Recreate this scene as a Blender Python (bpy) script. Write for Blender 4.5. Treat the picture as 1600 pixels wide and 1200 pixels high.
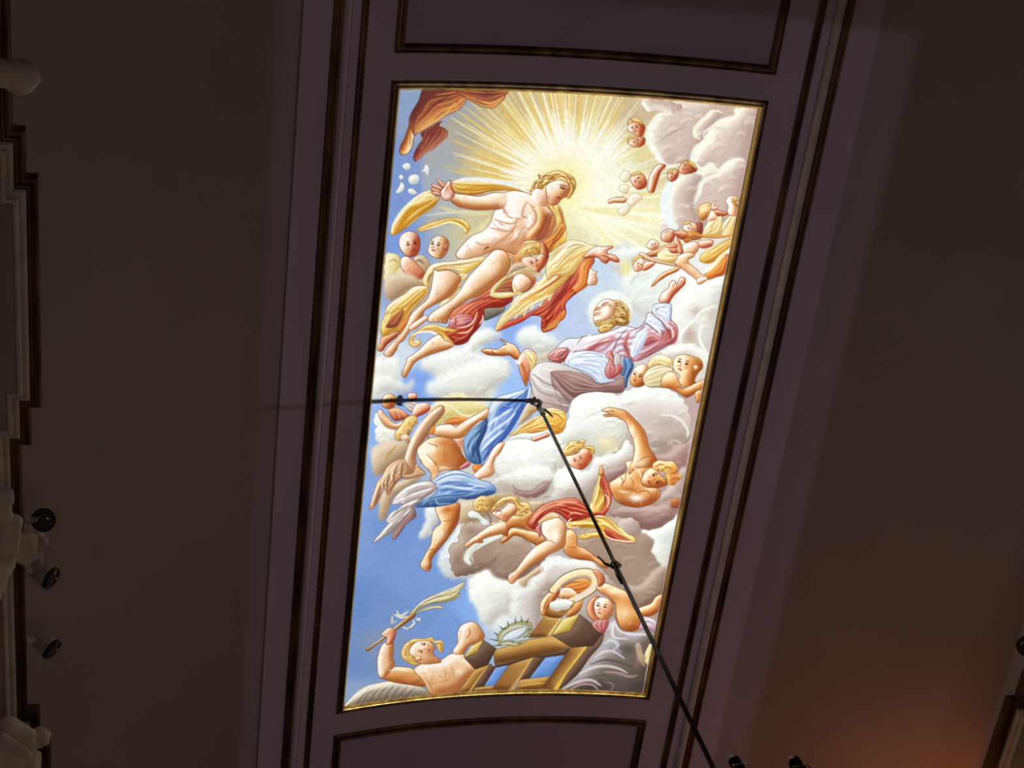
import bpy, bmesh, math, random
import numpy as np
from mathutils import Vector, Matrix, Euler

for o in list(bpy.data.objects): bpy.data.objects.remove(o)
SC = bpy.context.scene
COL = SC.collection

# =============================== camera, world, lights, exposure ===============================
R, CZ = 6.6895, 11.6                      # barrel vault: radius, crown height (metres); x = 0 is the crown line, y runs along the nave
CAMP = Vector((-3.061, 0.0, 1.6))
FW = Vector((0.245357, 0.448700, 0.859342)); RT = Vector((0.969410, -0.119616, -0.214327)); UP = Vector((-0.006623, -0.885641, 0.464323))
cam = bpy.data.objects.new('camera', bpy.data.cameras.new('camera')); COL.objects.link(cam)
m = Matrix((RT, UP, -FW)).transposed().to_4x4(); m.translation = CAMP; cam.matrix_world = m
cam.data.lens = 55.463; cam.data.sensor_width = 36; cam.data.sensor_fit = 'HORIZONTAL'; cam.data.clip_start = .05; cam.data.clip_end = 100
SC.camera = cam
SC.view_settings.view_transform = 'Standard'; SC.view_settings.look = 'None'
SC.view_settings.gamma = 1; SC.view_settings.use_curve_mapping = False; SC.view_settings.exposure = 0
W = bpy.data.worlds.new('dim_interior'); SC.world = W; W.use_nodes = True
W.node_tree.nodes['Background'].inputs[0].default_value = (.62, .55, .52, 1); W.node_tree.nodes['Background'].inputs[1].default_value = .02

def lamp(name, kind, loc, power, col, size=.1):
    l = bpy.data.lights.new(name, kind); l.energy = power; l.color = col
    if kind in ('POINT', 'SPOT'): l.shadow_soft_size = size
    o = bpy.data.objects.new(name, l); COL.objects.link(o); o.location = loc; return o
# unseen fills added low in the nave for the church's dim ambience, and one warm bracket lamp under the right-hand cornice beyond the frame
lamp('nave_fill', 'POINT', (-2.2, 3.0, 3.2), 28, (1, .80, .64), .5)
lamp('nave_fill', 'POINT', (2.4, 7.5, 3.0), 25, (1, .80, .66), .5)
lamp('bracket_lamp', 'POINT', (3.22, 8.75, 9.55), 11, (1, .26, .08), .12)
# projector: a masked beam that fits the painted panel, with the dim violet "black" of its raster round it
SL, SR, YT, YB = -1.272, 1.248, 2.998, 8.060   # painted panel: arc positions of its sides, y of its ends
def SP(s, y, h=0.0):
    r = R-h; return Vector((r*math.sin(s/R), y, CZ-R+r*math.cos(s/R)))
PL = Vector((3.30, 5.50, 2.72)); aim = Vector((0, 5.55, 11.55))
zax = (PL-aim).normalized(); xax = Vector((0, 1, 0)).cross(zax).normalized(); yax = zax.cross(xax)
pm = Matrix((xax, yax, zax)).transposed().to_4x4(); pm.translation = PL
proj = lamp('projector_beam', 'SPOT', (0, 0, 0), 3950, (1, .985, .95), .025)
proj.matrix_world = pm; proj.data.spot_size = math.radians(80); proj.data.spot_blend = 0
def pp(v):
    q = pm.inverted() @ v; return q.x/q.z, q.y/q.z
def gobo(l):
    l.use_nodes = True; nt = l.node_tree; N = nt.nodes; K = nt.links.new
    em = [n for n in N if n.type == 'EMISSION'][0]
    tc = N.new('ShaderNodeTexCoord'); sp = N.new('ShaderNodeSeparateXYZ'); K(tc.outputs['Normal'], sp.inputs[0])
    def M(op, a, b=None, c=None):
        n = N.new('ShaderNodeMath'); n.operation = op
        for i, v in enumerate((a, b, c)):
            if v is None: continue
            if isinstance(v, (int, float)): n.inputs[i].default_value = v
            else: K(v, n.inputs[i])
        return n.outputs[0]
    X = M('DIVIDE', sp.outputs[0], sp.outputs[2]); Y = M('DIVIDE', sp.outputs[1], sp.outputs[2])
    def soft(v, w): return M('SMOOTH_MIN', M('MAXIMUM', M('ADD', M('DIVIDE', v, w), .5), 0.0), 1.0, 0.0)
    def shape(s0, s1, y0, y1, w):
        mask = None; cx, cy = pp(SP((s0+s1)/2, (y0+y1)/2))
        for s in (s0, s1):                                   # straight sides
            (ax, ay), (bx, by) = pp(SP(s, y0)), pp(SP(s, y1)); nx, ny = by-ay, ax-bx; L = math.hypot(nx, ny); nx /= L; ny /= L
            c = -(nx*ax+ny*ay)
            if nx*cx+ny*cy+c < 0: nx, ny, c = -nx, -ny, -c
            v = soft(M('ADD', M('ADD', M('MULTIPLY', X, nx), M('MULTIPLY', Y, ny)), c), w)
            mask = v if mask is None else M('MULTIPLY', mask, v)
        for y in (y0, y1):                                   # curved ends
            q = np.array([pp(SP(s, y)) for s in np.linspace(s0, s1, 15)]); c2, c1, c0 = [float(k) for k in np.polyfit(q[:, 0], q[:, 1], 2)]
            sg = 1 if cy > c2*cx*cx+c1*cx+c0 else -1
            f = M('ADD', M('ADD', M('MULTIPLY', M('MULTIPLY', X, X), c2), M('MULTIPLY', X, c1)), c0)
            mask = M('MULTIPLY', mask, soft(M('MULTIPLY', M('SUBTRACT', Y, f), float(sg)), w))
        return mask
    beam = shape(SL-.012, SR+.016, YT-.040, YB+.030, .0012)
    rast = shape(-2.10, 2.245, 2.36, 9.6, .010)
    mx = N.new('ShaderNodeMix'); mx.data_type = 'RGBA'
    K(beam, mx.inputs[0]); mx.inputs[6].default_value = (.017, .0140, .0235, 1); mx.inputs[7].default_value = (1, 1, 1, 1)
    K(mx.outputs[2], em.inputs[0]); K(rast, em.inputs[1])
gobo(proj.data)

# =============================== helpers ===============================
def newmat(name): 
    mt = bpy.data.materials.new(name); mt.use_nodes = True; return mt, mt.node_tree, mt.node_tree.nodes['Principled BSDF']
def mat(name, c1, c2=None, rough=.7, metal=0., scale=6., bump=0., bscale=40., stretch=(1, 1, 1), detail=6):
    mt, nt, b = newmat(name); N = nt.nodes; K = nt.links.new
    b.inputs['Roughness'].default_value = rough; b.inputs['Metallic'].default_value = metal
    tc = N.new('ShaderNodeTexCoord'); mp = N.new('ShaderNodeMapping'); K(tc.outputs['Object'], mp.inputs[0]); mp.inputs['Scale'].default_value = stretch
    nz = N.new('ShaderNodeTexNoise'); nz.inputs['Scale'].default_value = scale; nz.inputs['Detail'].default_value = detail; K(mp.outputs[0], nz.inputs[0])
    cr = N.new('ShaderNodeValToRGB'); cr.color_ramp.elements[0].position = .35; cr.color_ramp.elements[1].position = .68
    cr.color_ramp.elements[0].color = (*c1, 1); cr.color_ramp.elements[1].color = (*(c2 or c1), 1)
    K(nz.outputs[0], cr.inputs[0]); K(cr.outputs[0], b.inputs['Base Color'])
    if bump:
        n2 = N.new('ShaderNodeTexNoise'); n2.inputs['Scale'].default_value = bscale; n2.inputs['Detail'].default_value = 4; K(mp.outputs[0], n2.inputs[0])
        bp = N.new('ShaderNodeBump'); bp.inputs['Strength'].default_value = bump; bp.inputs['Distance'].default_value = .01
        K(n2.outputs[0], bp.inputs['Height']); K(bp.outputs[0], b.inputs['Normal'])
    return mt
MT = dict(
    vault=mat('vault_plaster', (.52, .46, .425), (.57, .51, .475), .85, scale=1.2, bump=.12, bscale=25),
    band=mat('band_plaster', (.68, .585, .64), (.73, .635, .69), .8, scale=1.5, bump=.08, bscale=30),
    panel=mat('panel_plaster', (.52, .43, .49), (.56, .47, .53), .8, scale=1.5, bump=.08, bscale=30),
    stucco=mat('white_stucco', (.66, .60, .52), (.84, .78, .70), .75, scale=9, bump=.2, bscale=60),
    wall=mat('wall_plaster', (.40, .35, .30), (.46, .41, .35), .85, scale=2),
    floor=mat('stone_floor', (.16, .13, .11), (.26, .22, .19), .5, scale=3),
    gilt=mat('aged_gilding', (.34, .18, .045), (.80, .55, .15), .42, .65, scale=14, bump=.35, bscale=45, stretch=(1, .35, 1)),
    gilt_shaded=mat('shaded_gilding', (.06, .032, .012), (.25, .15, .05), .45, .5, scale=10, bump=.4, bscale=30, stretch=(1, .2, 1)),  # the gilding again, its unlit look put into a darker base colour
    iron=mat('dark_iron', (.022, .018, .011), (.11, .09, .05), .45, .5, scale=30, bump=.3, bscale=90),
    ring=mat('bare_iron', (.10, .09, .07), (.34, .31, .25), .4, .8, scale=40, bump=.3, bscale=90),
    lampw=mat('lamp_enamel', (.52, .48, .43), (.60, .56, .50), .5, scale=8),
    rim=mat('black_rim', (.006, .006, .007), (.012, .011, .012), .4, scale=8),
    lens=mat('lamp_glass', (.05, .045, .045), (.09, .08, .08), .12, scale=4),
    black=mat('blackened_metal', (.006, .005, .005), (.02, .017, .014), .35, .4, scale=20),
)
def glass(name):
    mt, nt, b = newmat(name); b.inputs['Base Color'].default_value = (.95, .95, .95, 1); b.inputs['Roughness'].default_value = .04
    b.inputs['Transmission Weight'].default_value = .9; b.inputs['IOR'].default_value = 1.5; return mt
MT['crystal'] = glass('cut_crystal')

def link(name, me, mt=None, parent=None):
    o = bpy.data.objects.new(name, me); COL.objects.link(o)
    if mt is not None: me.materials.append(MT[mt] if isinstance(mt, str) else mt)
    if parent is not None: o.parent = parent
    return o
def mesh(name, verts, faces, mt=None, parent=None, smooth=False):
    me = bpy.data.meshes.new(name); me.from_pydata([tuple(v) for v in verts], [], faces); me.update()
    bm = bmesh.new(); bm.from_mesh(me); bmesh.ops.recalc_face_normals(bm, faces=bm.faces); bm.to_mesh(me); bm.free()
    if smooth: me.shade_smooth()
    return link(name, me, mt, parent)
def tag(o, label=None, cat=None, group=None, kind=None):
    if label: o['label'] = label
    if cat: o['category'] = cat
    if group: o['group'] = group
    if kind: o['kind'] = kind
    return o
def empty(name, loc=(0, 0, 0)):
    o = bpy.data.objects.new(name, None); COL.objects.link(o); o.location = loc; o.empty_display_size = .05; return o
def grid(rows, closed=False):
    """rows: list of equal-length point lists -> verts, quads"""
    n = len(rows[0]); V = [p for r in rows for p in r]; F = []
    for i in range(len(rows)-1):
        for j in range(n if closed else n-1):
            k = (j+1) % n; F.append((i*n+j, i*n+k, (i+1)*n+k, (i+1)*n+j))
    return V, F
def lathe(prof, n=24, base=Vector((0, 0, 0)), axis=Vector((0, 0, 1))):
    """prof: [(radius, along)] revolved round axis at base, ends capped"""
    axis = axis.normalized(); u = axis.orthogonal().normalized(); w = axis.cross(u); rows = []
    for r, z in prof: rows.append([base+axis*z+(u*math.cos(t)+w*math.sin(t))*r for t in [2*math.pi*k/n for k in range(n)]])
    V, F = grid(rows, True); F.append(tuple(range(n))); F.append(tuple(range(len(V)-n, len(V)))); return V, F
def tube(pts, r, n=10, closed=False):
    pts = [Vector(p) for p in pts]; rows = []; up = None; L = len(pts)
    for i, p in enumerate(pts):
        a = pts[(i-1) % L] if (closed or i > 0) else p; b = pts[(i+1) % L] if (closed or i < L-1) else p
        t = (b-a).normalized()
        if up is None: up = t.orthogonal().normalized()
        up = (up-t*up.dot(t)).normalized(); w = t.cross(up); rr = r[i] if isinstance(r, (list, tuple)) else r
        rows.append([p+(up*math.cos(k)+w*math.sin(k))*rr for k in [2*math.pi*j/n for j in range(n)]])
    if closed: rows.append(rows[0])
    V, F = grid(rows, True)
    if not closed: F.append(tuple(range(n))); F.append(tuple(range(len(V)-n, len(V))))
    return V, F
def merge(*parts):
    V, F = [], []
    for v, f in parts:
        k = len(V); V += list(v); F += [tuple(i+k for i in q) for q in f]
    return V, F
def boxvf(c, ax, ay, az):
    """box from centre and three half-axis vectors"""
    c = Vector(c); V = [c+ax*i+ay*j+az*k for i in (-1, 1) for j in (-1, 1) for k in (-1, 1)]
    return V, [(0, 1, 3, 2), (4, 6, 7, 5), (0, 4, 5, 1), (2, 3, 7, 6), (0, 2, 6, 4), (1, 5, 7, 3)]

# =============================== the setting ===============================
Y0, Y1 = -1.0, 12.5
XS = 3.807; SS = R*math.asin(XS/R); SBAND = R*math.asin(1.935/R)
# ceiling: barrel vault with a broad flat band along the crown standing 25 mm proud
prof = []
def vp(s, h): v = SP(s, 0, h); return (v.x, v.z)
prof.append(((-XS, 9.88), 0))
for s in np.linspace(-SS, -SBAND, 24): prof.append((vp(s, -.025), 0))
for s in np.linspace(-SBAND, SBAND, 49): prof.append((vp(s, 0), 1))
for s in np.linspace(SBAND, SS, 24): prof.append((vp(s, -.025), 0))
prof.append(((XS, 9.88), 0))
ys = np.linspace(Y0, Y1, 28)
V, F = grid([[Vector((p[0], y, p[1])) for p, _ in prof] for y in ys])
ceil = mesh('ceiling', V, F, 'vault'); ceil.data.materials.append(MT['band'])
xb = 1.937
for p in ceil.data.polygons:
    p.material_index = 1 if abs(p.center.x) < xb and p.normal.z**2 > .5 else 0; p.use_smooth = False
md = ceil.modifiers.new('thickness', 'SOLIDIFY'); md.thickness = .25; md.offset = 1
if ceil.data.polygons[60].normal.z < 0: md.offset = -1
tag(ceil, 'dark cream plaster barrel vault with a broad lilac-grey band along its crown', 'ceiling', kind='structure')
for sgn, side in ((-1, 'left'), (1, 'right')):
    o = mesh('wall_'+side, *boxvf((sgn*4.35, (Y0+Y1)/2, 4.85), Vector((.2, 0, 0)), Vector((0, (Y1-Y0)/2, 0)), Vector((0, 0, 4.85))), 'vault')
    tag(o, 'plain plaster wall under the %s springing of the vault' % side, 'wall', kind='structure')
o = mesh('floor', *boxvf((0, (Y0+Y1)/2, -.05), Vector((4.6, 0, 0)), Vector((0, (Y1-Y0)/2, 0)), Vector((0, 0, .05))), 'floor'); tag(o, 'stone floor of the church nave', 'floor', kind='structure')

# straight mouldings along the band: gilt bead, plaster roll, gilt fillet
def run_y(prof, mt, name, parent, sgn, smooth=True):
    """prof: [(arc position, drop below vault)] swept along the nave"""
    V, F = grid([[SP(sgn*s, y, h) for s, h in prof] for y in np.linspace(Y0, Y1, 20)]); return mesh(name, V, F, mt, parent, smooth)
def A(x): return R*math.asin(x/R)
def hump(c, w, h, n=9, lift=0): return [(c-w/2, -.004)]+[(c-w/2*math.cos(t), lift+h*math.sin(t)) for t in np.linspace(0, math.pi, n)]+[(c+w/2, -.004)]
for i, sgn in enumerate((-1, 1)):
    t = empty('trim_%d' % (i+1), (sgn*1.62, (Y0+Y1)/2, SP(A(1.62), 0).z))
    parts = []
    a = A(1.536); b = A(1.713)
    parts.append(run_y([(a-.024, -.004), (a-.024, .012), (a-.012, .016), (a-.010, .006), (a+.006, .006), (a+.010, .020), (a+.022, .020), (a+.024, -.004)], 'gilt_shaded', 'gilt_bead', None, sgn))
    parts.append(run_y([(a+.024, -.004), (a+.028, .010), (b-.098, .010), (b-.094, .002), (b-.092, -.004)], 'band', 'plaster_flat', None, sgn, False))
    parts.append(run_y(hump(b-.057, .064, .046, 11), 'stucco' if sgn > 0 else 'band', 'plaster_roll', None, sgn))
    parts.append(run_y([(b-.026, -.004), (b-.026, .030), (b-.012, .034), (b-.008, .010), (b+.010, .010), (b+.016, .022), (b+.030, .018), (b+.032, -.004)], 'gilt_shaded', 'gilt_fillet', None, sgn))
    for p in parts: p.parent = t; p.matrix_parent_inverse = Matrix.Translation(-t.location)
    tag(t, 'long plaster roll between two gilt fillets toned dark for shade, %s side of the ceiling band' % ('left' if sgn < 0 else 'right'), 'moulding', kind='structure')

# rectangular frames on the band: rails swept round, mitred at the corners
def rail(side, s0, s1, y0, y1, prof, mt, name, parent, n=40):
    """side: 'top'/'bottom' (curved, along s) or 'left'/'right' (straight); prof: [(inset from outer edge, drop)]"""
    rows = []
    for k in range(n+1):
        t = k/n; row = []
        for w, h in prof:
            if side == 'top': row.append(SP(s0+w+(s1-s0-2*w)*t, y0+w, h))
            elif side == 'bottom': row.append(SP(s0+w+(s1-s0-2*w)*t, y1-w, h))
            elif side == 'left': row.append(SP(s0+w, y0+w+(y1-y0-2*w)*t, h))
            else: row.append(SP(s1-w, y0+w+(y1-y0-2*w)*t, h))
        rows.append(row)
    V, F = grid(rows); o = mesh(name, V, F, mt, None, False)
    if parent is not None: o.parent = parent; o.matrix_parent_inverse = Matrix.Translation(-parent.location)
    return o
FPROF = [(0, -.004), (0, .014), (.010, .018), (.018, .010), (.030, .010), (.036, .026), (.048, .030), (.058, .022), (.062, .008), (.066, -.004)]
for idx, (y0, y1, lab) in enumerate(((.30, 2.754, 'gilt moulding framing the plain panel above the painting'), (8.342, 10.8, 'gilt moulding framing the plain panel below the painting'))):
    t = empty('trim_%d' % (idx+3), (0, (y0+y1)/2, CZ)); s0, s1 = -A(1.321), A(1.321)
    for sd in ('top', 'bottom', 'left', 'right'): rail(sd, s0, s1, y0, y1, FPROF, 'gilt_shaded', 'rail', t)
    V, F = grid([[SP(s, y, .004) for s in np.linspace(s0+.06, s1-.06, 25)] for y in np.linspace(y0+.06, y1-.06, 8)])
    o = mesh('panel_field', V, F, 'panel'); o.parent = t; o.matrix_parent_inverse = Matrix.Translation(-t.location)
    tag(t, lab, 'moulding', kind='structure')

# cornices: stepped plan, gilt lip over white mouldings, flat soffit behind
PLAN = [(Y0, 3.575), (2.82, 3.575), (2.82, 3.512), (3.08, 3.512), (3.08, 3.452), (4.465, 3.452), (4.465, 3.510), (4.71, 3.510), (4.71, 3.568),
        (6.645, 3.568), (6.645, 3.494), (6.92, 3.494), (6.92, 3.430), (8.31, 3.430), (8.31, 3.50), (8.56, 3.50), (8.56, 3.575), (Y1, 3.575)]
PLANR = [(Y0, 3.575), (2.82, 3.575), (2.82, 3.512), (3.08, 3.512), (3.08, 3.452), (4.465, 3.452), (4.465, 3.510), (4.71, 3.510), (4.71, 3.575),
        (6.70, 3.575), (6.70, 3.525), (6.94, 3.525), (6.94, 3.452), (8.33, 3.452), (8.33, 3.512), (8.58, 3.512), (8.58, 3.575), (Y1, 3.575)]
def plan_at(plan, d):
    out = []
    for i, (y, x) in enumerate(plan):
        j = i-1 if i % 2 == 0 else i+1            # partner across the step
        yy = y
        if 0 < i < len(plan)-1:
            k = i-1 if i % 2 == 0 else i+1
            xo = plan[k][1]; 
            lo, hi = (k, i) if k < i else (i, k)
            yy = y+d if plan[hi][1] < plan[lo][1] else y-d
        out.append((yy, x+d))
    return out
def cornice_layer(plan, sgn, prof, mt, name, parent):
    """prof: [(offset towards the wall, z)] swept along the stepped plan"""
    V, F = grid([[Vector((sgn*x, y, z)) for (y, x) in plan_at(plan, d)] for d, z in prof])
    o = mesh(name, V, F, mt); o.parent = parent; o.matrix_parent_inverse = Matrix.Translation(-parent.location); return o
ZC = 9.82
for i, (sgn, plan, side) in enumerate(((-1, PLAN, 'left'), (1, PLANR, 'right'))):
    t = empty('trim_%d' % (i+5), (sgn*3.8, 5.5, ZC))
    cornice_layer(plan, sgn, [(.50, ZC+.085), (.004, ZC+.085), (0, ZC+.075), (0, ZC), (.010, ZC-.010), (.022, ZC-.012), (.026, ZC-.004), (.034, ZC-.004), (.040, ZC-.020), (.052, ZC-.022), (.058, ZC-.012), (.062, ZC+.01)], 'gilt_shaded', 'gilt_lip', t)
    cornice_layer(plan, sgn, [(.060, ZC+.01), (.060, ZC-.03), (.070, ZC-.045), (.082, ZC-.045), (.088, ZC-.036), (.094, ZC-.036), (.098, ZC-.055), (.106, ZC-.072), (.118, ZC-.074), (.128, ZC-.062), (.130, ZC-.05)], 'stucco', 'plaster_moulding', t)
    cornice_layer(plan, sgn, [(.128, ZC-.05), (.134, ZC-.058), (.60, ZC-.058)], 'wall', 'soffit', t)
    tag(t, 'stepped plaster cornice with a gilt lip toned dark for shade along the %s edge of the vault' % side, 'cornice', kind='structure')

# ---- painter: rasterises the fresco's outlines (panel millimetres) into a colour grid ----
CW, CH, CELL = 2520, 5060, 4.6
NX, NY = int(CW/CELL)+1, int(CH/CELL)+1
def lin(h):
    c = np.array([int(h[i:i+2], 16) for i in (0, 2, 4)])/255.
    return np.where(c <= .04045, c/12.92, ((c+.055)/1.055)**2.4)
def srgb(h): return np.array([int(h[i:i+2], 16) for i in (0, 2, 4)])/255.
def spline(p, closed, n=5):
    p = np.asarray(p, float)
    if len(p) < 3: return p
    if closed: q = np.vstack([p[-1:], p, p[:2]])
    else: q = np.vstack([2*p[0]-p[1], p, 2*p[-1]-p[-2]])
    t = np.linspace(0, 1, n, endpoint=False)[:, None, None]
    a, b, c, d = q[:-3], q[1:-2], q[2:-1], q[3:]
    r = .5*(2*b+(c-a)*t+(2*a-5*b+4*c-d)*t*t+(3*b-a-3*c+d)*t**3)
    r = r.transpose(1, 0, 2).reshape(-1, 2)
    return r if closed else np.vstack([r, p[-1:]])
def box(pts, m):
    x0 = max(int(math.floor((pts[:, 0].min()-m))), 0); x1 = min(int(math.ceil(pts[:, 0].max()+m))+1, NX)
    y0 = max(int(math.floor((pts[:, 1].min()-m))), 0); y1 = min(int(math.ceil(pts[:, 1].max()+m))+1, NY)
    return x0, x1, y0, y1
def fillmask(p, bx, ss=3):
    x0, x1, y0, y1 = bx
    xs = x0+(np.arange((x1-x0)*ss)+.5)/ss-.5; ys = y0+(np.arange((y1-y0)*ss)+.5)/ss-.5
    m = np.zeros((len(ys), len(xs)), np.int32)
    ax, ay = p[:, 0], p[:, 1]; bx_, by_ = np.roll(ax, -1), np.roll(ay, -1)
    for k, y in enumerate(ys):
        w = (ay > y) != (by_ > y)
        if not w.any(): continue
        xi = np.sort(ax[w]+(y-ay[w])*(bx_[w]-ax[w])/(by_[w]-ay[w]))
        j = np.searchsorted(xs, xi)
        for a, b in zip(j[0::2], j[1::2]): m[k, a:b] = 1
    return m.reshape(y1-y0, ss, x1-x0, ss).mean((1, 3))
def blur(m, r):
    r = max(int(round(r)), 1); k = 2*r+1
    for ax in (0, 1, 0, 1):
        pw = [(0, 0), (0, 0)]; pw[ax] = (r+1, r)
        c = np.cumsum(np.pad(m, pw, mode='edge'), axis=ax)
        m = (np.take(c, range(k, c.shape[ax]), ax)-np.take(c, range(0, c.shape[ax]-k), ax))/k
    return m
def segdist(p, w, bx):
    x0, x1, y0, y1 = bx
    X, Y = np.meshgrid(np.arange(x0, x1, dtype=np.float32), np.arange(y0, y1, dtype=np.float32))
    best = np.full(X.shape, -1e9, np.float32)
    for i in range(len(p)-1):
        a, b = p[i], p[i+1]; d = b-a; L = d@d+1e-9
        wm = max(w[i], w[i+1])+2
        i0 = max(int(min(a[0], b[0])-wm)-x0, 0); i1 = min(int(max(a[0], b[0])+wm)+2-x0, x1-x0)
        j0 = max(int(min(a[1], b[1])-wm)-y0, 0); j1 = min(int(max(a[1], b[1])+wm)+2-y0, y1-y0)
        if i1 <= i0 or j1 <= j0: continue
        xx, yy = X[j0:j1, i0:i1], Y[j0:j1, i0:i1]
        t = np.clip(((xx-a[0])*d[0]+(yy-a[1])*d[1])/L, 0, 1)
        ds = np.hypot(xx-a[0]-t*d[0], yy-a[1]-t*d[1])
        v = (w[i]+(w[i+1]-w[i])*t)-ds
        np.maximum(best[j0:j1, i0:i1], v, out=best[j0:j1, i0:i1])
    return best
FOLDS = ('gold', 'goldw', 'red', 'rose', 'lilac', 'blue', 'blued', 'bluew', 'grey', 'orange', 'brown', 'maroon', 'wing', 'palm', 'mauve')
CLOUDS = ('cw', 'cg', 'cm', 'cr', 'cb', 'cmr', 'cy')
class Paint:
    def __init__(s):
        s.c = np.zeros((NY, NX, 3)); s.clip = None; s.rng = np.random.RandomState(11)
    def pts(s, f): return np.array(f, float).reshape(-1, 2)/CELL
    def comp(s, bx, a, col):
        x0, x1, y0, y1 = bx
        if x1 <= x0 or y1 <= y0: return
        v = s.c[y0:y1, x0:x1]; a = a[..., None]; v += (col-v)*a
    def base(s, ctrl):                       # smooth sky wash between colour spots (x, y, hex)
        X, Y = np.meshgrid(np.arange(NX), np.arange(NY)); acc = np.zeros((NY, NX, 3)); ws = np.zeros((NY, NX))
        for x, y, h in ctrl:
            d2 = ((X-x/CELL)**2+(Y-y/CELL)**2)/400.+.15
            w = 1/d2**2.2; acc += w[..., None]*srgb(h); ws += w
        s.c[:] = acc/ws[..., None]
    def form(s, pal, f, la=120, r=0, o=.9, soft=0, hard=0, st=1.0, al=1.0):
        p = s.pts(f); p = p if hard else spline(p, True)
        if pal in CLOUDS and len(p) > 24:         # billowing edge
            q = np.roll(p, -1, 0)-np.roll(p, 1, 0); nrm = np.stack([q[:, 1], -q[:, 0]], 1)/(np.hypot(*q.T)[:, None]+1e-6)
            l = np.r_[0, np.cumsum(np.hypot(*np.diff(p, axis=0).T))]; n = max(int(l[-1]/3), 30); t = np.linspace(0, l[-1], n, endpoint=False)
            px, py, nx_, ny_ = [np.interp(t, l, v) for v in (p[:, 0], p[:, 1], nrm[:, 0], nrm[:, 1])]
            ph = np.cumsum(np.abs(s.rng.normal(1, .45, n)))*.52; am = 2.6*(.5+blur(s.rng.uniform(0, 1.6, (1, n)), 4)[0])*(np.abs(np.sin(ph))-.45)
            sg = 1 if ((p[:, 0]*np.roll(p[:, 1], -1)-np.roll(p[:, 0], -1)*p[:, 1]).sum()) > 0 else -1
            p = np.stack([px+nx_*am*sg, py+ny_*am*sg], 1)
        bx = box(p, 3+soft*3); x0, x1, y0, y1 = bx
        if x1-x0 < 2 or y1-y0 < 2: s.clip = None; return
        m = fillmask(p, bx)
        if soft: m = blur(m, soft)
        dk, md, lt, oc = [srgb(h) for h in PAL[pal]]
        q = np.roll(p, -1, 0); area = abs((p[:, 0]*q[:, 1]-q[:, 0]*p[:, 1]).sum())/2; per = np.hypot(*(q-p).T).sum()
        rr = r or max(area/per*.62, 1.2)
        pad = int(rr*2)+2
        h = blur(np.pad(m, pad), rr); gy, gx = np.gradient(h)
        gx = gx[pad:-pad, pad:-pad]; gy = gy[pad:-pad, pad:-pad]
        L = (math.cos(math.radians(la)), -math.sin(math.radians(la)))
        st = st*(.62 if pal in FOLDS or pal.startswith('hair') else 1)
        d = -(gx*L[0]+gy*L[1])*rr*2.3*st
        h2 = blur(np.pad(m, pad*2), rr*2.1); gy, gx = np.gradient(h2)
        d = d-(gx*L[0]+gy*L[1])[2*pad:-2*pad, 2*pad:-2*pad]*rr*2.1*1.25*st
        d = np.clip(d+.06, -1, 1)[..., None]
        col = np.where(d > 0, md+(lt-md)*d, md+(dk-md)*-d)
        s.comp(bx, m*al, col); s.clip = (bx, m)
        if not hard and al > .8 and area > 60: s.detail(pal, p, area, per, bx, m, dk, md, lt)
        if o: s.stroke(None, o*1.15, np.vstack([p, p[:1]]), .78, 0, 0, raw=oc)
    def detail(s, pal, p, area, per, bx, m, dk, md, lt):
        rng = s.rng
        if pal in FOLDS:                      # folds that run with the cloth: blend the two long edges
            D = np.hypot(p[:, None, 0]-p[None, :, 0], p[:, None, 1]-p[None, :, 1]); i, j = np.unravel_index(D.argmax(), D.shape)
            i, j = min(i, j), max(i, j); a = p[i:j+1]; b = np.vstack([p[j:], p[:i+1]])[::-1]
            if len(a) < 4 or len(b) < 4: return
            def rs(c, n=9):
                l = np.r_[0, np.cumsum(np.hypot(*np.diff(c, axis=0).T))]; t = np.linspace(0, l[-1], n); return np.stack([np.interp(t, l, c[:, 0]), np.interp(t, l, c[:, 1])], 1)
            a, b = rs(a), rs(b); wd = np.hypot(*(a-b).T).max(); n = int(np.clip(wd/4.5, 2, 9))
            for k in range(1, n+1):
                f = (k+rng.uniform(-.25, .25))/(n+1); t0, t1 = sorted(rng.uniform(0, 1, 2)); 
                if t1-t0 < .45: t0, t1 = max(0, t0-.25), min(1, t1+.25)
                q = a*(1-f)+b*f; q = q[int(t0*8):max(int(t1*8)+1, int(t0*8)+3)]
                if len(q) < 3: continue
                c = (dk if k % 2 else lt); s.stroke(None, max(wd/(n+1)*rng.uniform(.35, .6), 1.2), spline(q, False, 4), rng.uniform(.4, .7), 1, 1, 1.2, raw=c)
        elif pal in ('hair', 'hairb'):
            x0, x1, y0, y1 = bx; n = int(np.clip(area/4.5, 8, 130))
            for k in range(n):
                x, y = rng.uniform(x0, x1), rng.uniform(y0, y1)
                if m[min(int(y-y0), m.shape[0]-1), min(int(x-x0), m.shape[1]-1)] < .5: continue
                r_ = rng.uniform(1.3, 3.6); a0 = rng.uniform(0, 6.28); t = np.linspace(a0, a0+rng.uniform(2, 3.6), 6)
                q = np.stack([x+r_*np.cos(t), y+r_*np.sin(t)*.8], 1)
                s.stroke(None, rng.uniform(.9, 1.9), q, .7, 1, 1, raw=(dk*.8, lt, md, lt)[k % 4])
        elif pal in CLOUDS and area > 900:
            x0, x1, y0, y1 = bx; n = int(np.clip(area/420, 4, 26))
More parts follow.
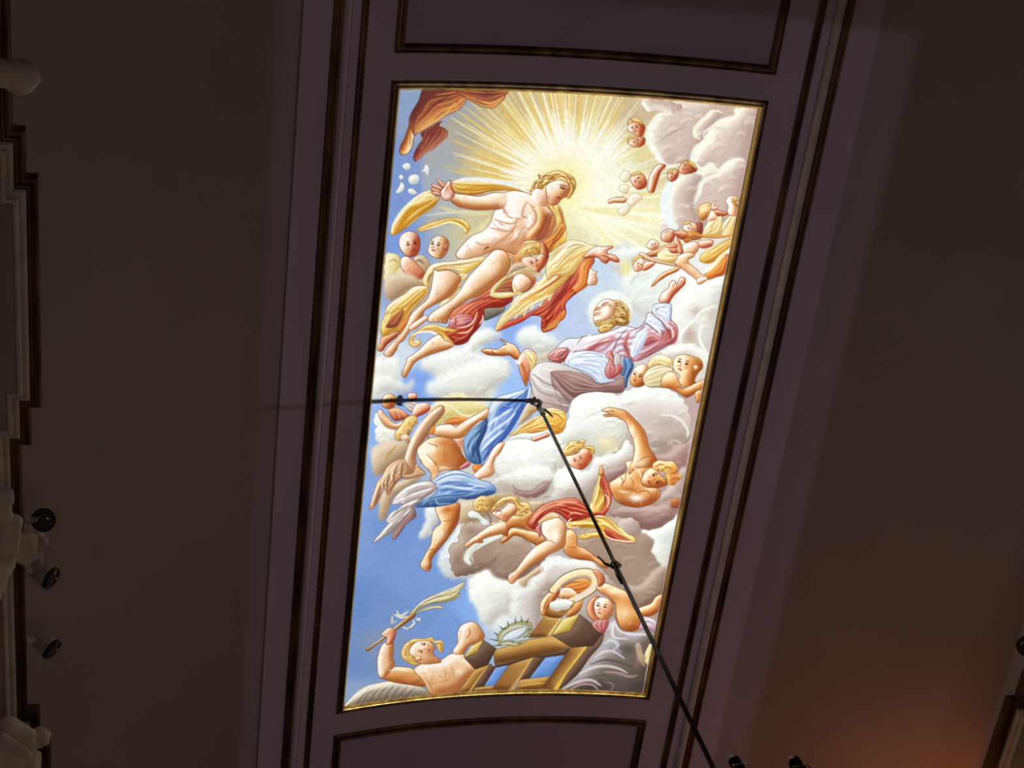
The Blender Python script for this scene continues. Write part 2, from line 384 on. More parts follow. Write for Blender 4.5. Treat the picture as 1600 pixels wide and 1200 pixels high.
            for k in range(n):
                x, y = rng.uniform(x0, x1), rng.uniform(y0, y1); r_ = rng.uniform(5, 13); t = np.linspace(3.3, 5.6, 7)+rng.uniform(-.5, .5)
                q = np.stack([x+r_*np.cos(t), y+r_*np.sin(t)*.8], 1)
                s.stroke(None, rng.uniform(4, 8), q, .30, 1, 1, 4, raw=lt)
                s.stroke(None, rng.uniform(3, 6), q+[1.5, 4.5], .22, 1, 1, 4, raw=dk)
        elif pal.startswith('flesh') and area > 250:
            for k in range(int(area/260)+1):      # soft muscle modelling
                x0, x1, y0, y1 = bx; x, y = rng.uniform(x0, x1), rng.uniform(y0, y1); a0 = rng.uniform(0, 3.14); r_ = rng.uniform(3, 7)
                q = np.stack([x+np.linspace(-r_, r_, 5)*math.cos(a0), y+np.linspace(-r_, r_, 5)*math.sin(a0)], 1)
                s.stroke(None, rng.uniform(3, 6), q, .16, 1, 1, 3.5, raw=(dk if k % 2 else lt))
    def stroke(s, h, w, f, a=.85, taper=1, clip=0, soft=0, raw=None):
        p = f if raw is not None else spline(s.pts(f), False)
        if raw is None and w <= 2.7 and not soft: w *= 1.3; a = min(1, a*1.12)
        n = len(p); t = np.linspace(0, 1, n); hw = np.full(n, w/2.)
        if taper == 1: hw = hw*(.25+.75*np.sin(np.pi*np.clip(t, 0, 1))**.6)
        elif taper == 2: hw = hw*(1-t*.85)
        bx = box(p, w+3); x0, x1, y0, y1 = bx
        if x1-x0 < 1 or y1-y0 < 1: return
        v = segdist(p, hw, bx)
        m = np.clip(v+.5, 0, 1) if not soft else np.clip((v+soft*.5)/max(soft, .5), 0, 1)
        if soft: m = m*m*(3-2*m)
        if clip and s.clip:
            cb, cm = s.clip; k = np.zeros_like(m)
            ax0, ax1, ay0, ay1 = max(x0, cb[0]), min(x1, cb[1]), max(y0, cb[2]), min(y1, cb[3])
            if ax1 > ax0 and ay1 > ay0: k[ay0-y0:ay1-y0, ax0-x0:ax1-x0] = cm[ay0-cb[2]:ay1-cb[2], ax0-cb[0]:ax1-cb[0]]
            m = m*k
        s.comp(bx, m*a, raw if raw is not None else srgb(h))
    def blob(s, h, f, a=.7, clip=0):          # soft spot: x, y, rx, ry
        x, y, rx, ry = np.array(f, float)/CELL
        bx = box(np.array([[x-2.2*rx, y-2.2*ry], [x+2.2*rx, y+2.2*ry]]), 1); x0, x1, y0, y1 = bx
        if x1-x0 < 1 or y1-y0 < 1: return
        X, Y = np.meshgrid(np.arange(x0, x1), np.arange(y0, y1))
        m = np.exp(-(((X-x)/rx)**2+((Y-y)/ry)**2)*1.2)
        if clip and s.clip:
            cb, cm = s.clip; k = np.zeros_like(m)
            ax0, ax1, ay0, ay1 = max(x0, cb[0]), min(x1, cb[1]), max(y0, cb[2]), min(y1, cb[3])
            if ax1 > ax0 and ay1 > ay0: k[ay0-y0:ay1-y0, ax0-x0:ax1-x0] = cm[ay0-cb[2]:ay1-cb[2], ax0-cb[0]:ax1-cb[0]]
            m = m*k
        s.comp(bx, m*a, srgb(h))
    def run(s, ops):
        for o in ops:
            k = o[0]
            if k == 'F': s.form(o[1], o[2], *o[3:])
            elif k == 'S': s.stroke(o[1], o[2], o[3], *o[4:])
            elif k == 'B': s.blob(o[1], o[2], *o[3:])
            elif k == 'G': s.base(o[1])
    def finish(s):
        rng = np.random.RandomState(4)
        n1 = blur(rng.randn(NY, NX), 1)*.055; n2 = blur(rng.randn(NY, NX), 4)*.05
        s.c = np.clip(s.c*(1+(n1+n2)[..., None]), 0.01, 1)
        return np.where(s.c <= .04045, s.c/12.92, ((s.c+.055)/1.055)**2.4)
PAL = {  # dark, mid, light, outline
 'flesh': ('b06c3c', 'ecc294', 'fffaf0', '7c3e22'), 'fleshl': ('c48458', 'f3d9be', 'ffffff', '8a4a2c'),
 'flesho': ('9c4e22', 'db9a58', 'fdeec8', '6c3618'), 'fleshd': ('8c3c26', 'cc7850', 'f2c8a0', '6a2c1c'),
 'fleshr': ('a8482e', 'e6a67e', 'fff4ea', '7c3020'), 'pale': ('e0c8a0', 'f0e8d4', 'f8faf4', 'b89878'),
 'brown': ('6a3432', 'a2563a', 'e2a25c', '5c2a24'), 'maroon': ('6c3030', '8e443a', 'c27c5c', '6a2e28'),
 'gold': ('b0701c', 'e6b850', 'fdfad0', '94682c'), 'goldw': ('c89a48', 'f2e4a8', 'fcfcee', '9c8250'),
 'orange': ('a84a1c', 'd8803a', 'f4c070', '8c3c1c'), 'red': ('7c1e1a', 'b8402c', 'f0a07c', '6e2420'),
 'rose': ('8c3c40', 'c06c6c', 'eac0be', '7c3a3e'), 'lilac': ('a87088', 'd4c2d6', 'eef4fc', '74505c'),
 'bluew': ('a8b8dc', 'd8e6f6', 'f2fafc', '7484a8'), 'blue': ('3454a0', '7aa0da', 'e4f2fc', '34508c'),
 'blued': ('263c70', '46699c', '9cc0e4', '22345e'), 'grey': ('907876', 'c8bab8', 'eef4f2', '6c5854'),
 'mauve': ('6e4c4a', '94706c', 'c4a6a0', '5c3e3c'), 'hair': ('a8702c', 'e2b868', 'fdf2bc', '8a5a26'),
 'hairb': ('7c5420', 'b08444', 'ecd49a', '6c4a20'), 'wing': ('946444', 'c89c74', 'f6e0c0', '7c5038'),
 'wingw': ('74685a', 'a89c8c', 'f0ecdc', '6c6052'), 'tan': ('a08468', 'c6ac8c', 'e6d8c0', '9a8064'),
 'wood': ('6c4422', 'a0723c', 'd0a860', '5c3e24'), 'woodd': ('4c362a', '5e4638', '7c6250', '3e2c22'),
 'woodl': ('b8963e', 'd8c26c', 'ece0a0', '7c6430'), 'palm': ('9c8c5c', 'dcd0a4', 'f8f2da', '6c6440'),
 'white': ('c0ccd0', 'e8eeec', 'fcfefc', '98a0a4'), 'skyb': ('5c84c8', '6e98dc', '86acec', '44587c'),
 'cw': ('c4c2ba', 'e4eae4', 'fafffc', 'c8c4be'), 'cg': ('a4948a', 'd0c6c2', 'f0f6f4', 'a09088'),
 'cm': ('9c8680', 'b8a49c', 'd8ccc4', '8c7670'), 'cr': ('b8a098', 'd0bdb4', 'f8f8ee', 'b8a49c'),
 'cb': ('7c6458', 'a08a7a', 'c4b4a6', '6c5448'), 'cmr': ('84605c', 'a28480', 'c4aca6', '6e4c4a'),
 'cy': ('d0c078', 'e8dca0', 'f6f2cc', 'b8a464'), 'gd': ('443c38', '70665f', 'b4aeb0', '443c3a'),
 'olive': ('5c584c', '7c766a', '9c968a', '56524a'),
}

OPS = [
('G',[(80,90,'8fa6cf'),(343,46,'9aa4bd'),(797,81,'c9b892'),(1247,63,'d8c894'),(1700,58,'cbb99a'),(2168,133,'c6b4aa'),(2480,102,'c8b09e'),(54,532,'7f9bd8'),(140,716,'7c9ad8'),(341,446,'a9afb5'),(465,333,'b4aea0'),(665,491,'d2c8a0'),(831,351,'dccf98'),(1059,344,'f0f0d0'),(1313,519,'f4f2b8'),(1588,504,'eef2da'),(1794,350,'e0d6a4'),(1953,479,'d8cfa8'),(2225,455,'d6ccc8'),(2469,526,'cdb9b0'),(78,1040,'7b9ce0'),(53,1277,'8fa9dc'),(426,815,'b4b8b8'),(627,958,'cfc8a4'),(319,674,'aab2c0'),(1500,843,'f3f5c8'),(1662,834,'eaf2e0'),(1847,969,'e8e8bc'),(1955,766,'e4e2b0'),(1391,1066,'e0dcae'),(1622,1031,'ecedc4'),(1738,1173,'d2deec'),(1612,1280,'c4d6f0'),(1808,1319,'d4dfec'),(1587,1432,'c8d8ec'),(1481,1692,'b9ccec'),(1323,1594,'b4c8ee'),(1013,1802,'8db0ee'),(874,1853,'98b8f0'),(1220,1905,'b6c9ee'),(560,2077,'d8e6f2'),(330,2194,'7fa6ee'),(526,2216,'82a6ec'),(81,2124,'dde8ec'),(210,1954,'d4e2f0'),(343,1835,'a8c0ea'),(801,2059,'e3efee'),(729,1850,'d0dff0'),(1282,2009,'dce6ea'),(1065,2222,'9dc0f6'),(1035,2382,'a4c4f4'),(672,2212,'d8e4ea'),(832,2324,'e2e8e4'),(15,2483,'8fb4f0'),(11,3022,'84a4e0'),(1,3526,'7c9cd8'),(248,3444,'7496d6'),(440,3875,'789ad8'),(49,4119,'6a8ecc'),(259,4151,'7494d0'),(708,3961,'7a9cda'),(88,4615,'7090ca'),(238,4515,'8296bc'),(806,4399,'769ada'),(998,4227,'86aeee'),(37,4983,'8fa9d0'),(581,4253,'7496d2'),(2371,2385,'b8a4a0'),(2427,2716,'bba79f'),(2524,3284,'a88c84'),(2533,3643,'c9d8de'),(2449,4082,'b09a8a'),(2375,4277,'ad9788'),(2257,4541,'9a8a80'),(1209,4238,'dfe8e6'),(1397,4059,'d4d4d6'),(1634,3876,'c8c4cc'),(1773,3752,'b8acac'),(1203,3337,'b4a496'),(945,2874,'cfd0cc'),(1428,3108,'c4bcb4'),(1867,3331,'ad9a92'),(2442,1944,'d8d0d0'),(2369,1531,'dfe4e4'),(2427,1320,'e2e8e8')]),
('S','e8c86c',10.556541311278977,[1387,487,1499,248,1609,12],.75,2,0,2),
('S','ecd488',10.079516041323487,[1376,481,1500,175,1622,-125],.75,2,0,2),
('S','e8c86c',6.488987965022332,[1362,475,1433,259,1504,45],.75,2,0,2),
('S','ecd488',9.958175859351558,[1353,472,1435,186,1514,-93],.75,2,0,2),
('S','f4e8a4',6.433034338352983,[1337,466,1400,164,1461,-131],.75,2,0,2),
('S','ecd488',9.896654285559649,[1328,464,1366,235,1404,10],.75,2,0,2),
('S','e4bc5c',6.824545666548579,[1317,461,1347,198,1376,-60],.75,2,0,2),
('S','ecd488',6.721389987105139,[1301,458,1313,156,1326,-140],.75,2,0,2),
('S','e8c86c',6.439522824813262,[1290,457,1288,178,1287,-94],.75,2,0,2),
('S','e4bc5c',9.722041726061299,[1278,456,1261,143,1244,-161],.75,2,0,2),
('S','ecd488',8.531076491611964,[1262,456,1227,164,1192,-121],.75,2,0,2),
('S','e4bc5c',7.70867557505507,[1252,456,1197,121,1142,-205],.75,2,0,2),
('S','e4bc5c',11.106117026074523,[1239,458,1172,160,1107,-130],.75,2,0,2),
('S','ecd488',9.583529814532843,[1234,458,1135,62,1039,-320],.75,2,0,2),
('S','e8c86c',9.42274170333064,[1221,461,1096,49,974,-348],.75,2,0,2),
('S','e4bc5c',9.906530268573622,[1210,463,1056,29,906,-387],.75,2,0,2),
('S','f4e8a4',9.476723567092913,[1197,467,1050,120,908,-216],.75,2,0,2),
('S','e8c86c',7.889574939896824,[1188,471,1043,163,902,-136],.75,2,0,2),
('S','f4e8a4',10.529901981693682,[1173,477,1007,179,846,-111],.75,2,0,2),
('S','e8c86c',10.680569011189316,[1165,481,971,162,783,-148],.75,2,0,2),
('S','f4e8a4',10.276436804381538,[1155,487,895,99,643,-273],.75,2,0,2),
('S','ecd488',6.9053815541307895,[1143,495,935,221,731,-45],.75,2,0,2),
('S','ecd488',9.475546893209733,[1133,503,879,203,632,-89],.75,2,0,2),
('S','f4e8a4',12.183686785090586,[1126,508,857,212,594,-77],.75,2,0,2),
('S','e4bc5c',8.90707562048189,[1119,515,797,186,485,-132],.75,2,0,2),
('S','e8c86c',7.615260556760775,[1111,524,791,228,480,-59],.75,2,0,2),
('S','f4e8a4',7.633352585766028,[1104,531,828,297,557,66],.75,2,0,2),
('S','ecd488',7.973515056287164,[1097,540,737,261,385,-13],.75,2,0,2),
('S','ecd488',9.964388565944743,[1090,551,764,324,444,101],.75,2,0,2),
('S','e8c86c',10.323149245863894,[1084,562,713,332,351,104],.75,2,0,2),
('S','f4e8a4',12.663203545820656,[1077,575,724,383,378,192],.75,2,0,2),
('S','ecd488',8.803098413614443,[1074,583,778,435,486,287],.75,2,0,2),
('S','e8c86c',8.380375565626403,[1071,591,788,464,509,335],.75,2,0,2),
('S','e8c86c',12.642641309986036,[1066,605,742,481,422,355],.75,2,0,2),
('S','e4bc5c',10.440867049737307,[1063,616,771,518,482,419],.75,2,0,2),
('S','f4e8a4',9.416476413247876,[1061,625,739,532,421,435],.75,2,0,2),
('S','e4bc5c',11.247717443097017,[1060,637,751,565,446,488],.75,2,0,2),
('S','e4bc5c',7.436505046910785,[1058,652,708,592,361,527],.75,2,0,2),
('S','e8c86c',9.696766086568145,[1058,661,723,615,389,563],.75,2,0,2),
('S','ecd488',7.169294241740355,[1058,676,752,653,447,626],.75,2,0,2),
('S','fbf6c8',3.653827482667168,[1369,478,1478,181,1585,-111],.9,2,0,1),
('S','fbf6c8',5.154128484310215,[1353,472,1441,165,1526,-136],.9,2,0,1),
('S','fbf6c8',5.089555571315,[1321,462,1363,138,1404,-177],.9,2,0,1),
('S','fbf6c8',5.058513973663974,[1300,458,1310,170,1321,-112],.9,2,0,1),
('S','fdfce4',3.1777573110448327,[1273,456,1250,168,1228,-113],.9,2,0,1),
('S','f8f0b0',5.779574204466848,[1256,456,1213,172,1171,-105],.9,2,0,1),
('S','fbf6c8',3.2716181304868313,[1240,458,1180,185,1121,-80],.9,2,0,1),
('S','fdfce4',4.189286557467523,[1223,460,1143,195,1066,-64],.9,2,0,1),
('S','fdfce4',4.785423149943531,[1213,462,1117,182,1023,-91],.9,2,0,1),
('S','fdfce4',5.68421998143103,[1198,467,1074,171,953,-117],.9,2,0,1),
('S','fdfce4',3.1248260141815076,[1173,477,1028,214,886,-42],.9,2,0,1),
('S','f8f0b0',5.900800511437554,[1155,487,963,202,775,-76],.9,2,0,1),
('S','fbf6c8',2.7972173730790266,[1135,501,921,239,711,-15],.9,2,0,1),
('S','f8f0b0',3.0290274513352142,[1117,518,933,336,752,157],.9,2,0,1),
('S','f8f0b0',5.392786674838854,[1100,537,896,374,695,213],.9,2,0,1),
('S','fbf6c8',4.420310153953727,[1089,553,852,390,618,229],.9,2,0,1),
('S','fbf6c8',5.042295197202723,[1079,570,779,399,483,228],.9,2,0,1),
('S','fbf6c8',4.0183330286512,[1071,590,742,439,417,287],.9,2,0,1),
('S','f8f0b0',3.3814218397790885,[1065,611,814,521,566,430],.9,2,0,1),
('S','fdfce4',3.640962577669149,[1061,628,737,539,415,446],.9,2,0,1),
('S','f8f0b0',5.685059697104448,[1059,648,810,601,564,551],.9,2,0,1),
('S','f8fae8',8.07523516209039,[1558,633,1793,580,2027,523],.6,2,0,2),
('S','f8fae8',6.508244705601157,[1555,623,1826,550,2095,474],.6,2,0,2),
('S','f4f2c4',8.364027993385676,[1550,611,1756,546,1960,479],.6,2,0,2),
('S','f4f2c4',4.7490124245117125,[1543,593,1780,498,2016,400],.6,2,0,2),
('S','eaf0dc',6.782378124511066,[1537,581,1761,477,1983,372],.6,2,0,2),
('S','e2d88c',6.412435069094317,[1528,565,1718,463,1906,359],.6,2,0,2),
('S','e2d88c',4.956530655805658,[1519,551,1639,476,1759,400],.6,2,0,2),
('S','e2d88c',6.808646933282381,[1511,539,1684,418,1855,296],.6,2,0,2),
('S','f8fae8',6.527765654256108,[1504,530,1684,391,1861,252],.6,2,0,2),
('S','dccb7c',6.540780772763693,[1495,520,1629,407,1762,293],.6,2,0,2),
('S','eaf0dc',6.616048264374415,[1483,506,1605,387,1726,269],.6,2,0,2),
('S','dccb7c',5.0129426360130225,[1469,492,1648,291,1824,91],.6,2,0,2),
('S','e2d88c',6.210590441375218,[1464,487,1561,372,1658,257],.6,2,0,2),
('S','eaf0dc',5.0634489979398305,[1448,474,1564,314,1678,154],.6,2,0,2),
('S','eaf0dc',4.77223311884346,[1435,465,1579,236,1720,10],.6,2,0,2),
('S','f4f2c4',8.837723913331919,[1427,460,1563,229,1697,0],.6,2,0,2),
('S','f4f2c4',8.424664396318077,[1409,449,1474,316,1538,185],.6,2,0,2),
('S','dccb7c',4.807330299404396,[1394,441,1493,199,1591,-40],.6,2,0,2),
('S','eaf0dc',6.106382369836593,[1557,807,1754,893,1953,977],.6,2,0,2),
('S','f8fae8',4.097414640261966,[1561,795,1811,891,2063,984],.6,2,0,2),
('S','f8fae8',5.921722789537083,[1566,775,1817,850,2070,923],.6,2,0,2),
('S','f4f2c4',4.321453962953759,[1569,754,1792,803,2015,850],.6,2,0,2),
('S','e2d88c',5.327821361717598,[1571,731,1728,753,1886,773],.6,2,0,2),
('S','dccb7c',7.778882739303841,[1571,712,1741,723,1910,733],.6,2,0,2),
('S','dccb7c',8.730007807113566,[1570,693,1819,692,2067,687],.6,2,0,2),
('S','eaf0dc',6.852974626966269,[1568,680,1855,665,2140,646],.6,2,0,2),
('S','dccb7c',7.441027856742741,[1565,660,1711,643,1856,625],.6,2,0,2),
('S','f4fbf6',7.1178220617851355,[1412,560,1507,456,1602,352],.75,2,0,2.5),
('S','f4fbf6',11.257241956841948,[1408,556,1500,450,1591,344],.75,2,0,2.5),
('S','f4fbf6',7.851742909672965,[1396,546,1479,432,1562,319],.75,2,0,2.5),
('S','f4fbf6',9.92432234053824,[1387,539,1491,376,1594,213],.75,2,0,2.5),
('S','f4fbf6',7.302439828875698,[1368,527,1440,376,1510,225],.75,2,0,2.5),
('S','f4fbf6',13.784489714578864,[1358,522,1429,344,1498,168],.75,2,0,2.5),
('S','f4fbf6',13.525728219627936,[1350,518,1394,389,1438,261],.75,2,0,2.5),
('S','f4fbf6',8.441100828571065,[1334,512,1372,354,1410,197],.75,2,0,2.5),
('S','f4fbf6',8.893656562484853,[1323,509,1353,337,1383,167],.75,2,0,2.5),
('S','f4fbf6',7.258645460809937,[1307,505,1324,306,1340,110],.75,2,0,2.5),
('S','f4fbf6',13.846361386226084,[1301,504,1311,341,1320,179],.75,2,0,2.5),
('S','f4fbf6',10.129388844549428,[1284,502,1278,357,1272,213],.75,2,0,2.5),
('S','f4fbf6',11.595566082485103,[1269,502,1249,326,1229,152],.75,2,0,2.5),
('S','f4fbf6',13.79218678583802,[1258,503,1223,309,1189,119],.75,2,0,2.5),
('S','f4fbf6',8.606963741771374,[1247,504,1214,362,1181,222],.75,2,0,2.5),
('S','f4fbf6',12.101909193782795,[1236,506,1179,316,1122,130],.75,2,0,2.5),
('S','f4fbf6',13.873173522805569,[1224,509,1152,314,1081,123],.75,2,0,2.5),
('S','f4fbf6',11.378138200836066,[1206,515,1148,395,1091,277],.75,2,0,2.5),
('S','f4fbf6',7.387807612056986,[1194,520,1112,376,1031,233],.75,2,0,2.5),
('S','f4fbf6',10.541600359185061,[1185,525,1097,388,1010,253],.75,2,0,2.5),
('S','f4fbf6',11.848798618103633,[1173,533,1063,389,956,247],.75,2,0,2.5),
('S','f4fbf6',8.883256942933592,[1170,536,1078,419,987,304],.75,2,0,2.5),
('S','f4fbf6',9.302483177247353,[1160,543,1052,422,945,302],.75,2,0,2.5),
('S','f4fbf6',7.241127064523602,[1145,558,1027,451,910,345],.75,2,0,2.5),
('S','f4fbf6',8.2807052136025,[1138,567,1020,472,904,378],.75,2,0,2.5),
('S','f4fbf6',8.95250210552922,[1134,573,1021,489,910,406],.75,2,0,2.5),
('S','f4fbf6',12.433666534980041,[1126,586,996,504,868,423],.75,2,0,2.5),
('S','f4fbf6',8.00705598888232,[1122,592,951,493,782,393],.75,2,0,2.5),
('S','f4fbf6',9.097522416187166,[1116,608,968,538,820,469],.75,2,0,2.5),
('S','f4fbf6',13.703460259022762,[1111,620,983,570,854,519],.75,2,0,2.5),
('S','f4fbf6',13.249608196407214,[1108,635,971,593,835,550],.75,2,0,2.5),
('S','f4fbf6',12.350179421029562,[1106,647,934,605,763,563],.75,2,0,2.5),
('S','f4fbf6',8.98923604986884,[1105,659,939,630,774,601],.75,2,0,2.5),
('S','f4fbf6',12.773999958090684,[1104,671,965,656,826,640],.75,2,0,2.5),
('S','f2faf4',10.575468215369527,[1474,744,1602,782,1730,818],.7,2,0,3),
('S','f2faf4',13.459325918127178,[1477,728,1605,754,1734,780],.7,2,0,3),
('S','f2faf4',12.877432352513564,[1478,712,1611,726,1744,740],.7,2,0,3),
('S','f2faf4',12.787803123570818,[1478,702,1619,711,1760,718],.7,2,0,3),
('S','f2faf4',11.857338796404335,[1475,679,1633,668,1791,656],.7,2,0,3),
('S','f2faf4',11.822719262273942,[1473,669,1567,657,1661,645],.7,2,0,3),
('S','f2faf4',10.708317081266369,[1466,644,1579,614,1690,583],.7,2,0,3),
('S','f2faf4',11.188663036256916,[1464,637,1551,609,1638,582],.7,2,0,3),
('S','f2faf4',10.74169114817817,[1456,619,1554,577,1652,534],.7,2,0,3),
('S','f2faf4',13.387145483577243,[1449,606,1582,534,1714,462],.7,2,0,3),
('S','f2faf4',12.4743674577827,[1439,592,1542,523,1644,454],.7,2,0,3),
('S','f2faf4',13.076801773856202,[1426,575,1534,483,1641,390],.7,2,0,3),
('B','fbfcec',[1274,567,355,343],.75,0),
('S','fdfff8',5.153680635237269,[1471,525,1604,401,1736,276],.85,2,0,1.5),
('S','fdfff8',8.227656252032535,[1445,500,1539,383,1632,267],.85,2,0,1.5),
('S','fdfff8',5.436595833561201,[1431,489,1545,326,1657,163],.85,2,0,1.5),
('S','fdfff8',4.991450625563853,[1409,474,1490,325,1569,177],.85,2,0,1.5),
('S','fdfff8',7.257671808571265,[1375,456,1422,327,1468,199],.85,2,0,1.5),
('S','fdfff8',4.667205043601587,[1348,446,1387,280,1425,116],.85,2,0,1.5),
('S','fdfff8',8.862545045912324,[1326,440,1347,285,1368,132],.85,2,0,1.5),
('S','fdfff8',6.448071550237255,[1306,436,1313,309,1321,183],.85,2,0,1.5),
('S','fdfff8',6.329488041488049,[1269,433,1257,297,1245,162],.85,2,0,1.5),
('S','fdfff8',6.74538253244944,[1241,434,1199,218,1158,7],.85,2,0,1.5),
('S','fdfff8',6.364725843724029,[1223,436,1193,325,1164,214],.85,2,0,1.5),
('S','fdfff8',6.533092572097042,[1198,442,1158,334,1118,227],.85,2,0,1.5),
('S','fdfff8',5.934241734811559,[1163,455,1055,258,949,64],.85,2,0,1.5),
('S','fdfff8',4.373064338470711,[1142,467,1020,285,900,106],.85,2,0,1.5),
('S','fdfff8',5.309044843641681,[1132,473,1015,313,900,156],.85,2,0,1.5),
('S','fdfff8',7.158340994594408,[1109,491,986,358,865,226],.85,2,0,1.5),
('S','fdfff8',5.825942629254743,[1092,508,1001,426,912,343],.85,2,0,1.5),
('S','fdfff8',5.970402599306196,[1074,531,901,404,730,278],.85,2,0,1.5),
('S','fdfff8',7.407940583331894,[1064,548,875,429,688,311],.85,2,0,1.5),
('S','fdfff8',6.080905971823638,[1051,575,875,490,701,404],.85,2,0,1.5),
('S','fdfff8',5.6566218063884,[1043,599,929,556,815,513],.85,2,0,1.5),
('S','fdfff8',5.991297793389907,[1038,624,896,585,755,547],.85,2,0,1.5),
('S','fdfff8',4.058608088700717,[1035,661,907,645,780,629],.85,2,0,1.5),
('S','fdfff8',4.32488675389064,[1035,684,902,680,768,675],.85,2,0,1.5),
('B','f6f2b4',[1222,664,221,229],.95,0),
('B','f2e890',[1176,665,144,156],.6,0),
('B','fafcee',[1542,817,163,208],.9,0),
('B','f6fcf4',[1830,862,221,104],.85,0),
('S','fbfbe0',6,[1380,824,1730,745,2076,660],.6,1,0,3),
('S','ece498',7,[1380,824,1776,815,2170,797],.6,1,0,3),
('S','f0eab0',8,[1380,824,1799,886,2218,939],.6,1,0,3),
('S','fbfbe0',7,[1380,824,1762,950,2146,1069],.6,1,0,3),
('S','fbfbe0',6,[1380,824,1700,1002,2023,1179],.6,1,0,3),
('S','fbfbe0',5,[1380,824,1632,1019,1887,1214],.6,1,0,3),
('S','f0eab0',5,[1380,824,1571,1009,1765,1196],.6,1,0,3),
('S','fbfbe0',5,[1380,824,1696,676,2006,522],.6,1,0,3),
('S','f0eab0',6,[1380,824,1700,856,2021,882],.6,1,0,3),
('F','cr',[1705,17,1837,75,1936,94,1836,109,1795,188,1784,272,1819,339,1883,433,1953,477,2058,447,2149,410,2170,296,2208,167,2249,52,2073,-20,1868,-23],160,7,0,1),
('F','cr',[1706,20,1735,76,1792,89,1843,71,1901,90,1942,87,1987,35,1888,9,1772,8],200,4,0),
('S','f4faf2',9,[1930,98,1843,112,1800,181,1790,265,1823,339,1869,391,1905,438,1966,476,2046,455],.9,1,0,4),
('F','cr',[2126,441,2121,371,2152,312,2178,267,2200,195,2239,150,2299,102,2367,68,2377,12,2537,1,2533,189,2519,402,2365,461,2276,427,2229,474,2188,478],160,9,0,1),
('F','cr',[2099,205,2116,148,2162,102,2195,57,2254,45,2292,65,2249,93,2237,136,2197,182,2189,252,2142,256],170,4,0),
('S','f6f6dc',4,[2284,62,2241,47,2190,65,2163,109,2124,154,2105,204,2119,244,2155,255],.9,1,0,1.5),
('S','f4f6e6',4,[2184,260,2181,204,2221,165,2256,127,2311,94,2362,75,2369,40],.85,1,0,2),
('S','f4f4e0',3,[2232,185,2271,140,2340,140],.8,1,0,1.5),
('S','f2f6ee',8,[2254,232,2229,283,2176,295,2136,341,2129,398,2155,445,2200,470],.9,1,0,3),
('F','cr',[1985,667,2004,615,2076,552,2153,517,2202,477,2261,425,2292,440,2340,477,2359,433,2419,384,2501,382,2533,586,2531,688,2435,844,2102,949,2010,1031,1973,849],150,9,0,1),
('S','eef6f4',12,[2181,514,2125,512,2064,560,2004,615,1987,681],.85,1,0,5),
('S','f4f4e4',4,[2276,427,2248,429,2222,475,2195,520],.85,1,0,1.5),
('S','f6f6e2',4,[2498,383,2439,378,2383,409,2343,456,2344,498,2293,525,2244,558,2227,617,2227,661],.9,1,0,1.5),
('S','907a70',1,[1839,331,1916,262,1989,207,2053,181],.6),
('S','988078',.8,[1932,436,1987,396,2031,371],.5),
('F','cr',[1991,761,1982,667,2007,608,2080,544,2144,517,2214,518,2199,591,2194,722,2223,806,2277,875,2144,916,2074,922,2022,860],170,8,0,1),
('S','eaf6fc',16,[2039,548,1996,623,1988,725,2016,824,2065,908,2110,926],.9,1,0,6),
('S','eef6f2',7,[2344,513,2284,526,2225,582,2223,647,2210,691,2203,735],.8,1,0,4),
('F','cw',[1653,1203,1698,1126,1767,1114,1861,1086,1968,1131,1906,1187,1806,1231,1769,1309,1676,1262],90,6,0,2,0,1.0,.7),
('F','cw',[1775,1347,1878,1234,1994,1204,2156,1236,2201,1247,2329,1327,2424,1302,2522,1254,2527,1399,2477,1598,2278,1695,1979,1641,1812,1497],110,9,0,3,0,1.0,.75),
('S','c4bcc0',5,[2009,1210,1951,1290,1876,1310,1838,1388],.5,1,0,4),
('S','f0f8f4',4,[2152,1214,2030,1208,1963,1274,1890,1309],.7,1,0,2),
('B','ece494',[1791,1270,43,57],.8,0),
('B','f0e8a0',[1772,1241,34,52],.6,0),
('S','f0f6f4',5,[1877,1455,1975,1349,2066,1296],.6,1,0,3),
('S','f0f6f4',5,[1880,1516,2023,1468,2171,1494],.6,1,0,3),
('S','f0f6f4',5,[1887,1423,1859,1517,1816,1520],.6,1,0,3),
('S','f0f6f4',5,[1987,1424,1987,1378,2039,1344],.6,1,0,3),
('F','cw',[2178,1533,2210,1468,2282,1385,2394,1336,2512,1278,2526,1593,2516,1894,2477,1882,2430,1823,2336,1824,2270,1822,2249,1737,2196,1640],130,10,0,2,0,1.0,.85),
('B','c0a8a0',[2363,1563,53,52],.7,0),
('B','b89c90',[2345,1752,58,78],.8,0),
('B','c4b0a8',[2477,1598,34,73],.5,0),
('S','f2fafa',5,[2482,1504,2398,1559,2366,1625,2312,1684,2281,1758,2285,1821],.8,1,0,2.5),
('S','eef6f6',5,[2414,1651,2419,1761,2463,1844,2498,1880],.7,1,0,2.5),
('S','e8f0f0',8,[2212,1483,2190,1562,2239,1636],.7,1,0,4),
('F','cw',[2157,1927,2205,1867,2287,1836,2373,1829,2477,1882,2511,1910,2511,2071,2446,1997,2452,1949,2324,1921,2252,1975],110,8,0,1,0,1.0,.8),
('F','cw',[346,2016,428,1967,569,1927,674,1900,716,1824,769,1779,877,1781,814,1857,752,1948,816,1997,941,2007,1002,2031,1040,2102,997,2165,890,2195,745,2207,600,2217,508,2181,442,2107,366,2072],110,10,0,3,0,1.0,.9),
('F','cw',[-3,1984,102,1946,163,1989,188,2106,160,2197,29,2186],100,8,0,3,0,1.0,.9),
('F','cw',[759,1817,803,1764,900,1789,934,1828,852,1873,767,1887],120,0,0,3,0,1.0,.7),
('S','a8b4cc',1.2,[940,1999,910,2053,835,2099,769,2160,744,2199],.5),
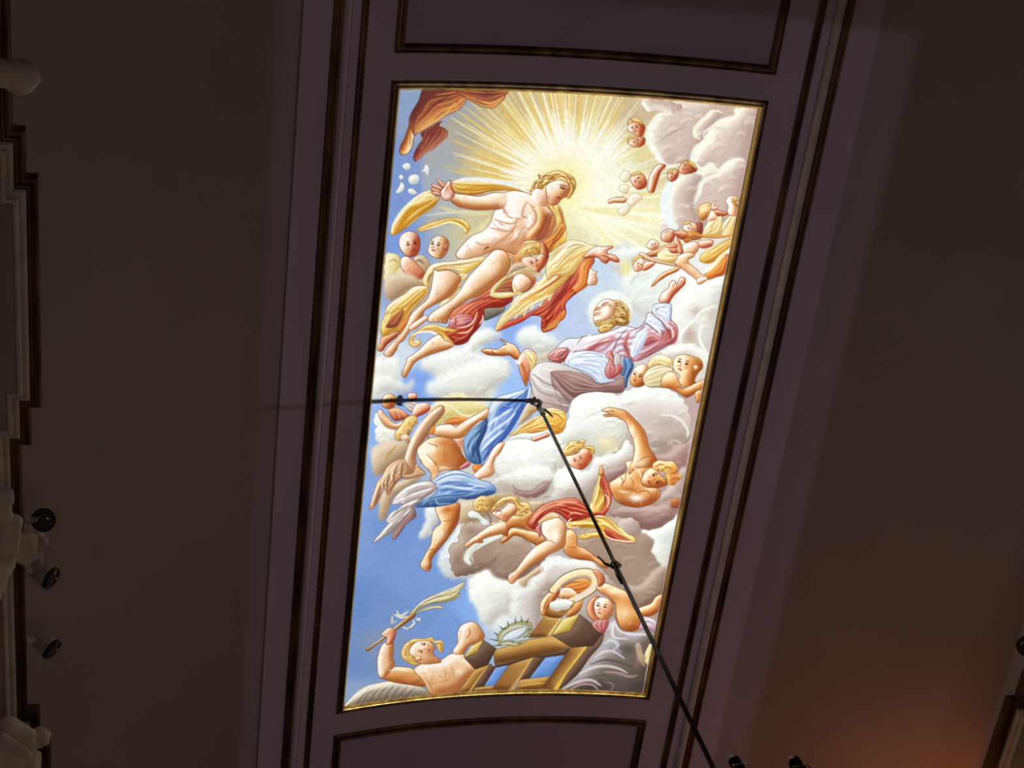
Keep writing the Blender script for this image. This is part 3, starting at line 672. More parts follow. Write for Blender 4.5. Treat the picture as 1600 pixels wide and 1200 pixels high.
('S','b0bccc',1.5,[458,2124,541,2151,625,2116,666,2157,597,2193],.5),
('F','cw',[1045,1826,1080,1764,1164,1740,1229,1793,1305,1816,1362,1861,1340,1917,1295,1965,1240,1989,1189,1934,1114,1919,1066,1880],110,9,0,3,0,1.0,.9),
('F','cw',[714,1844,780,1792,855,1816,868,1863,804,1877,719,1953],120,7,0,3,0,1.0,.8),
('F','tan',[1216,1973,1295,1965,1330,2003,1320,2035,1260,2028,1234,2052,1213,2005],120,0,0,2,0,1.0,.6),
('F','cw',[703,2051,787,2022,902,2009,981,2057,1031,2105,985,2208,911,2270,866,2325,735,2337,513,2326,401,2225,494,2136],120,12,0,4,0,1.0,.9),
('F','cw',[3,2112,118,2106,211,2168,271,2188,295,2135,304,2229,249,2264,173,2235,86,2235,17,2276],120,8,0,3,0,1.0,.8),
('F','cy',[441,2428,505,2336,560,2308,660,2281,745,2316,862,2376,891,2433,764,2485,616,2487,534,2547,482,2543],110,8,0,2),
('S','f6f4d8',3,[538,2370,613,2390,694,2458,763,2477,819,2447],.8,1,0,1.5),
('S','c8b068',1.5,[564,2340,642,2320,709,2322],.5),
('F','cg',[1874,2336,1936,2259,2019,2222,2102,2187,2165,2211,2239,2213,2334,2254,2395,2306,2445,2384,2482,2513,2492,2613,2458,2676,2406,2681,2373,2659,2374,2709,2347,2771,2290,2793,2209,2757,2097,2714,1995,2636,1925,2474],115,16,.6),
('B','a89894',[2304,2513,86,73],.6,1),
('B','9c8c88',[2257,2685,67,52],.5,1),
('B','b4a4a0',[2163,2475,106,73],.4,1),
('S','eaf2f2',5,[2240,2444,2320,2437,2401,2471,2466,2549,2479,2623],.7,1,1,3),
('S','6c5c58',1.6,[2373,2659,2421,2679,2470,2658,2491,2605],.7),
('S','e6eeee',10,[1909,2326,1966,2266,2048,2220,2119,2202,2196,2225,2288,2242,2379,2299],.7,1,1,6),
('F','cmr',[2245,2797,2347,2771,2408,2689,2493,2664,2505,2816,2517,3022,2421,2901,2282,2836],120,8,0,2),
('F','cw',[1019,2862,1038,2771,1111,2697,1297,2682,1514,2630,1742,2649,1935,2640,1978,2722,1958,2790,1786,2849,1783,2935,1722,3031,1582,3121,1436,3166,1283,3165,1161,3103,1066,3007,1026,2921],110,16,0,1),
('F','cw',[1224,2874,1220,2782,1271,2716,1372,2682,1450,2706,1521,2789,1565,2890,1532,2976,1464,3036,1341,3020,1271,2951],130,11,0,2),
('S','f6fafa',4,[1259,2917,1221,2849,1226,2774,1272,2724,1358,2690],.9,1,0,2),
('F','cw',[1521,2572,1539,2489,1539,2382,1555,2333,1615,2290,1723,2270,1820,2274,1901,2319,1929,2407,1982,2553,1998,2661,1978,2722,1956,2774,1879,2811,1791,2832,1743,2758,1644,2702,1557,2721,1484,2739,1430,2673,1498,2622],120,16,.6),
('S','c0c4c8',2,[1617,2561,1680,2485,1763,2440,1857,2419],.6,1,0,2),
('S','f6fcfc',6,[1557,2456,1617,2405,1702,2377,1809,2348,1887,2327],.8,1,1,4),
('S','f4fafa',8,[1553,2588,1653,2552,1720,2500,1806,2480,1888,2476],.7,1,1,5),
('B','e8e0b0',[1863,2711,77,68],.9,1),
('B','e4dca8',[1938,2758,34,36],.7,1),
('S','8c7c74',1.6,[1998,2661,1978,2722,1956,2774,1879,2811,1785,2841],.7),
('F','cg',[1786,2849,1886,2811,1971,2773,2016,2677,2075,2766,2079,2886,1984,2960,1873,3026,1722,3031,1770,2944],110,10,0,1),
('F','cw',[1502,2976,1542,2941,1625,2940,1698,2972,1744,3031,1738,3143,1667,3180,1573,3164,1500,3079],110,9,0,1),
('S','a09088',1.5,[1489,2883,1488,2934,1517,2976],.6),
('F','cmr',[1870,2971,1910,2935,1997,2913,2052,2876,2034,2954,1955,3036,1921,3064,1892,3022],120,0,0,1),
('F','cg',[990,3064,1082,3007,1184,2975,1406,2943,1489,2993,1455,3079,1435,3157,1364,3200,1255,3182,1196,3138,1122,3093],110,14,0,2),
('F','cw',[1143,3017,1225,2942,1404,2926,1483,3010,1423,3071,1340,3131,1247,3122,1183,3095],90,12,0,2),
('F','cmr',[1184,3103,1250,3139,1326,3140,1380,3088,1422,3058,1460,3062,1453,3122,1406,3174,1349,3200,1256,3191,1198,3155],110,5,0,1),
('S','7c6864',1.5,[1174,3077,1194,3121,1258,3147,1341,3140,1388,3088,1429,3058],.7),
('S','7c6864',1.5,[1291,3226,1386,3192,1455,3140,1469,3071,1491,3010],.7),
('S','7c6c68',1.6,[1426,3205,1499,3183,1543,3113,1580,3052],.7),
('F','cw',[1485,3019,1549,2992,1640,2991,1677,3093,1630,3137,1575,3182,1518,3208,1486,3200,1529,3122,1512,3053],100,10,0,2),
('F','tan',[966,3055,1024,3099,1054,3160,1131,3162,1209,3181,1291,3226,1330,3235,1336,3278,1211,3198,1107,3213,1038,3280,969,3209,929,3190],120,6,0,2),
('F','cg',[1523,3093,1567,3032,1614,2988,1709,2960,1813,2948,1847,2921,1850,3041,1828,3155,1818,3242,1746,3218,1681,3194,1606,3204,1532,3162],130,12,0,2),
('F','cmr',[1982,3314,2147,3243,2301,3249,2427,3176,2496,3178,2503,3310,2440,3396,2335,3459,2258,3457,2196,3407,2117,3395,2022,3374],100,10,.5),
('S','7c5854',2,[2044,3320,2167,3321,2271,3295],.5,1,1,2),
('S','7c5854',2,[2264,3447,2350,3404,2430,3335,2486,3259],.5,1,1,2),
('S','7c5854',2,[2191,3372,2280,3357,2372,3305],.5,1,1,2),
('F','cm',[2405,3047,2461,2929,2503,2865,2525,3079,2512,3186,2404,3178,2335,3220],120,7,0,2),
('F','brown',[2430,3172,2515,3159,2519,3247,2455,3253],120,0,0,1,1),
('F','cb',[1947,3387,2098,3369,2204,3407,2245,3475,2305,3507,2376,3564,2373,3645,2416,3715,2473,3783,2530,3981,2514,4170,2329,4148,2150,4011,1949,3819,1786,3661,1753,3536],130,12,0,1),
('F','cw',[2253,3475,2373,3456,2494,3347,2518,3309,2526,3631,2519,3917,2466,3783,2367,3655,2386,3581,2338,3522],120,9,0,1),
('S','6e564c',1.2,[2258,3457,2357,3449,2447,3387,2495,3311],.7),
('S','84746a',1.2,[2216,3531,2228,3512,2245,3475],.5),
('B','c4d0d8',[2462,3529,58,83],.6,0),
('F','cm',[2059,3416,2128,3368,2201,3389,2243,3458,2230,3521,2155,3536,2087,3495],140,6,.4),
('F','cw',[790,3424,739,3525,675,3643,655,3748,697,3859,765,3918,862,3943,1013,3908,1087,3866,1165,3869,1122,3510,878,3394],120,12,0,3,0,1.0,.85),
('F','cw',[498,3256,597,3255,624,3378,578,3443,569,3512,478,3521,501,3436,523,3352],120,7,0,2,0,1.0,.9),
('F','tan',[767,3215,895,3205,1042,3160,1092,3265,955,3398,805,3425,772,3336],120,9,0,3),
('F','cb',[739,3622,797,3582,808,3477,855,3419,955,3416,1028,3454,1147,3546,1303,3559,1383,3640,1514,3758,1477,3831,1406,3948,1353,3957,1229,3972,1149,3950,1095,3894,1075,3856,1008,3880,931,3894,831,3905,778,3838,751,3729],120,9,.7),
('B','8c6a62',[816,3760,43,73],.6,1),
('B','94766a',[1244,3836,86,62],.5,1),
('B','b4a08c',[1162,3671,86,52],.5,1),
('B','8c6e66',[886,3491,67,47],.5,1),
('S','e8f0ea',13,[1153,3538,1058,3579,978,3619,907,3677,884,3747,921,3803],.95,1,0,4),
('S','c8d0cc',5,[1027,3577,950,3644,919,3714,943,3787],.8,1,0,3),
('S','6c5248',1.3,[932,3831,998,3799,1055,3819,1090,3785,1126,3760,1107,3795,1081,3839],.7),
('F','cw',[917,3974,1008,3880,1084,3866,1105,3912,1165,3960,1308,3974,1408,3958,1471,4023,1404,4114,1254,4175,1119,4234,981,4125],110,12,0,3),
('F','cg',[1398,4003,1430,3949,1502,3904,1499,3822,1547,3767,1630,3748,1711,3774,1810,3754,1909,3796,1964,3849,2037,3919,2049,4001,1859,3991,1633,4060,1535,4153,1425,4096],110,11,0,1),
('F','tan',[1331,3974,1381,3930,1493,3831,1517,3894,1431,3958,1402,4040,1365,4058],120,0,0,1),
('S','eef0f4',3,[1401,4031,1423,3958,1502,3904,1507,3822,1561,3758,1638,3748,1720,3779,1826,3758,1926,3804],.7,1,0,1.5),
('F','cw',[940,4065,992,3986,1084,3921,1200,3973,1323,4000,1397,4107,1304,4164,1298,4283,1220,4304,1170,4398,1063,4344,1030,4235,971,4160],130,14,0,3),
('F','cg',[1269,4045,1408,4037,1459,3967,1585,3932,1574,4073,1551,4204,1566,4324,1526,4481,1362,4309,1292,4235,1304,4164],150,12,0,3,0,1.0,.85),
('B','f0f4f0',[1098,4038,67,62],.6,0),
('B','eef2f0',[1075,4190,62,73],.6,0),
('B','f2f6f4',[1228,4376,58,52],.7,0),
('B','dfe2e0',[1217,4197,67,73],.5,0),
('F','cb',[2162,3975,2319,3998,2424,3820,2537,3809,2533,4013,2506,4085,2441,4160,2353,4213,2278,4104],120,9,0,2),
('F','maroon',[310,217,300,251,335,264,365,291,362,324,326,365,282,405,224,438,200,465,162,495,144,484,143,444,165,390,194,337,177,303,221,270],-30),
('S','c47c5c',2,[360,304,332,358,269,405,211,445,168,491],.8),
('S','6a2e2c',2,[205,317,259,311,310,284],.5),
('F','flesho',[96,236,146,263,137,310,127,343,125,390,102,436,62,449,40,428,43,388,65,335,80,282],-20,0,1.2),
('S','f6d8b4',2,[49,435,50,419],.9),
('S','f6d8b4',2,[65,436,66,419],.9),
('S','f6d8b4',2,[82,436,83,419],.9),
('S','f6d8b4',2,[97,436,98,420],.9),
('S','8a4426',1.2,[117,310,107,349,114,390],.6),
('F','brown',[158,7,201,6,415,4,468,57,459,97,417,141,340,178,264,231,150,303,130,310,89,230,91,177,107,138,141,72],-50,9,.9,0,0,1.3),
('S','efb868',4,[152,290,232,244,301,198,362,138,397,85],.85,1,1,2),
('S','d88c4c',3,[196,224,259,178,320,118],.7,1,1,2),
('S','5e2c30',5,[108,223,128,151,182,79,243,27],.55,1,1,3),
('S','5c2a2c',3,[180,197,252,112,326,52,403,19],.55,1,1,2),
('S','e89c5c',2,[326,178,389,138,429,71,455,58],.8,1,1),
('F','brown',[408,4,731,-2,743,32,732,65,696,99,665,121,596,115,504,77,461,51],-80,6,.9,0,0,1.2),
('S','efa868',3,[585,75,641,94,693,76,726,39],.8,1,1,2),
('B','6c3434',[619,22,48,21],.7,1),
('F','white',[69,523,95,507,120,514,126,545,103,558,78,544],120,0,.4),
('F','white',[233,520,259,540,265,575,254,602,231,574,200,570,222,554],120,0,.4),
('F','white',[125,606,151,590,185,594,199,625,184,655,144,658,121,633],120,0,.4),
('F','white',[52,598,69,588,84,609,76,625,58,618],120,0,.4),
('F','white',[73,639,97,674,87,708,60,721,39,713,57,680],120,0,.4),
('F','white',[127,695,153,689,183,711,195,725,165,734,132,720],120,0,.4),
('F','fleshr',[1632,200,1639,158,1678,141,1722,166,1756,205,1752,260,1720,277,1683,258,1645,240],170,0,.9,0,0,1.3),
('B','d87850',[1673,236,9,8],.45,0),
('S','5a2416',1.0799946000269998,[1658,211,1664,206,1672,207],.6),
('S','fff6ea',1.799991000045,[1662,219,1667,217,1673,216],.75),
('S','5a2416',.8099959500202498,[1660,220,1667,215,1675,217],.9),
('S','2c140c',1.3499932500337497,[1666,218,1668,218],.95,0),
('B','d87850',[1704,228,9,8],.45,0),
('S','5a2416',1.0799946000269998,[1688,203,1694,199,1702,200],.6),
('S','fff6ea',1.799991000045,[1692,211,1697,209,1703,209],.75),
('S','5a2416',.8099959500202498,[1690,213,1697,208,1705,209],.9),
('S','2c140c',1.3499932500337497,[1696,211,1698,211],.95,0),
('S','a8603c',.8999955000225,[1678,213,1683,225,1685,231,1687,233],.65),
('S','7c3a24',.9899950500247499,[1684,234,1690,232],.7),
('S','a8382c',1.2599937000315,[1683,245,1690,242,1699,241]),
('S','7c2018',.7,[1683,246,1700,242],.8),
('S','b87048',1.0799946000269998,[1688,252,1699,249],.4),
('F','fleshr',[1648,302,1672,280,1733,276,1770,287,1769,329,1732,352,1690,348,1659,329],170,0,.9,0,0,1.2),
('B','d87850',[1708,330,7,7],.45,0),
('S','5a2416',.8549957250213749,[1691,315,1694,310,1700,308],.6),
('S','fff6ea',1.4249928750356249,[1696,320,1699,317,1703,315],.75),
('S','5a2416',.7,[1695,321,1698,316,1705,315],.9),
('S','2c140c',1.0687446562767187,[1699,318,1701,317],.95,0),
('B','d87850',[1729,315,7,7],.45,0),
('S','5a2416',.8549957250213749,[1711,300,1714,295,1720,294],.6),
('S','fff6ea',1.4249928750356249,[1716,306,1719,303,1723,300],.75),
('S','5a2416',.7,[1715,307,1718,301,1725,300],.9),
('S','2c140c',1.0687446562767187,[1719,304,1720,303],.95,0),
('S','a8603c',.7124964375178124,[1708,310,1716,317,1719,321,1720,323],.65),
('S','7c3a24',.7837460812695937,[1718,324,1723,321],.7),
('S','a8382c',.9974950125249376,[1720,333,1724,329,1730,326]),
('S','7c2018',.7,[1720,334,1731,326],.8),
('S','b87048',.8549957250213749,[1725,337,1732,332],.4),
('F','pale',[1633,575,1654,531,1697,535,1718,584,1681,615,1644,596],140,0,.8),
('F','pale',[1640,660,1670,630,1714,648,1707,692,1665,687],140,0,.8),
('F','pale',[1709,749,1743,697,1791,693,1825,727,1794,751,1765,789,1728,777],140,0,.8),
('F','pale',[1659,832,1683,801,1744,790,1737,834,1700,866],140,0,.8),
('F','flesh',[1578,757,1609,734,1699,728,1698,764,1628,768,1588,778],120,0,.8),
('S','b88858',2,[1628,722,1664,727,1689,711],.7),
('S','9a8060',1.6,[1754,725,1762,728],.8),
('S','9a8060',1.4,[1682,665,1694,671],.7),
('S','c08050',3,[1718,806,1746,801],.6),
('F','fleshr',[1845,620,1847,549,1877,483,1909,462,1951,470,1924,514,1913,572,1903,637,1895,674,1856,670],160,0,.9,0,0,1.2),
('F','fleshr',[1709,580,1728,543,1775,533,1815,565,1835,607,1827,643,1781,660,1742,634],140,0,.9,0,0,1.2),
('B','d87850',[1750,583,9,9],.45,0),
('S','5a2416',1.1249943750281248,[1771,565,1778,571,1779,579],.6),
('S','fff6ea',1.8749906250468749,[1764,570,1768,575,1770,581],.75),
('S','5a2416',.8437457812710936,[1762,568,1769,574,1770,584],.9),
('S','2c140c',1.406242968785156,[1766,575,1767,577],.95,0),
('B','d87850',[1767,616,9,9],.45,0),
('S','5a2416',1.1249943750281248,[1788,597,1795,602,1796,611],.6),
('S','fff6ea',1.8749906250468749,[1781,602,1784,607,1787,613],.75),
('S','5a2416',.8437457812710936,[1779,600,1786,606,1787,616],.9),
('S','2c140c',1.406242968785156,[1783,606,1784,609],.95,0),
('S','a8603c',.9374953125234374,[1775,588,1765,595,1759,597,1757,599],.65),
('S','7c3a24',1.031244843775781,[1755,596,1759,602],.7),
('S','a8382c',1.3124934375328123,[1744,595,1749,603,1752,612]),
('S','7c2018',.7,[1742,595,1751,613],.8),
('S','b87048',1.1249943750281248,[1738,601,1744,613],.4),
('F','fleshd',[2044,483,2064,439,2095,422,2147,439,2176,486,2138,511,2092,522,2055,511],170,0,.9,0,0,1.3),
('B','d87850',[2071,471,8,8],.45,0),
('S','5a2416',.9899950500247497,[2083,449,2090,452,2093,459],.6),
('S','fff6ea',1.6499917500412498,[2079,456,2083,459,2087,464],.75),
('S','5a2416',.7424962875185623,[2077,455,2084,458,2088,466],.9),
('S','2c140c',1.2374938125309372,[2082,459,2083,461],.95,0),
('B','d87850',[2095,494,8,8],.45,0),
('S','5a2416',.9899950500247497,[2106,471,2113,474,2116,480],.6),
('S','fff6ea',1.6499917500412498,[2102,477,2106,481,2110,485],.75),
('S','5a2416',.7424962875185623,[2100,477,2107,480,2111,487],.9),
('S','2c140c',1.2374938125309372,[2105,481,2106,482],.95,0),
('S','a8603c',.8249958750206249,[2093,468,2087,477,2083,480,2082,483],.65),
('S','7c3a24',.9074954625226873,[2080,481,2085,485],.7),
('S','a8382c',1.154994225028875,[2070,484,2077,489,2082,495]),
('S','7c2018',.7,[2069,484,2082,496],.8),
('S','b87048',.9899950500247497,[2068,491,2076,498],.4),
('F','fleshr',[1969,532,1990,495,2031,492,2051,526,2038,569,1998,583],140,0,.9,0,0,1.2),
('B','d87850',[1996,539,6,6],.45,0),
('S','5a2416',.8099959500202499,[2002,519,2008,520,2012,526],.6),
('S','fff6ea',1.34999325003375,[2000,525,2004,527,2007,530],.75),
('S','5a2416',.7,[1998,525,2005,526,2008,532],.9),
('S','2c140c',1.0124949375253123,[2003,528,2004,529],.95,0),
('B','d87850',[2019,554,6,6],.45,0),
('S','5a2416',.8099959500202499,[2024,534,2030,535,2033,540],.6),
('S','fff6ea',1.34999325003375,[2021,540,2025,542,2029,545],.75),
('S','5a2416',.7,[2020,539,2026,541,2030,547],.9),
('S','2c140c',1.0124949375253123,[2024,542,2026,543],.95,0),
('S','a8603c',.7,[2013,533,2010,542,2008,546,2007,547],.65),
('S','7c3a24',.7424962875185624,[2005,546,2010,549],.7),
('S','a8382c',.944995275023625,[1998,550,2004,553,2009,557]),
('S','7c2018',.7,[1997,550,2009,558],.8),
('S','b87048',.8099959500202499,[1996,556,2004,561],.4),
('F','hair',[1634,193,1643,158,1677,140,1718,159,1747,192,1711,180,1669,176,1649,198],120,0,.5),
('F','hair',[1649,306,1669,281,1712,274,1708,288,1669,301,1658,322],120,0,.5),
('F','hair',[1712,572,1728,543,1775,531,1810,555,1771,551,1738,563],120,0,.5),
('F','hair',[2058,447,2095,421,2146,435,2173,479,2143,461,2099,443],120,0,.5),
('F','hair',[1972,528,1990,495,2028,490,2006,508,1983,531],120,0,.5),
('F','goldw',[2438,948,2431,874,2473,796,2514,792,2522,946],150),
('S','9c8250',1.4,[2486,810,2454,887,2443,940],.6),
('S','9c8250',1.2,[2490,890,2469,929],.6),
('F','fleshl',[2419,693,2439,654,2480,650,2518,668,2526,783,2473,796,2447,770,2446,726],160),
('F','hairb',[2456,667,2510,661,2522,725,2485,715],120,0,0,1),
('F','fleshd',[2369,763,2456,784,2425,805,2377,806,2340,795],120,0,.8),
('F','goldw',[2301,932,2318,871,2341,839,2399,811,2414,817,2431,948,2306,961],130),
('S','c09050',4,[2352,941,2367,866,2394,827],.5,1,1,2),
('F','fleshl',[2313,842,2330,782,2360,793,2381,828,2343,854],120,0,0),
('F','hair',[2234,791,2240,746,2291,720,2323,739,2323,797,2306,843,2273,853,2247,826],110),
('F','flesho',[2248,790,2278,765,2313,783,2305,835,2272,849],120,0,0,1),
('S','7a4222',1.4,[2252,811,2267,817],.8),
('F','fleshl',[2323,739,2344,700,2355,706,2343,737,2379,740,2362,764,2334,763],120,0,.8),
('F','maroon',[2242,878,2284,874,2297,947,2265,965,2245,915],120,0,.7),
('F','fleshl',[2149,908,2178,873,2229,879,2256,914,2241,952,2192,949,2161,937],150),
('B','d87850',[2208,932,7,7],.45,0),
('S','5a2416',.8549957250213749,[2186,923,2187,917,2192,913],.6),
('S','fff6ea',1.4249928750356249,[2193,926,2195,922,2197,918],.75),
('S','5a2416',.7,[2193,928,2193,921,2199,918],.9),
('S','2c140c',1.0687446562767187,[2195,923,2196,922],.95,0),
('B','d87850',[2222,908,7,7],.45,0),
('S','5a2416',.8549957250213749,[2199,900,2200,894,2205,890],.6),
('S','fff6ea',1.4249928750356249,[2206,904,2208,899,2211,896],.75),
('S','5a2416',.7,[2206,905,2207,899,2212,895],.9),
('S','2c140c',1.0687446562767187,[2208,901,2209,899],.95,0),
('S','a8603c',.7124964375178124,[2200,912,2210,916,2214,919,2215,920],.65),
('S','7c3a24',.7837460812695937,[2214,923,2217,918],.7),
('S','a8382c',.9974950125249376,[2219,931,2222,925,2226,920]),
('S','7c2018',.7,[2220,932,2227,920],.8),
('S','b87048',.8549957250213749,[2226,933,2230,925],.4),
('F','hair',[2148,901,2165,874,2206,870,2195,890,2169,899],120,0,.5),
('F','gold',[2312,1154,2348,1076,2441,1007,2519,969,2516,1029,2438,1142,2373,1178]),
('F','orange',[2368,1270,2432,1188,2463,1124,2521,1096,2519,1239,2462,1276,2396,1305],140),
('S','fbf4d8',6,[2366,1255,2419,1197,2456,1125,2513,1051],.9,1,0,2),
('S','e8b050',4,[2417,1265,2474,1183,2504,1120],.7,1,0,2),
('F','orange',[2154,974,2205,948,2276,949,2298,991,2231,1012,2185,1031],120,0,.8),
('F','brown',[2198,985,2245,974,2289,984,2243,1004],120,0,.7),
('S','dba050',4,[2110,963,2193,956,2294,973,2399,970,2522,946],.95,0),
('S','8c4a24',1.2,[2222,963,2296,979,2401,977,2502,957],.7),
('F','fleshr',[2275,1023,2314,1004,2383,998,2383,1035,2338,1062,2295,1058]),
('S','8a3c2a',1.2,[2346,1024,2375,1032],.7),
('F','fleshl',[2169,1062,2212,1029,2268,1024,2290,1066,2270,1113,2207,1119,2167,1092],140),
('F','fleshr',[2096,1009,2113,985,2159,1048,2183,1106,2165,1122,2131,1088],150),
('F','fleshr',[2006,1016,2011,964,2071,941,2102,979,2087,1039,2038,1040],140),
('S','8a4428',1.4,[2020,978,2039,962,2067,960],.6),
('F','fleshd',[2082,966,2149,945,2195,971,2160,1011,2113,985],100,0,.7),
('F','flesh',[2133,1185,2142,1154,2192,1113,2247,1108,2272,1128,2230,1169,2264,1204,2304,1230,2346,1264,2399,1282,2396,1305,2345,1341,2319,1313,2247,1266,2159,1213],130),
('S','b86c3c',2.5,[2190,1188,2239,1184,2274,1135],.6,1,1,2),
('F','fleshl',[2319,1313,2350,1287,2397,1290,2390,1313,2343,1349],120,0,.8),
('F','fleshd',[1920,1142,1991,1099,2069,1056,2125,1051,2130,1081,2079,1115,2021,1149,1959,1161],120,0,.8),
('F','fleshl',[1909,1075,1937,1029,1981,1040,2001,1076,1964,1108,1923,1097],130),
('B','d87850',[1956,1083,6,6],.45,0),
('S','5a2416',.7649961750191249,[1942,1066,1945,1062,1951,1061],.6),
('S','fff6ea',1.274993625031875,[1946,1072,1949,1070,1953,1068],.75),
('S','5a2416',.7,[1945,1073,1948,1068,1955,1068],.9),
('S','2c140c',.9562452187739061,[1949,1070,1950,1070],.95,0),
('B','d87850',[1977,1072,6,6],.45,0),
('S','5a2416',.7649961750191249,[1962,1056,1966,1052,1971,1051],.6),
('S','fff6ea',1.274993625031875,[1966,1062,1970,1059,1974,1058],.75),
('S','5a2416',.7,[1965,1063,1969,1058,1975,1058],.9),
('S','2c140c',.9562452187739061,[1969,1060,1971,1060],.95,0),
('S','a8603c',.7,[1958,1064,1965,1072,1967,1076,1967,1078],.65),
('S','7c3a24',.7012464937675312,[1965,1079,1970,1077],.7),
('S','a8382c',.8924955375223125,[1966,1088,1971,1084,1976,1083]),
('S','7c2018',.7,[1966,1089,1977,1083],.8),
('S','b87048',.7649961750191249,[1970,1092,1977,1089],.4),
('F','goldw',[1998,1143,2046,1087,2118,1096,2152,1131,2127,1193,2035,1193],130),
('F','fleshd',[2075,1093,2130,1081,2143,1117,2101,1120],120,0,.5),
('F','flesh',[1864,1145,1898,1136,1960,1169,2049,1192,2122,1201,2154,1221,2052,1211,1965,1198,1905,1180]),
('F','fleshl',[1836,1237,1848,1176,1898,1180,1927,1231,1905,1270,1861,1284],130),
('B','d87850',[1865,1234,7,7],.45,0),
('S','5a2416',.8549957250213749,[1866,1211,1872,1210,1877,1215],.6),
('S','fff6ea',1.4249928750356249,[1865,1218,1870,1219,1874,1221],.75),
('S','5a2416',.7,[1863,1218,1870,1218,1875,1223],.9),
('S','2c140c',1.0687446562767187,[1869,1220,1870,1221],.95,0),
('B','d87850',[1892,1245,7,7],.45,0),
('S','5a2416',.8549957250213749,[1892,1221,1898,1221,1903,1225],.6),
('S','fff6ea',1.4249928750356249,[1891,1228,1896,1230,1900,1232],.75),
('S','5a2416',.7,[1889,1228,1896,1228,1902,1233],.9),
('S','2c140c',1.0687446562767187,[1895,1230,1896,1231],.95,0),
('S','a8603c',.7124964375178124,[1881,1223,1880,1234,1879,1238,1878,1240],.65),
('S','7c3a24',.7837460812695937,[1876,1240,1882,1242],.7),
('S','a8382c',.9974950125249376,[1870,1246,1876,1248,1883,1251]),
('S','7c2018',.7,[1869,1247,1883,1252],.8),
('S','b87048',.8549957250213749,[1870,1253,1879,1256],.4),
('F','hair',[1832,1237,1828,1185,1866,1160,1903,1165,1870,1182,1846,1214],120,0,.5),
('F','flesho',[1995,1385,2045,1298,2102,1256,2182,1219,2167,1258,2109,1293,2040,1352,2017,1384],130),
('F','fleshr',[1917,1209,1965,1198,1995,1211,1953,1259,1912,1270],120,0,.8),
('S','dfe6e0',4,[272,887,409,872,547,866,688,878],.7,1,0,2),
('S','e2dca8',8,[362,825,477,862,618,877,744,877],.6,1,0,4),
('S','e6dc9c',10,[608,1035,685,978,746,899],.7,1,0,5),
('F','gold',[434,652,486,625,588,618,728,631,870,657,972,697,1017,724,1013,746,911,712,806,707,703,715,643,736,533,740,462,725],95,5),
('S','eef8f8',7,[440,649,521,628,659,630,800,651,928,684,1011,728],.95,1,0,2),
('S','cc9028',3.5,[475,715,562,691,664,679,790,687,875,699],.75,1,1,2),
('S','d8a03c',3,[532,733,600,715,681,705],.7,1,1,1.5),
('F','gold',[295,706,327,755,355,755,345,790,308,838,256,872,193,927,128,981,63,1021,43,1027,26,998,36,949,65,894,113,819,176,759,241,719],130,4),
('S','c88820',8,[67,993,109,924,151,855,217,822,303,782],.85,1,1,4),
('S','f8f4e0',4,[41,1013,42,949,83,867,145,793,222,732,288,706],.95),
('S','fbf6d0',5,[140,813,213,780,271,740,327,748],.9,1,1,2),
('S','f8e498',3,[141,967,218,906,283,859,360,804],.8,1,1,1.5),
('F','gold',[213,991,291,944,359,924,440,908,517,912,576,941,602,984,585,1020,558,1030,569,998,523,962,451,943,350,973,269,1000],80,4),
('S','fdf8b8',3,[235,1002,350,970,444,940,516,958,572,998,562,1030],.95),
('F','cy',[8,1188,40,1154,106,1193,133,1252,114,1280,90,1322,103,1381,81,1452,46,1450,19,1347,8,1260],140,0,.5),
('F','tan',[78,1343,127,1266,172,1297,206,1357,306,1368,310,1479,121,1499,61,1466],120,0,0,1),
('S','b08850',2,[32,1218,73,1206,110,1236],.6),
('S','f4e8c0',4,[102,1373,103,1308,127,1266],.8,1,0,2),
('F','tan',[212,1205,259,1178,311,1208,346,1275,315,1317,261,1272],130),
('S','7c5a30',1.8,[226,1234,256,1217,294,1248],.8),
('F','fleshr',[121,1201,155,1184,206,1212,268,1272,308,1317,297,1353,249,1366,190,1334,143,1288,122,1244],140,0,.9,0,0,1.2),
('B','c06848',[245,1322,38,36],.6,1),
('F','fleshr',[95,1064,111,1023,158,1000,208,1012,243,1056,252,1113,243,1163,211,1190,161,1181,123,1144,102,1107],150,0,.9,0,0,1.4),
('B','fdf8f4',[139,1059,43,57],.95,1),
('S','e8d4c0',2,[146,1024,169,1039,185,1068],.6),
('B','d87850',[172,1129,14,13],.45,0),
('S','5a2416',1.7099914500427498,[149,1087,158,1080,171,1083],.6),
('S','fff6ea',2.8499857500712498,[155,1101,164,1098,173,1097],.75),
('S','5a2416',1.2824935875320624,[152,1103,163,1095,177,1099],.9),
('S','2c140c',2.1374893125534373,[163,1100,167,1100],.95,0),
('B','d87850',[222,1120,14,13],.45,0),
('S','5a2416',1.7099914500427498,[197,1078,206,1071,219,1074],.6),
('S','fff6ea',2.8499857500712498,[203,1092,211,1090,221,1089],.75),
('S','5a2416',1.2824935875320624,[200,1094,210,1086,224,1090],.9),
('S','2c140c',2.1374893125534373,[211,1091,214,1091],.95,0),
('S','a8603c',1.4249928750356249,[188,1093,201,1111,206,1120,202,1125],.65),
('S','7c3a24',1.5674921625391873,[197,1127,211,1124],.7),
('S','a8382c',1.994990025049875,[194,1145,207,1140,219,1140]),
('S','7c2018',.8549957250213749,[193,1147,221,1141],.8),
('S','b87048',1.7099914500427498,[201,1157,218,1153],.4),
('F','flesh',[316,1115,331,1065,371,1041,413,1046,451,1075,463,1119,448,1176,410,1211,352,1195,316,1158],160,0,.9,0,0,1.3),
('B','d87850',[334,1125,13,13],.45,0),
('S','5a2416',1.6199919000404999,[331,1082,342,1080,353,1088],.6),
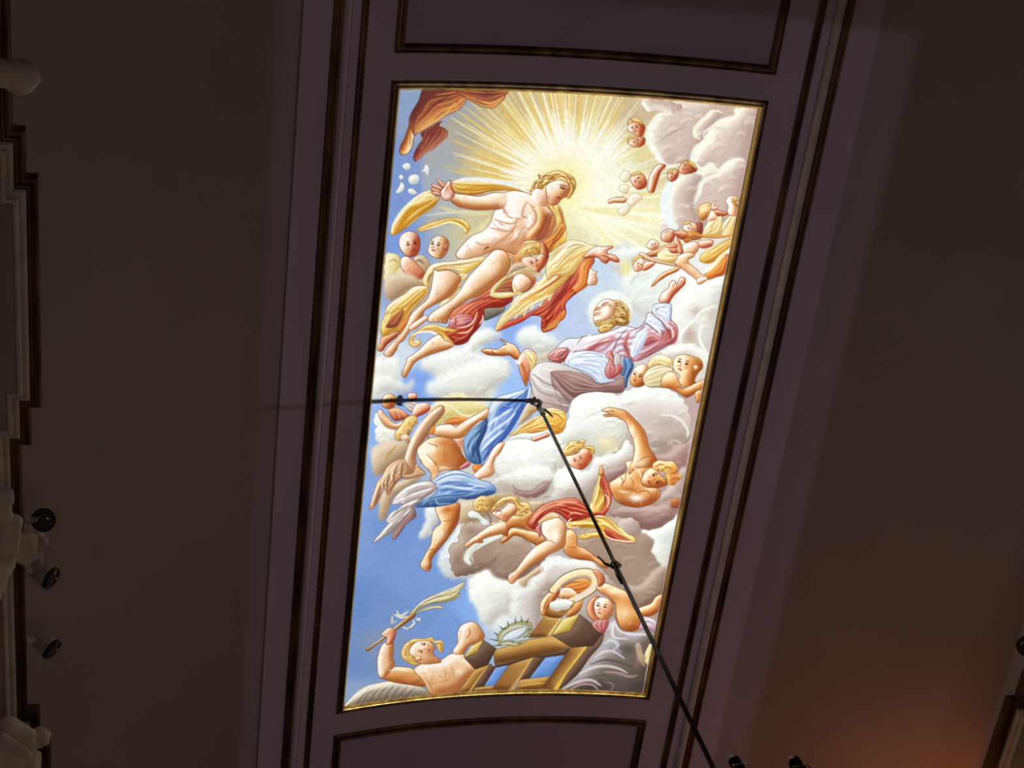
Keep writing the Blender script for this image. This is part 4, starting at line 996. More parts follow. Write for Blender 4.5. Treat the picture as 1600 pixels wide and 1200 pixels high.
('S','fff6ea',2.6999865000675,[331,1095,340,1097,348,1100],.75),
('S','5a2416',1.214993925030375,[327,1096,340,1094,351,1103],.9),
('S','2c140c',2.0249898750506246,[337,1097,340,1099],.95,0),
('B','d87850',[383,1139,13,13],.45,0),
('S','5a2416',1.6199919000404999,[377,1094,388,1093,399,1100],.6),
('S','fff6ea',2.6999865000675,[377,1108,386,1110,395,1113],.75),
('S','5a2416',1.214993925030375,[374,1108,386,1107,397,1115],.9),
('S','2c140c',2.0249898750506246,[383,1110,386,1112],.95,0),
('S','a8603c',1.34999325003375,[354,1100,350,1118,347,1126,352,1132],.65),
('S','7c3a24',1.484992575037125,[348,1131,355,1132],.7),
('S','a8382c',1.88999055004725,[338,1144,350,1146,363,1151]),
('S','7c2018',.8099959500202499,[337,1145,364,1153],.8),
('S','b87048',1.6199919000404999,[341,1157,359,1161],.4),
('F','fleshd',[426,1104,448,1111,448,1147,430,1140],120,0,.6),
('F','gold',[1146,818,1206,795,1245,829,1276,901,1300,972,1314,1067,1257,1120,1207,1166,1190,1122,1219,1048,1230,975,1206,903,1180,860],60,4),
('S','a85a1c',4,[1223,816,1260,887,1288,987],.7,1,1,2),
('S','fbf0a8',3,[1190,831,1234,902,1237,974,1211,1092],.8,1,1,1.5),
('F','orange',[1127,1094,1215,1019,1260,937,1297,972,1275,1046,1228,1114,1207,1166,1148,1152],90),
('S','7c3818',3,[1201,1122,1245,1032,1279,973],.6,1,1,1.5),
('S','f4c878',2.5,[1213,1158,1261,1098,1296,1038],.8,1,1),
('F','red',[1454,1187,1531,1184,1545,1228,1524,1281,1526,1394,1471,1457,1420,1505,1379,1567,1395,1628,1387,1674,1349,1714,1326,1761,1243,1793,1220,1724,1213,1670,1140,1663,1073,1710,1005,1741,895,1786,952,1717,1033,1679,1108,1641,1199,1571,1292,1455,1383,1339],120,8,.9,0,0,.9),
('F','orange',[1467,1231,1533,1199,1526,1296,1528,1402,1458,1465,1418,1436,1452,1375,1447,1292],160,0,0,1),
('F','orange',[1242,1785,1253,1754,1324,1691,1352,1637,1385,1613,1387,1674,1349,1714,1326,1761],100,0,0,1),
('S','7c1e1c',7,[1230,1693,1277,1615,1320,1507,1376,1392,1420,1301],.6,1,0,3),
('S','8a2622',5,[1111,1664,1204,1609,1269,1554,1309,1477],.6,1,0,3),
('S','ec8048',4,[1371,1613,1355,1552,1397,1490,1454,1435],.7,1,0,2),
('S','e86a40',3,[1258,1739,1307,1676,1321,1614,1360,1537,1422,1413],.7,1,0,1.5),
('S','f0a070',2,[1439,1436,1465,1367,1469,1291],.7),
('S','d86048',3,[934,1748,1016,1710,1111,1664],.7,1,0,1.5),
('S','701c1a',3,[1242,1677,1263,1723,1249,1778],.6,1,0,1.5),
('F','goldw',[1172,1367,1210,1277,1261,1179,1453,1180,1413,1248,1383,1339,1322,1416,1278,1463,1251,1524,1156,1571,1080,1648,997,1679,894,1778,880,1755,909,1664,959,1603,999,1520,1082,1444],130,6),
('F','orange',[1063,1519,1127,1458,1217,1381,1302,1274,1373,1220,1389,1234,1351,1318,1289,1387,1199,1457,1092,1519,1026,1565],120,0,0,1),
('S','e8a83c',5,[1079,1527,1182,1442,1284,1350,1369,1242],.8,1,1,2.5),
('S','fdf8e0',5,[1004,1557,1102,1485,1207,1415,1290,1342,1369,1242],.85,1,0,2),
('S','e0b83c',4,[1008,1595,1094,1534,1204,1495,1287,1425,1356,1355],.8,1,0,2),
('S','fdfae8',4,[1044,1649,1128,1572,1194,1533,1261,1494],.8,1,0,1.5),
('S','d8ac40',3,[932,1679,990,1618,1036,1588],.7,1,0,1.5),
('S','fdf4d8',3,[1019,1679,1037,1649],.9,2),
('S','fdf4d8',3,[1081,1656,1103,1603],.9,2),
('S','fdf4d8',3,[1125,1606,1154,1556],.9,2),
('S','fdf4d8',3,[1193,1579,1209,1533],.9,2),
('S','fdf4d8',3,[1252,1532,1279,1470],.9,2),
('F','goldw',[1189,1240,1237,1180,1291,1104,1349,1066,1435,1073,1488,1097,1552,1101,1529,1139,1479,1186,1434,1263,1387,1339,1259,1343,1221,1374],120,5),
('S','b88838',3,[1267,1290,1338,1191,1400,1130,1468,1105],.7,1,1,1.5),
('S','dca040',5,[1259,1343,1332,1251,1409,1189,1473,1142],.6,1,1,2.5),
('S','fdfcf0',4,[1219,1254,1292,1163,1366,1087],.9,1,1,1.5),
('S','7c7040',1.5,[1323,1133,1382,1101,1446,1102],.7),
('S','d89838',4,[1223,1232,1263,1164,1319,1103],.5,1,1,2),
('F','fleshd',[1133,1087,1171,1108,1200,1166,1201,1225,1167,1293,1136,1271,1135,1160],170,0,.8),
('F','fleshr',[994,1221,1055,1198,1113,1205,1144,1175,1183,1196,1196,1240,1167,1293,1137,1331,1082,1294,1028,1258],160,0,.9,0,0,1.2),
('B','d87850',[1102,1272,11,11],.45,0),
('S','5a2416',1.3499932500337497,[1075,1244,1080,1236,1090,1234],.6),
('S','fff6ea',2.2499887500562497,[1083,1253,1089,1249,1095,1246],.75),
('S','5a2416',1.0124949375253123,[1081,1256,1087,1247,1098,1246],.9),
('S','2c140c',1.6874915625421874,[1089,1250,1091,1250],.95,0),
('B','d87850',[1137,1250,11,11],.45,0),
('S','5a2416',1.3499932500337497,[1108,1223,1113,1215,1123,1214],.6),
('S','fff6ea',2.2499887500562497,[1116,1233,1122,1228,1128,1225],.75),
('S','5a2416',1.0124949375253123,[1114,1235,1120,1226,1131,1225],.9),
('S','2c140c',1.6874915625421874,[1122,1230,1124,1229],.95,0),
('S','a8603c',1.1249943750281248,[1104,1238,1118,1250,1123,1256,1123,1261],.65),
('S','7c3a24',1.2374938125309374,[1119,1263,1128,1257],.7),
('S','a8382c',1.574992125039375,[1121,1278,1130,1271,1139,1268]),
('S','7c2018',.7,[1122,1280,1141,1268],.8),
('S','b87048',1.3499932500337497,[1130,1286,1142,1278],.4),
('F','hair',[963,1199,980,1162,974,1141,1012,1082,1066,1062,1110,1072,1136,1109,1137,1175,1096,1187,1055,1198,1014,1206,989,1232],130),
('S','8a6420',1.4,[983,1184,1007,1155,1048,1140],.6),
('S','8a6420',1.4,[1006,1199,1045,1176,1087,1168],.6),
('S','8a6420',1.4,[1016,1111,1056,1095,1099,1102],.6),
('S','8a6420',1.4,[1050,1154,1082,1132,1125,1138],.6),
('S','8a6420',1.4,[986,1155,1003,1118,1035,1096],.6),
('S','fdf6cc',2,[995,1170,1027,1140,1067,1125],.9),
('S','fdf6cc',2,[1035,1096,1075,1080],.9),
('S','fdf6cc',2,[1075,1183,1107,1161],.9),
('S','fdf6cc',2,[1020,1199,1054,1187],.9),
('F','goldw',[344,1260,406,1240,504,1236,586,1215,733,1202,717,1246,665,1290,600,1340,564,1339,525,1302,454,1300,398,1306,359,1334,344,1399,343,1458,309,1405,295,1368,309,1324],120,4),
('S','b08030',3,[354,1290,450,1263,563,1259,701,1231],.7,1,1,1.5),
('S','e8c040',5,[564,1332,623,1296,702,1246],.7,1,1,2),
('S','a87030',2.5,[336,1391,345,1340,398,1298],.8),
('S','fdfcf0',4,[358,1261,449,1249,519,1250],.9,1,1,1.5),
('F','orange',[354,1421,367,1349,412,1306,468,1300,410,1423],150,0,0,1),
('F','flesho',[861,1151,945,1151,1008,1194,1003,1268,945,1372,861,1447,906,1343,932,1268],120,0,0,2),
('F','fleshl',[766,854,819,832,817,754,840,718,901,707,987,723,1031,743,1113,783,1146,818,1196,874,1219,946,1201,1019,1124,1072,1060,1073,1006,1089,978,1148,954,1185,910,1170,823,1149,728,1185,633,1213,570,1220,525,1197,528,1161,577,1089,627,1039,694,1011,737,961,757,896],140,11,1.2),
('F','brown',[1134,883,1196,874,1222,939,1207,1012,1132,1079,1089,1073,1120,992],30,0,0,2),
('F','flesho',[1062,821,1113,834,1149,890,1134,992,1093,1051,1039,1074,1020,1038,1072,950,1077,878],150,0,0,2),
('B','fdfcfa',[904,838,62,62],.9,0),
('B','fdfcfa',[855,953,62,42],.8,0),
('B','fdfaf6',[1020,922,34,73],.8,0),
('B','e8b890',[976,966,43,36],.6,0),
('B','fcfaf6',[752,1026,77,52],.7,0),
('B','fcfaf6',[943,1039,43,47],.7,0),
('B','e6b48c',[869,1069,77,47],.5,0),
('B','e0a878',[975,1126,48,42],.6,0),
('B','f0c8a8',[677,1170,58,42],.5,0),
('S','c88c60',2,[822,768,832,825,832,882],.6,1,0,1.5),
('S','c88c60',2,[846,881,915,924,989,901,1033,864],.6,1,0,1.5),
('S','c88c60',2,[805,946,873,982,942,974],.6,1,0,1.5),
('S','c88c60',2,[981,787,1027,814,1064,835],.6,1,0,1.5),
('S','c88c60',2,[922,981,910,1054,844,1090],.6,1,0,1.5),
('S','c88c60',2,[967,1002,999,980,1050,994],.6,1,0,1.5),
('S','c88c60',2,[756,939,803,982,861,996],.6,1,0,1.5),
('S','b06e3e',3.9000000000000004,[829,740,814,789,836,853,891,902,956,916],.55,1,0,3),
('S','b06e3e',3.3800000000000003,[995,786,974,837,974,894,1018,908],.55,1,0,3),
('S','b06e3e',4.42,[1027,821,1070,878,1071,943,1029,994],.55,1,0,3),
('S','b06e3e',3.12,[767,918,825,939,897,953,944,938],.55,1,0,3),
('S','b06e3e',3.12,[740,982,804,997,876,1011,924,996],.55,1,0,3),
('S','b06e3e',3.3800000000000003,[937,938,911,1010,855,1069,790,1112],.55,1,0,3),
('S','b06e3e',3.12,[654,1090,706,1112,761,1105],.55,1,0,3),
('S','b06e3e',3.12,[593,1111,628,1170],.55,1,0,3),
('S','b06e3e',3.3800000000000003,[975,1009,954,1068,903,1112],.55,1,0,3),
('S','ffffff',6.0,[853,768,899,746,957,759],.9,1,0,2.2),
('S','ffffff',4.8,[860,881,911,895,958,880],.9,1,0,2.2),
('S','ffffff',4.08,[822,910,880,924,928,916],.9,1,0,2.2),
('S','ffffff',4.08,[787,968,845,982,894,981],.9,1,0,2.2),
('S','ffffff',4.8,[1014,879,1035,936,1013,980],.9,1,0,2.2),
('S','ffffff',7.199999999999999,[685,1054,753,1033,825,1047],.9,1,0,2.2),
('S','ffffff',6.0,[609,1126,664,1112],.9,1,0,2.2),
('S','ffffff',3.5999999999999996,[1029,729,1069,763,1101,798],.9,1,0,2.2),
('S','8c4c28',2.6,[724,1149,743,1131,758,1134],.9),
('S','8c4c28',1.6,[596,1198,598,1155],.7),
('S','7c6a6a',1.8,[806,950,835,957],.7),
('S','b06c44',1.6,[935,752,955,748],.6),
('F','flesh',[399,777,441,785,508,827,615,849,719,849,816,841,845,791,815,721,739,725,645,750,554,740,484,732,448,722,416,742],100,5,0),
('S','7c3e22',1.1,[441,785,508,827,615,849,719,849,816,840],.85,0),
('S','8c4a2c',1,[815,723,739,725,645,750,554,740,484,732,448,722],.8,0),
('B','f6e0c8',[822,777,34,62],.9,0),
('S','b8683c',4,[470,799,543,831,649,843,753,843,822,834],.6,1,1,2),
('B','fdf6f0',[710,771,67,26],.7,1),
('F','fleshr',[321,630,335,625,387,666,386,690,357,676],110),
('F','fleshr',[290,663,304,659,365,686,360,708,314,691],110),
('F','fleshr',[288,691,300,687,354,708,355,726,317,719],110),
('F','fleshr',[292,714,306,713,355,724,361,745,319,740],110),
('F','fleshr',[361,714,385,679,402,641,415,635,431,659,438,694,463,736,446,767,406,781,372,756],130,0,1.1),
('B','fdf8f4',[410,749,38,31],.8,1),
('S','a04c34',1.8,[392,714,404,693,405,673],.6),
('S','6a2c24',1.6,[444,687,462,722],.7),
('F','fleshl',[1021,715,1072,685,1132,719,1155,782,1132,819,1075,813,1036,778],150,0,0),
('S','9c5a38',1.3,[1115,691,1136,747,1155,782,1131,815],.7),
('B','d88c6c',[1114,791,29,42],.7,1),
('F','flesh',[1112,670,1149,633,1202,617,1259,629,1290,678,1287,728,1242,758,1213,795,1180,810,1141,783,1126,719],140,0,1,0,0,1.1),
('B','fdf8f4',[1180,660,34,42],.8,1),
('B','e08468',[1182,774,34,26],.6,1),
('B','d07858',[1144,754,14,31],.6,1),
('S','7a3428',2.6,[1216,668,1235,680,1260,685],.9),
('S','8a5034',1.6,[1210,652,1236,660,1268,668],.8),
('S','aa3c34',2.6,[1199,744,1221,753,1234,747]),
('S','b0643c',1.6,[1261,693,1262,721,1242,733,1231,726],.8),
('S','8a4a30',1.5,[1172,803,1213,795,1236,765],.6),
('S','7a3428',1.8,[1267,686,1282,694],.7),
('F','hair',[1010,712,1015,673,1031,637,1063,618,1045,587,1081,597,1113,575,1179,551,1244,570,1304,599,1329,655,1319,705,1294,752,1275,739,1292,692,1276,646,1223,620,1162,629,1130,648,1104,663,1087,692,1045,686],130,0,1),
('S','8a5020',1.7,[1025,693,1034,658,1059,636],.75),
('S','8a5020',1.7,[1057,678,1067,643,1092,628],.75),
('S','8a5020',1.7,[1077,614,1102,593,1143,591],.75),
('S','8a5020',1.7,[1052,584,1059,608,1077,614],.75),
('S','8a5020',1.7,[1147,619,1163,583,1211,582],.75),
('S','8a5020',1.7,[1186,604,1227,595,1264,615],.75),
('S','8a5020',1.7,[1245,580,1277,607,1296,642],.75),
('S','8a5020',1.7,[1287,628,1313,663,1305,706],.75),
('S','8a5020',1.7,[1108,642,1132,613,1167,612],.75),
('S','8a5020',1.7,[1288,735,1312,705],.75),
('S','fdf0b8',2.4,[1038,686,1051,654],.9),
('S','fdf0b8',2.4,[1089,656,1107,631,1127,627],.9),
('S','fdf0b8',2.4,[1155,577,1189,572],.9),
('S','fdf0b8',2.4,[1225,581,1255,598],.9),
('S','fdf0b8',2.4,[1188,618,1214,606,1251,619],.9),
('S','fdf0b8',2.4,[1293,621,1314,648],.9),
('S','fdf0b8',2.4,[1298,706,1309,684],.9),
('F','fleshr',[1464,1179,1532,1110,1595,1107,1654,1098,1665,1109,1628,1135,1639,1160,1690,1168,1727,1204,1723,1220,1683,1214,1660,1206,1636,1233,1598,1218,1566,1191,1474,1194],130,0,1.1),
('B','fdf6f2',[1565,1138,38,36],.8,1),
('S','7a3024',1.4,[1591,1174,1628,1179,1674,1207],.7),
('S','7a3024',1.4,[1602,1151,1640,1164],.7),
('F','tan',[32,1319,150,1310,267,1359,301,1419,218,1430,151,1471,85,1519,40,1494,19,1420],120,0,0,2),
('F','olive',[784,1597,925,1583,918,1636,837,1685,784,1691],90),
('F','red',[556,1607,630,1564,710,1520,802,1447,866,1387,917,1343,987,1447,982,1515,972,1552,905,1594,785,1604,784,1657,764,1741,708,1816,678,1869,608,1890,547,1865,485,1816,451,1769,506,1749,545,1712,525,1659],110,9),
('F','rose',[525,1727,561,1660,617,1646,676,1655,709,1694,663,1738,594,1759],140,0,.7),
('B','f0b8a8',[609,1699,38,31],.7,1),
('S','f6d0b0',2.4,[586,1755,664,1742,710,1701,730,1626],.9),
('S','f6d0b0',2.2,[597,1794,669,1788,715,1747],.9),
('S','f4d8c8',3,[756,1729,776,1688,773,1657],.9),
('S','e07858',3,[604,1593,708,1558,813,1544,921,1545],.6,1,0,2),
('S','741c1c',3,[746,1581,748,1657,716,1763,687,1823],.6,1,0,2),
('S','7c2020',4,[672,1557,775,1521,895,1507],.5,1,0,2),
('S','8a2c28',1.6,[569,1660,578,1713,566,1736],.7),
('S','e8a090',2,[557,1819,617,1836,672,1815],.6,1,0,1.5),
('F','brown',[847,1444,889,1385,969,1340,1067,1324,1137,1368,1111,1443,1044,1482,900,1475],90,0,0,1),
('F','fleshl',[960,1407,977,1347,1025,1332,1071,1358,1105,1398,1083,1451,1030,1482,985,1467],140,6),
('F','goldw',[805,1485,823,1429,887,1362,966,1310,1046,1276,1123,1316,1167,1326,1162,1345,1066,1320,984,1344,917,1377,873,1430,840,1474,901,1478,1036,1476,1025,1497,906,1523,826,1512]),
('S','8c6c30',1.3,[831,1489,853,1437,910,1377,983,1332,1064,1302,1139,1330],.6),
('S','c08848',2.5,[850,1471,898,1460,1002,1486],.6),
('F','goldw',[966,1429,979,1414,1008,1474,987,1482],120,0,.5),
('F','wing',[902,1200,925,1273,956,1288,964,1244,937,1200],120,0,.7),
('F','tan',[933,1281,993,1243,1061,1280,966,1318,908,1362],120,0,0,1),
('F','goldw',[548,1539,583,1465,583,1399,621,1363,617,1326,548,1339,542,1413,509,1501,455,1536,434,1603,502,1575],120,0,.8,0,0,1.0,.9),
('S','b07838',2.5,[504,1523,554,1457,584,1414],.7),
('S','a86c34',2.2,[487,1567,540,1531,577,1473],.6),
('F','gold',[345,1428,301,1412,231,1424,179,1472,99,1519,53,1561,44,1619,21,1685,20,1744,37,1787,87,1783,141,1753,186,1695,218,1652,248,1594,299,1537,342,1473],130,6),
('F','brown',[59,1710,109,1631,177,1594,162,1672,138,1715,89,1727],90,0,.6),
('S','fdfae4',6,[49,1598,100,1534,187,1480,246,1432,331,1428],.9,1,0,2.5),
('S','c89030',4,[66,1621,133,1588,229,1549,336,1480],.7,1,0,2),
('S','b87c30',5,[50,1769,91,1749,146,1723,196,1651],.6,1,0,2),
('S','f8eca0',3,[34,1745,36,1686,65,1613],.9,1,0,1.5),
('F','orange',[237,1631,275,1581,345,1502,362,1459,341,1532,277,1603,210,1719,192,1756,145,1790,153,1723],100,0,0,1),
('F','fleshd',[31,1797,87,1779,156,1753,146,1798,99,1840,73,1868,48,1904,19,1902,10,1879,27,1835],130),
('S','f2c0a0',1.8,[18,1887,33,1858],.9),
('S','f2c0a0',1.8,[30,1903,52,1867],.9),
('S','f2c0a0',1.8,[32,1805,41,1824],.9),
('F','flesh',[373,1290,403,1306,480,1301,547,1332,579,1369,558,1428,509,1501,455,1536,388,1571,334,1606,324,1643,299,1679,261,1730,223,1788,199,1832,166,1860,149,1912,117,1955,73,1944,63,1913,101,1863,134,1827,179,1770,209,1712,237,1631,288,1574,340,1524,362,1459,368,1378],150,6,1.2),
('B','fdf8f0',[432,1380,48,62],.6,1),
('S','b06838',5,[298,1672,335,1613,416,1565,508,1493,558,1428],.5,1,1,2.5),
('S','4c2c24',2.2,[404,1486,421,1479],.8),
('S','a0603c',1.4,[76,1937,97,1893],.7),
('S','a0603c',1.4,[95,1950,113,1909],.7),
('S','a0603c',1.4,[113,1951,131,1910],.7),
('F','fleshl',[232,1728,298,1672,352,1644,356,1682,290,1739,249,1759],120,0,.8),
('F','flesh',[752,1202,802,1151,873,1158,915,1210,930,1268,903,1343,853,1395,795,1447,736,1498,655,1534,602,1571,548,1607,525,1651,515,1696,503,1714,459,1705,415,1700,368,1690,374,1645,419,1602,473,1567,526,1531,576,1465,605,1407,640,1341,690,1282],140,8,1.2),
('B','fdfaf4',[768,1283,67,68],.7,1),
('B','fdfaf4',[630,1444,43,62],.5,1),
('S','b86c3c',6,[537,1629,642,1549,749,1483,851,1380,907,1313],.5,1,1,3),
('B','c8905c',[885,1254,34,62],.6,1),
('S','8a4a2c',1.5,[401,1699,406,1665],.8),
('S','8a4a2c',1.5,[433,1700,438,1667],.8),
('S','8a4a2c',1.5,[465,1702,471,1668],.8),
('S','8a4a2c',1.5,[494,1703,499,1669],.8),
('S','9a5634',1.4,[507,1620,533,1599],.7),
('S','8a6a50',1.8,[793,1257,813,1246],.6),
('F','gold',[253,1797,292,1762,346,1727,402,1714,461,1732,536,1757,598,1769,553,1785,509,1775,496,1790,585,1878,549,1876,472,1831,409,1783,336,1771,288,1792,271,1836,314,1831,332,1870,305,1893,261,1881,239,1842],110,3),
('S','fdfcf0',4,[253,1797,322,1774,409,1779,479,1827,563,1874],.9),
('S','c8902c',3,[404,1729,480,1770,544,1834],.7),
('B','fdfaf0',[288,1860,29,26],.9,0),
('S','b88848',2,[262,1820,272,1851,303,1868],.6),
('F','flesh',[461,1800,510,1848,585,1881,546,1918,455,1945,357,1979,303,2014,278,2059,254,2111,242,2134,210,2108,215,2077,237,2010,241,1971,268,1958,322,1915,387,1842],120,5,1.1),
('S','b8703c',4,[287,2005,370,1968,468,1934,565,1896],.6,1,1,2),
('S','9a5030',1.4,[213,2101,228,2071],.8),
('S','9a5030',1.4,[225,2117,244,2079],.8),
('S','9a5030',1.4,[241,2130,256,2096],.8),
('F','fleshl',[1523,1274,1548,1295,1577,1298,1575,1332,1590,1361,1585,1399,1550,1408,1518,1395,1518,1334],140),
('S','8a4a30',1.4,[1532,1334,1558,1317],.8),
('S','8a4a30',1.4,[1543,1363,1573,1343],.8),
('S','8a4a30',1.4,[1540,1386,1569,1370],.8),
('F','cw',[1884,1608,1868,1707,1797,1773,1697,1778,1606,1721,1561,1625,1578,1527,1649,1464,1749,1459,1838,1513],120,20,0,2,0,1.0,.75),
('S','eef6ee',5,[1592,1709,1564,1617,1593,1523,1664,1467,1757,1462,1837,1518,1878,1593,1870,1679],.6,1,0,4),
('B','e8ecd4',[1708,1618,125,135],.5,0),
('F','fleshr',[2071,1499,2083,1440,2125,1391,2126,1360,2144,1334,2167,1341,2181,1363,2197,1308,2210,1301,2233,1309,2240,1350,2212,1395,2177,1444,2159,1484,2146,1516,2103,1515],140,0,1.1),
('S','8a3c2a',1.6,[2153,1388,2168,1349],.75),
('S','8a3c2a',1.6,[2184,1401,2208,1330],.75),
('S','8a3c2a',1.6,[2201,1415,2233,1351],.75),
('S','8a3c2a',1.6,[2155,1358,2152,1381],.75),
('B','fdf4ee',[2102,1469,34,36],.7,1),
('F','lilac',[1347,1935,1423,1847,1509,1836,1542,1820,1606,1809,1711,1781,1793,1746,1847,1719,1950,1729,1997,1663,2003,1608,2036,1590,2044,1531,2154,1517,2176,1564,2185,1641,2237,1691,2253,1745,2242,1825,2189,1861,2118,1914,2033,1976,1950,2005,1904,1992,1863,1963,1868,2042,1878,2203,1699,2187,1537,2089,1457,2043,1419,2028,1324,2030],110,12,1.1),
('F','rose',[2108,1678,2173,1673,2245,1714,2249,1824,2161,1863,2070,1933,1978,2000,1934,1994,2012,1938,2082,1869,2137,1809,2126,1739],110,0,0,1),
('F','rose',[2021,1763,2063,1752,2136,1802,2085,1845,2017,1874,2002,1827],90,0,0,1),
('F','rose',[1579,1920,1623,1872,1717,1820,1786,1793,1778,1841,1692,1892,1626,1942,1559,1937],90,0,0,2),
('F','rose',[1858,1884,1872,1788,1897,1763,1889,1850,1923,1927,1958,1965,1934,1998],120,0,0,1),
('F','bluew',[1928,1959,1928,1864,1963,1767,2025,1747,2024,1826,1995,1923,1960,1973],130,0,0,1),
('F','bluew',[2001,1686,2033,1614,2110,1647,2178,1704,2140,1738,2063,1713],130,0,0,1),
('F','bluew',[2041,1535,2154,1519,2172,1564,2170,1658,2105,1616,2046,1605],140,0,.6),
('S','6c4854',1.6,[2031,1606,2113,1662,2191,1742],.7),
('S','6c4854',1.6,[1984,1672,2066,1728,2139,1778],.7),
('S','6c4854',1.6,[1930,1785,1980,1734,2006,1717],.7),
('S','6c4854',1.6,[1800,1934,1804,1863,1842,1782,1872,1741],.7),
('S','6c4854',1.6,[1853,1852,1901,1929,1948,1990],.7),
('S','6c4854',1.6,[1994,2003,2098,1924,2203,1852],.7),
('S','6c4854',1.6,[2057,1588,2081,1556,2136,1544],.7),
('S','7c3438',3,[2115,1678,2176,1735,2225,1810],.5,1,0,2),
('S','7c3438',3,[1990,1979,2080,1901,2157,1840],.5,1,0,2),
('S','7c3438',3,[1875,1804,1871,1875],.5,1,0,2),
('S','f4f8fc',3.5,[1564,1866,1680,1814,1798,1777],.8,1,0,1.5),
('S','f4f8fc',3.5,[1556,1913,1665,1862,1776,1825],.8,1,0,1.5),
('S','f4f8fc',3.5,[1810,1808,1896,1755],.8,1,0,1.5),
('S','f4f8fc',3.5,[2025,1653,2106,1710],.8,1,0,1.5),
('S','f4f8fc',3.5,[2065,1549,2133,1567,2162,1611],.8,1,0,1.5),
('S','f4f8fc',3.5,[1795,1856,1769,1920],.8,1,0,1.5),
('S','f4f8fc',3.5,[1918,1896,1937,1832],.8,1,0,1.5),
('S','f8f6f0',4,[1496,1900,1524,1844,1592,1810,1607,1813],.9),
('S','5c4450',1.4,[1509,1891,1544,1827,1592,1810],.7),
('F','bluew',[1475,1963,1610,1935,1738,1961,1775,2007,1772,2087,1795,2143,1838,2181,1775,2204,1699,2191,1617,2134,1538,2093,1443,2043],120,10,.8),
('S','a8b4dc',3,[1521,1978,1627,1950,1725,1970],.6,1,1,2),
('S','a8b4dc',3,[1498,2018,1633,1990,1761,2016],.6,1,1,2),
('S','a8b4dc',3,[1548,2064,1664,2052,1762,2072],.6,1,1,2),
('S','a8b4dc',3,[1655,2141,1715,2146,1789,2151],.6,1,1,2),
('F','rose',[1744,1953,1784,1927,1812,2013,1832,2092,1864,2115,1805,2158,1776,2136,1773,2047],150,0,.8),
('S','f2dcd8',3,[1766,1952,1801,2014,1802,2094],.7,1,1,1.5),
('F','grey',[1817,2045,1810,1950,1848,1964,1875,2042,1864,2115],120,0,.7),
('F','blued',[1881,1986,1916,1976,1965,2029,1959,2085,1942,2143,1940,2224,1910,2217,1888,2122,1890,2041],110),
('S','88a8d8',3,[1899,2009,1941,2038,1930,2111,1919,2184],.7,1,1,1.5),
('S','1e2c54',2.5,[1956,2045,1936,2103,1924,2168],.6,1,1,1.5),
('F','hairb',[1723,1525,1772,1518,1832,1553,1866,1609,1879,1655,1867,1706,1803,1718,1743,1705,1719,1691,1742,1647,1757,1608,1740,1566],110),
('S','6a461c',2,[1773,1568,1810,1574,1827,1588],.7),
('S','6a461c',2,[1797,1629,1831,1619,1855,1633],.7),
('S','6a461c',2,[1781,1668,1822,1651,1854,1672],.7),
('S','6a461c',2,[1747,1539,1783,1537,1815,1558],.7),
('S','6a461c',2,[1755,1685,1792,1691,1829,1697],.7),
('F','fleshl',[1605,1638,1609,1584,1644,1529,1692,1510,1738,1528,1765,1561,1757,1608,1736,1655,1700,1704,1644,1718,1611,1692],150,0,1.1),
('F','flesho',[1601,1615,1603,1591,1640,1570,1656,1582,1641,1602,1617,1608],120,0,0,1),
('F','flesho',[1608,1655,1614,1632,1650,1613,1661,1627,1643,1643,1619,1650],120,0,0,1),
('S','8a5a30',1.4,[1604,1612,1614,1590,1644,1573],.8),
('S','8a5a30',1.4,[1609,1652,1620,1630,1654,1616],.8),
('B','fffdf8',[1686,1611,43,52],.9,0),
('B','fffdf8',[1644,1668,29,26],.8,0),
('F','fleshd',[1647,1571,1665,1545,1700,1538,1709,1550,1678,1558,1659,1576],120,0,0,1,0,1.0,.75),
('S','5a3018',1.2,[1649,1568,1668,1544,1700,1538],.8),
('S','3c4a60',2,[1707,1569,1720,1571],.9),
('S','5a3018',1,[1700,1563,1714,1559,1726,1566],.8),
('S','7a4a28',1.2,[1657,1576,1671,1564,1690,1565],.7),
('F','hairb',[1622,1696,1660,1678,1697,1684,1729,1656,1755,1639,1779,1700,1776,1727,1731,1765,1690,1786,1658,1768,1660,1733,1635,1730],100),
('F','hair',[1661,1737,1701,1711,1759,1716,1731,1765,1690,1782,1662,1764],120,0,.6),
('S','7c5c28',1.6,[1671,1752,1704,1735,1734,1741],.6),
('S','e8cc8c',2.6,[1732,1536,1759,1523,1783,1537]),
('S','e8cc8c',2.6,[1790,1537,1829,1557,1849,1595]),
('S','e8cc8c',2.6,[1858,1602,1878,1640,1873,1679]),
('S','e8cc8c',2.6,[1760,1577,1788,1575,1813,1597]),
('S','e8cc8c',2.6,[1782,1630,1816,1612,1848,1634]),
('S','e8cc8c',2.6,[1767,1669,1803,1667,1842,1688]),
('F','rose',[1303,1992,1342,1932,1391,1919,1454,1922,1447,2001,1408,2042,1356,2031],130),
('S','f0dcd8',3,[1351,1995,1381,1947,1437,1930],.8),
('S','f8f4f4',4,[1450,2025,1471,1969,1531,1872],.8,1,0,1.5),
('S','7c3838',2,[1390,2018,1413,1970,1450,1922],.6),
('F','flesho',[1091,1966,1047,1903,1001,1880,947,1856,926,1854,980,1889,952,1903,913,1933,853,1923,803,1930,799,1947,845,1973,889,1981,962,1985,1013,1981,1053,2009,1098,2017],100,0,1.1),
('B','fcecd0',[1006,1927,38,26],.7,1),
('S','7c4222',1.5,[820,1947,857,1956],.8),
('S','7c4222',1.5,[869,1937,894,1964,932,1977],.8),
('S','7c4222',1.5,[921,1945,970,1926],.8),
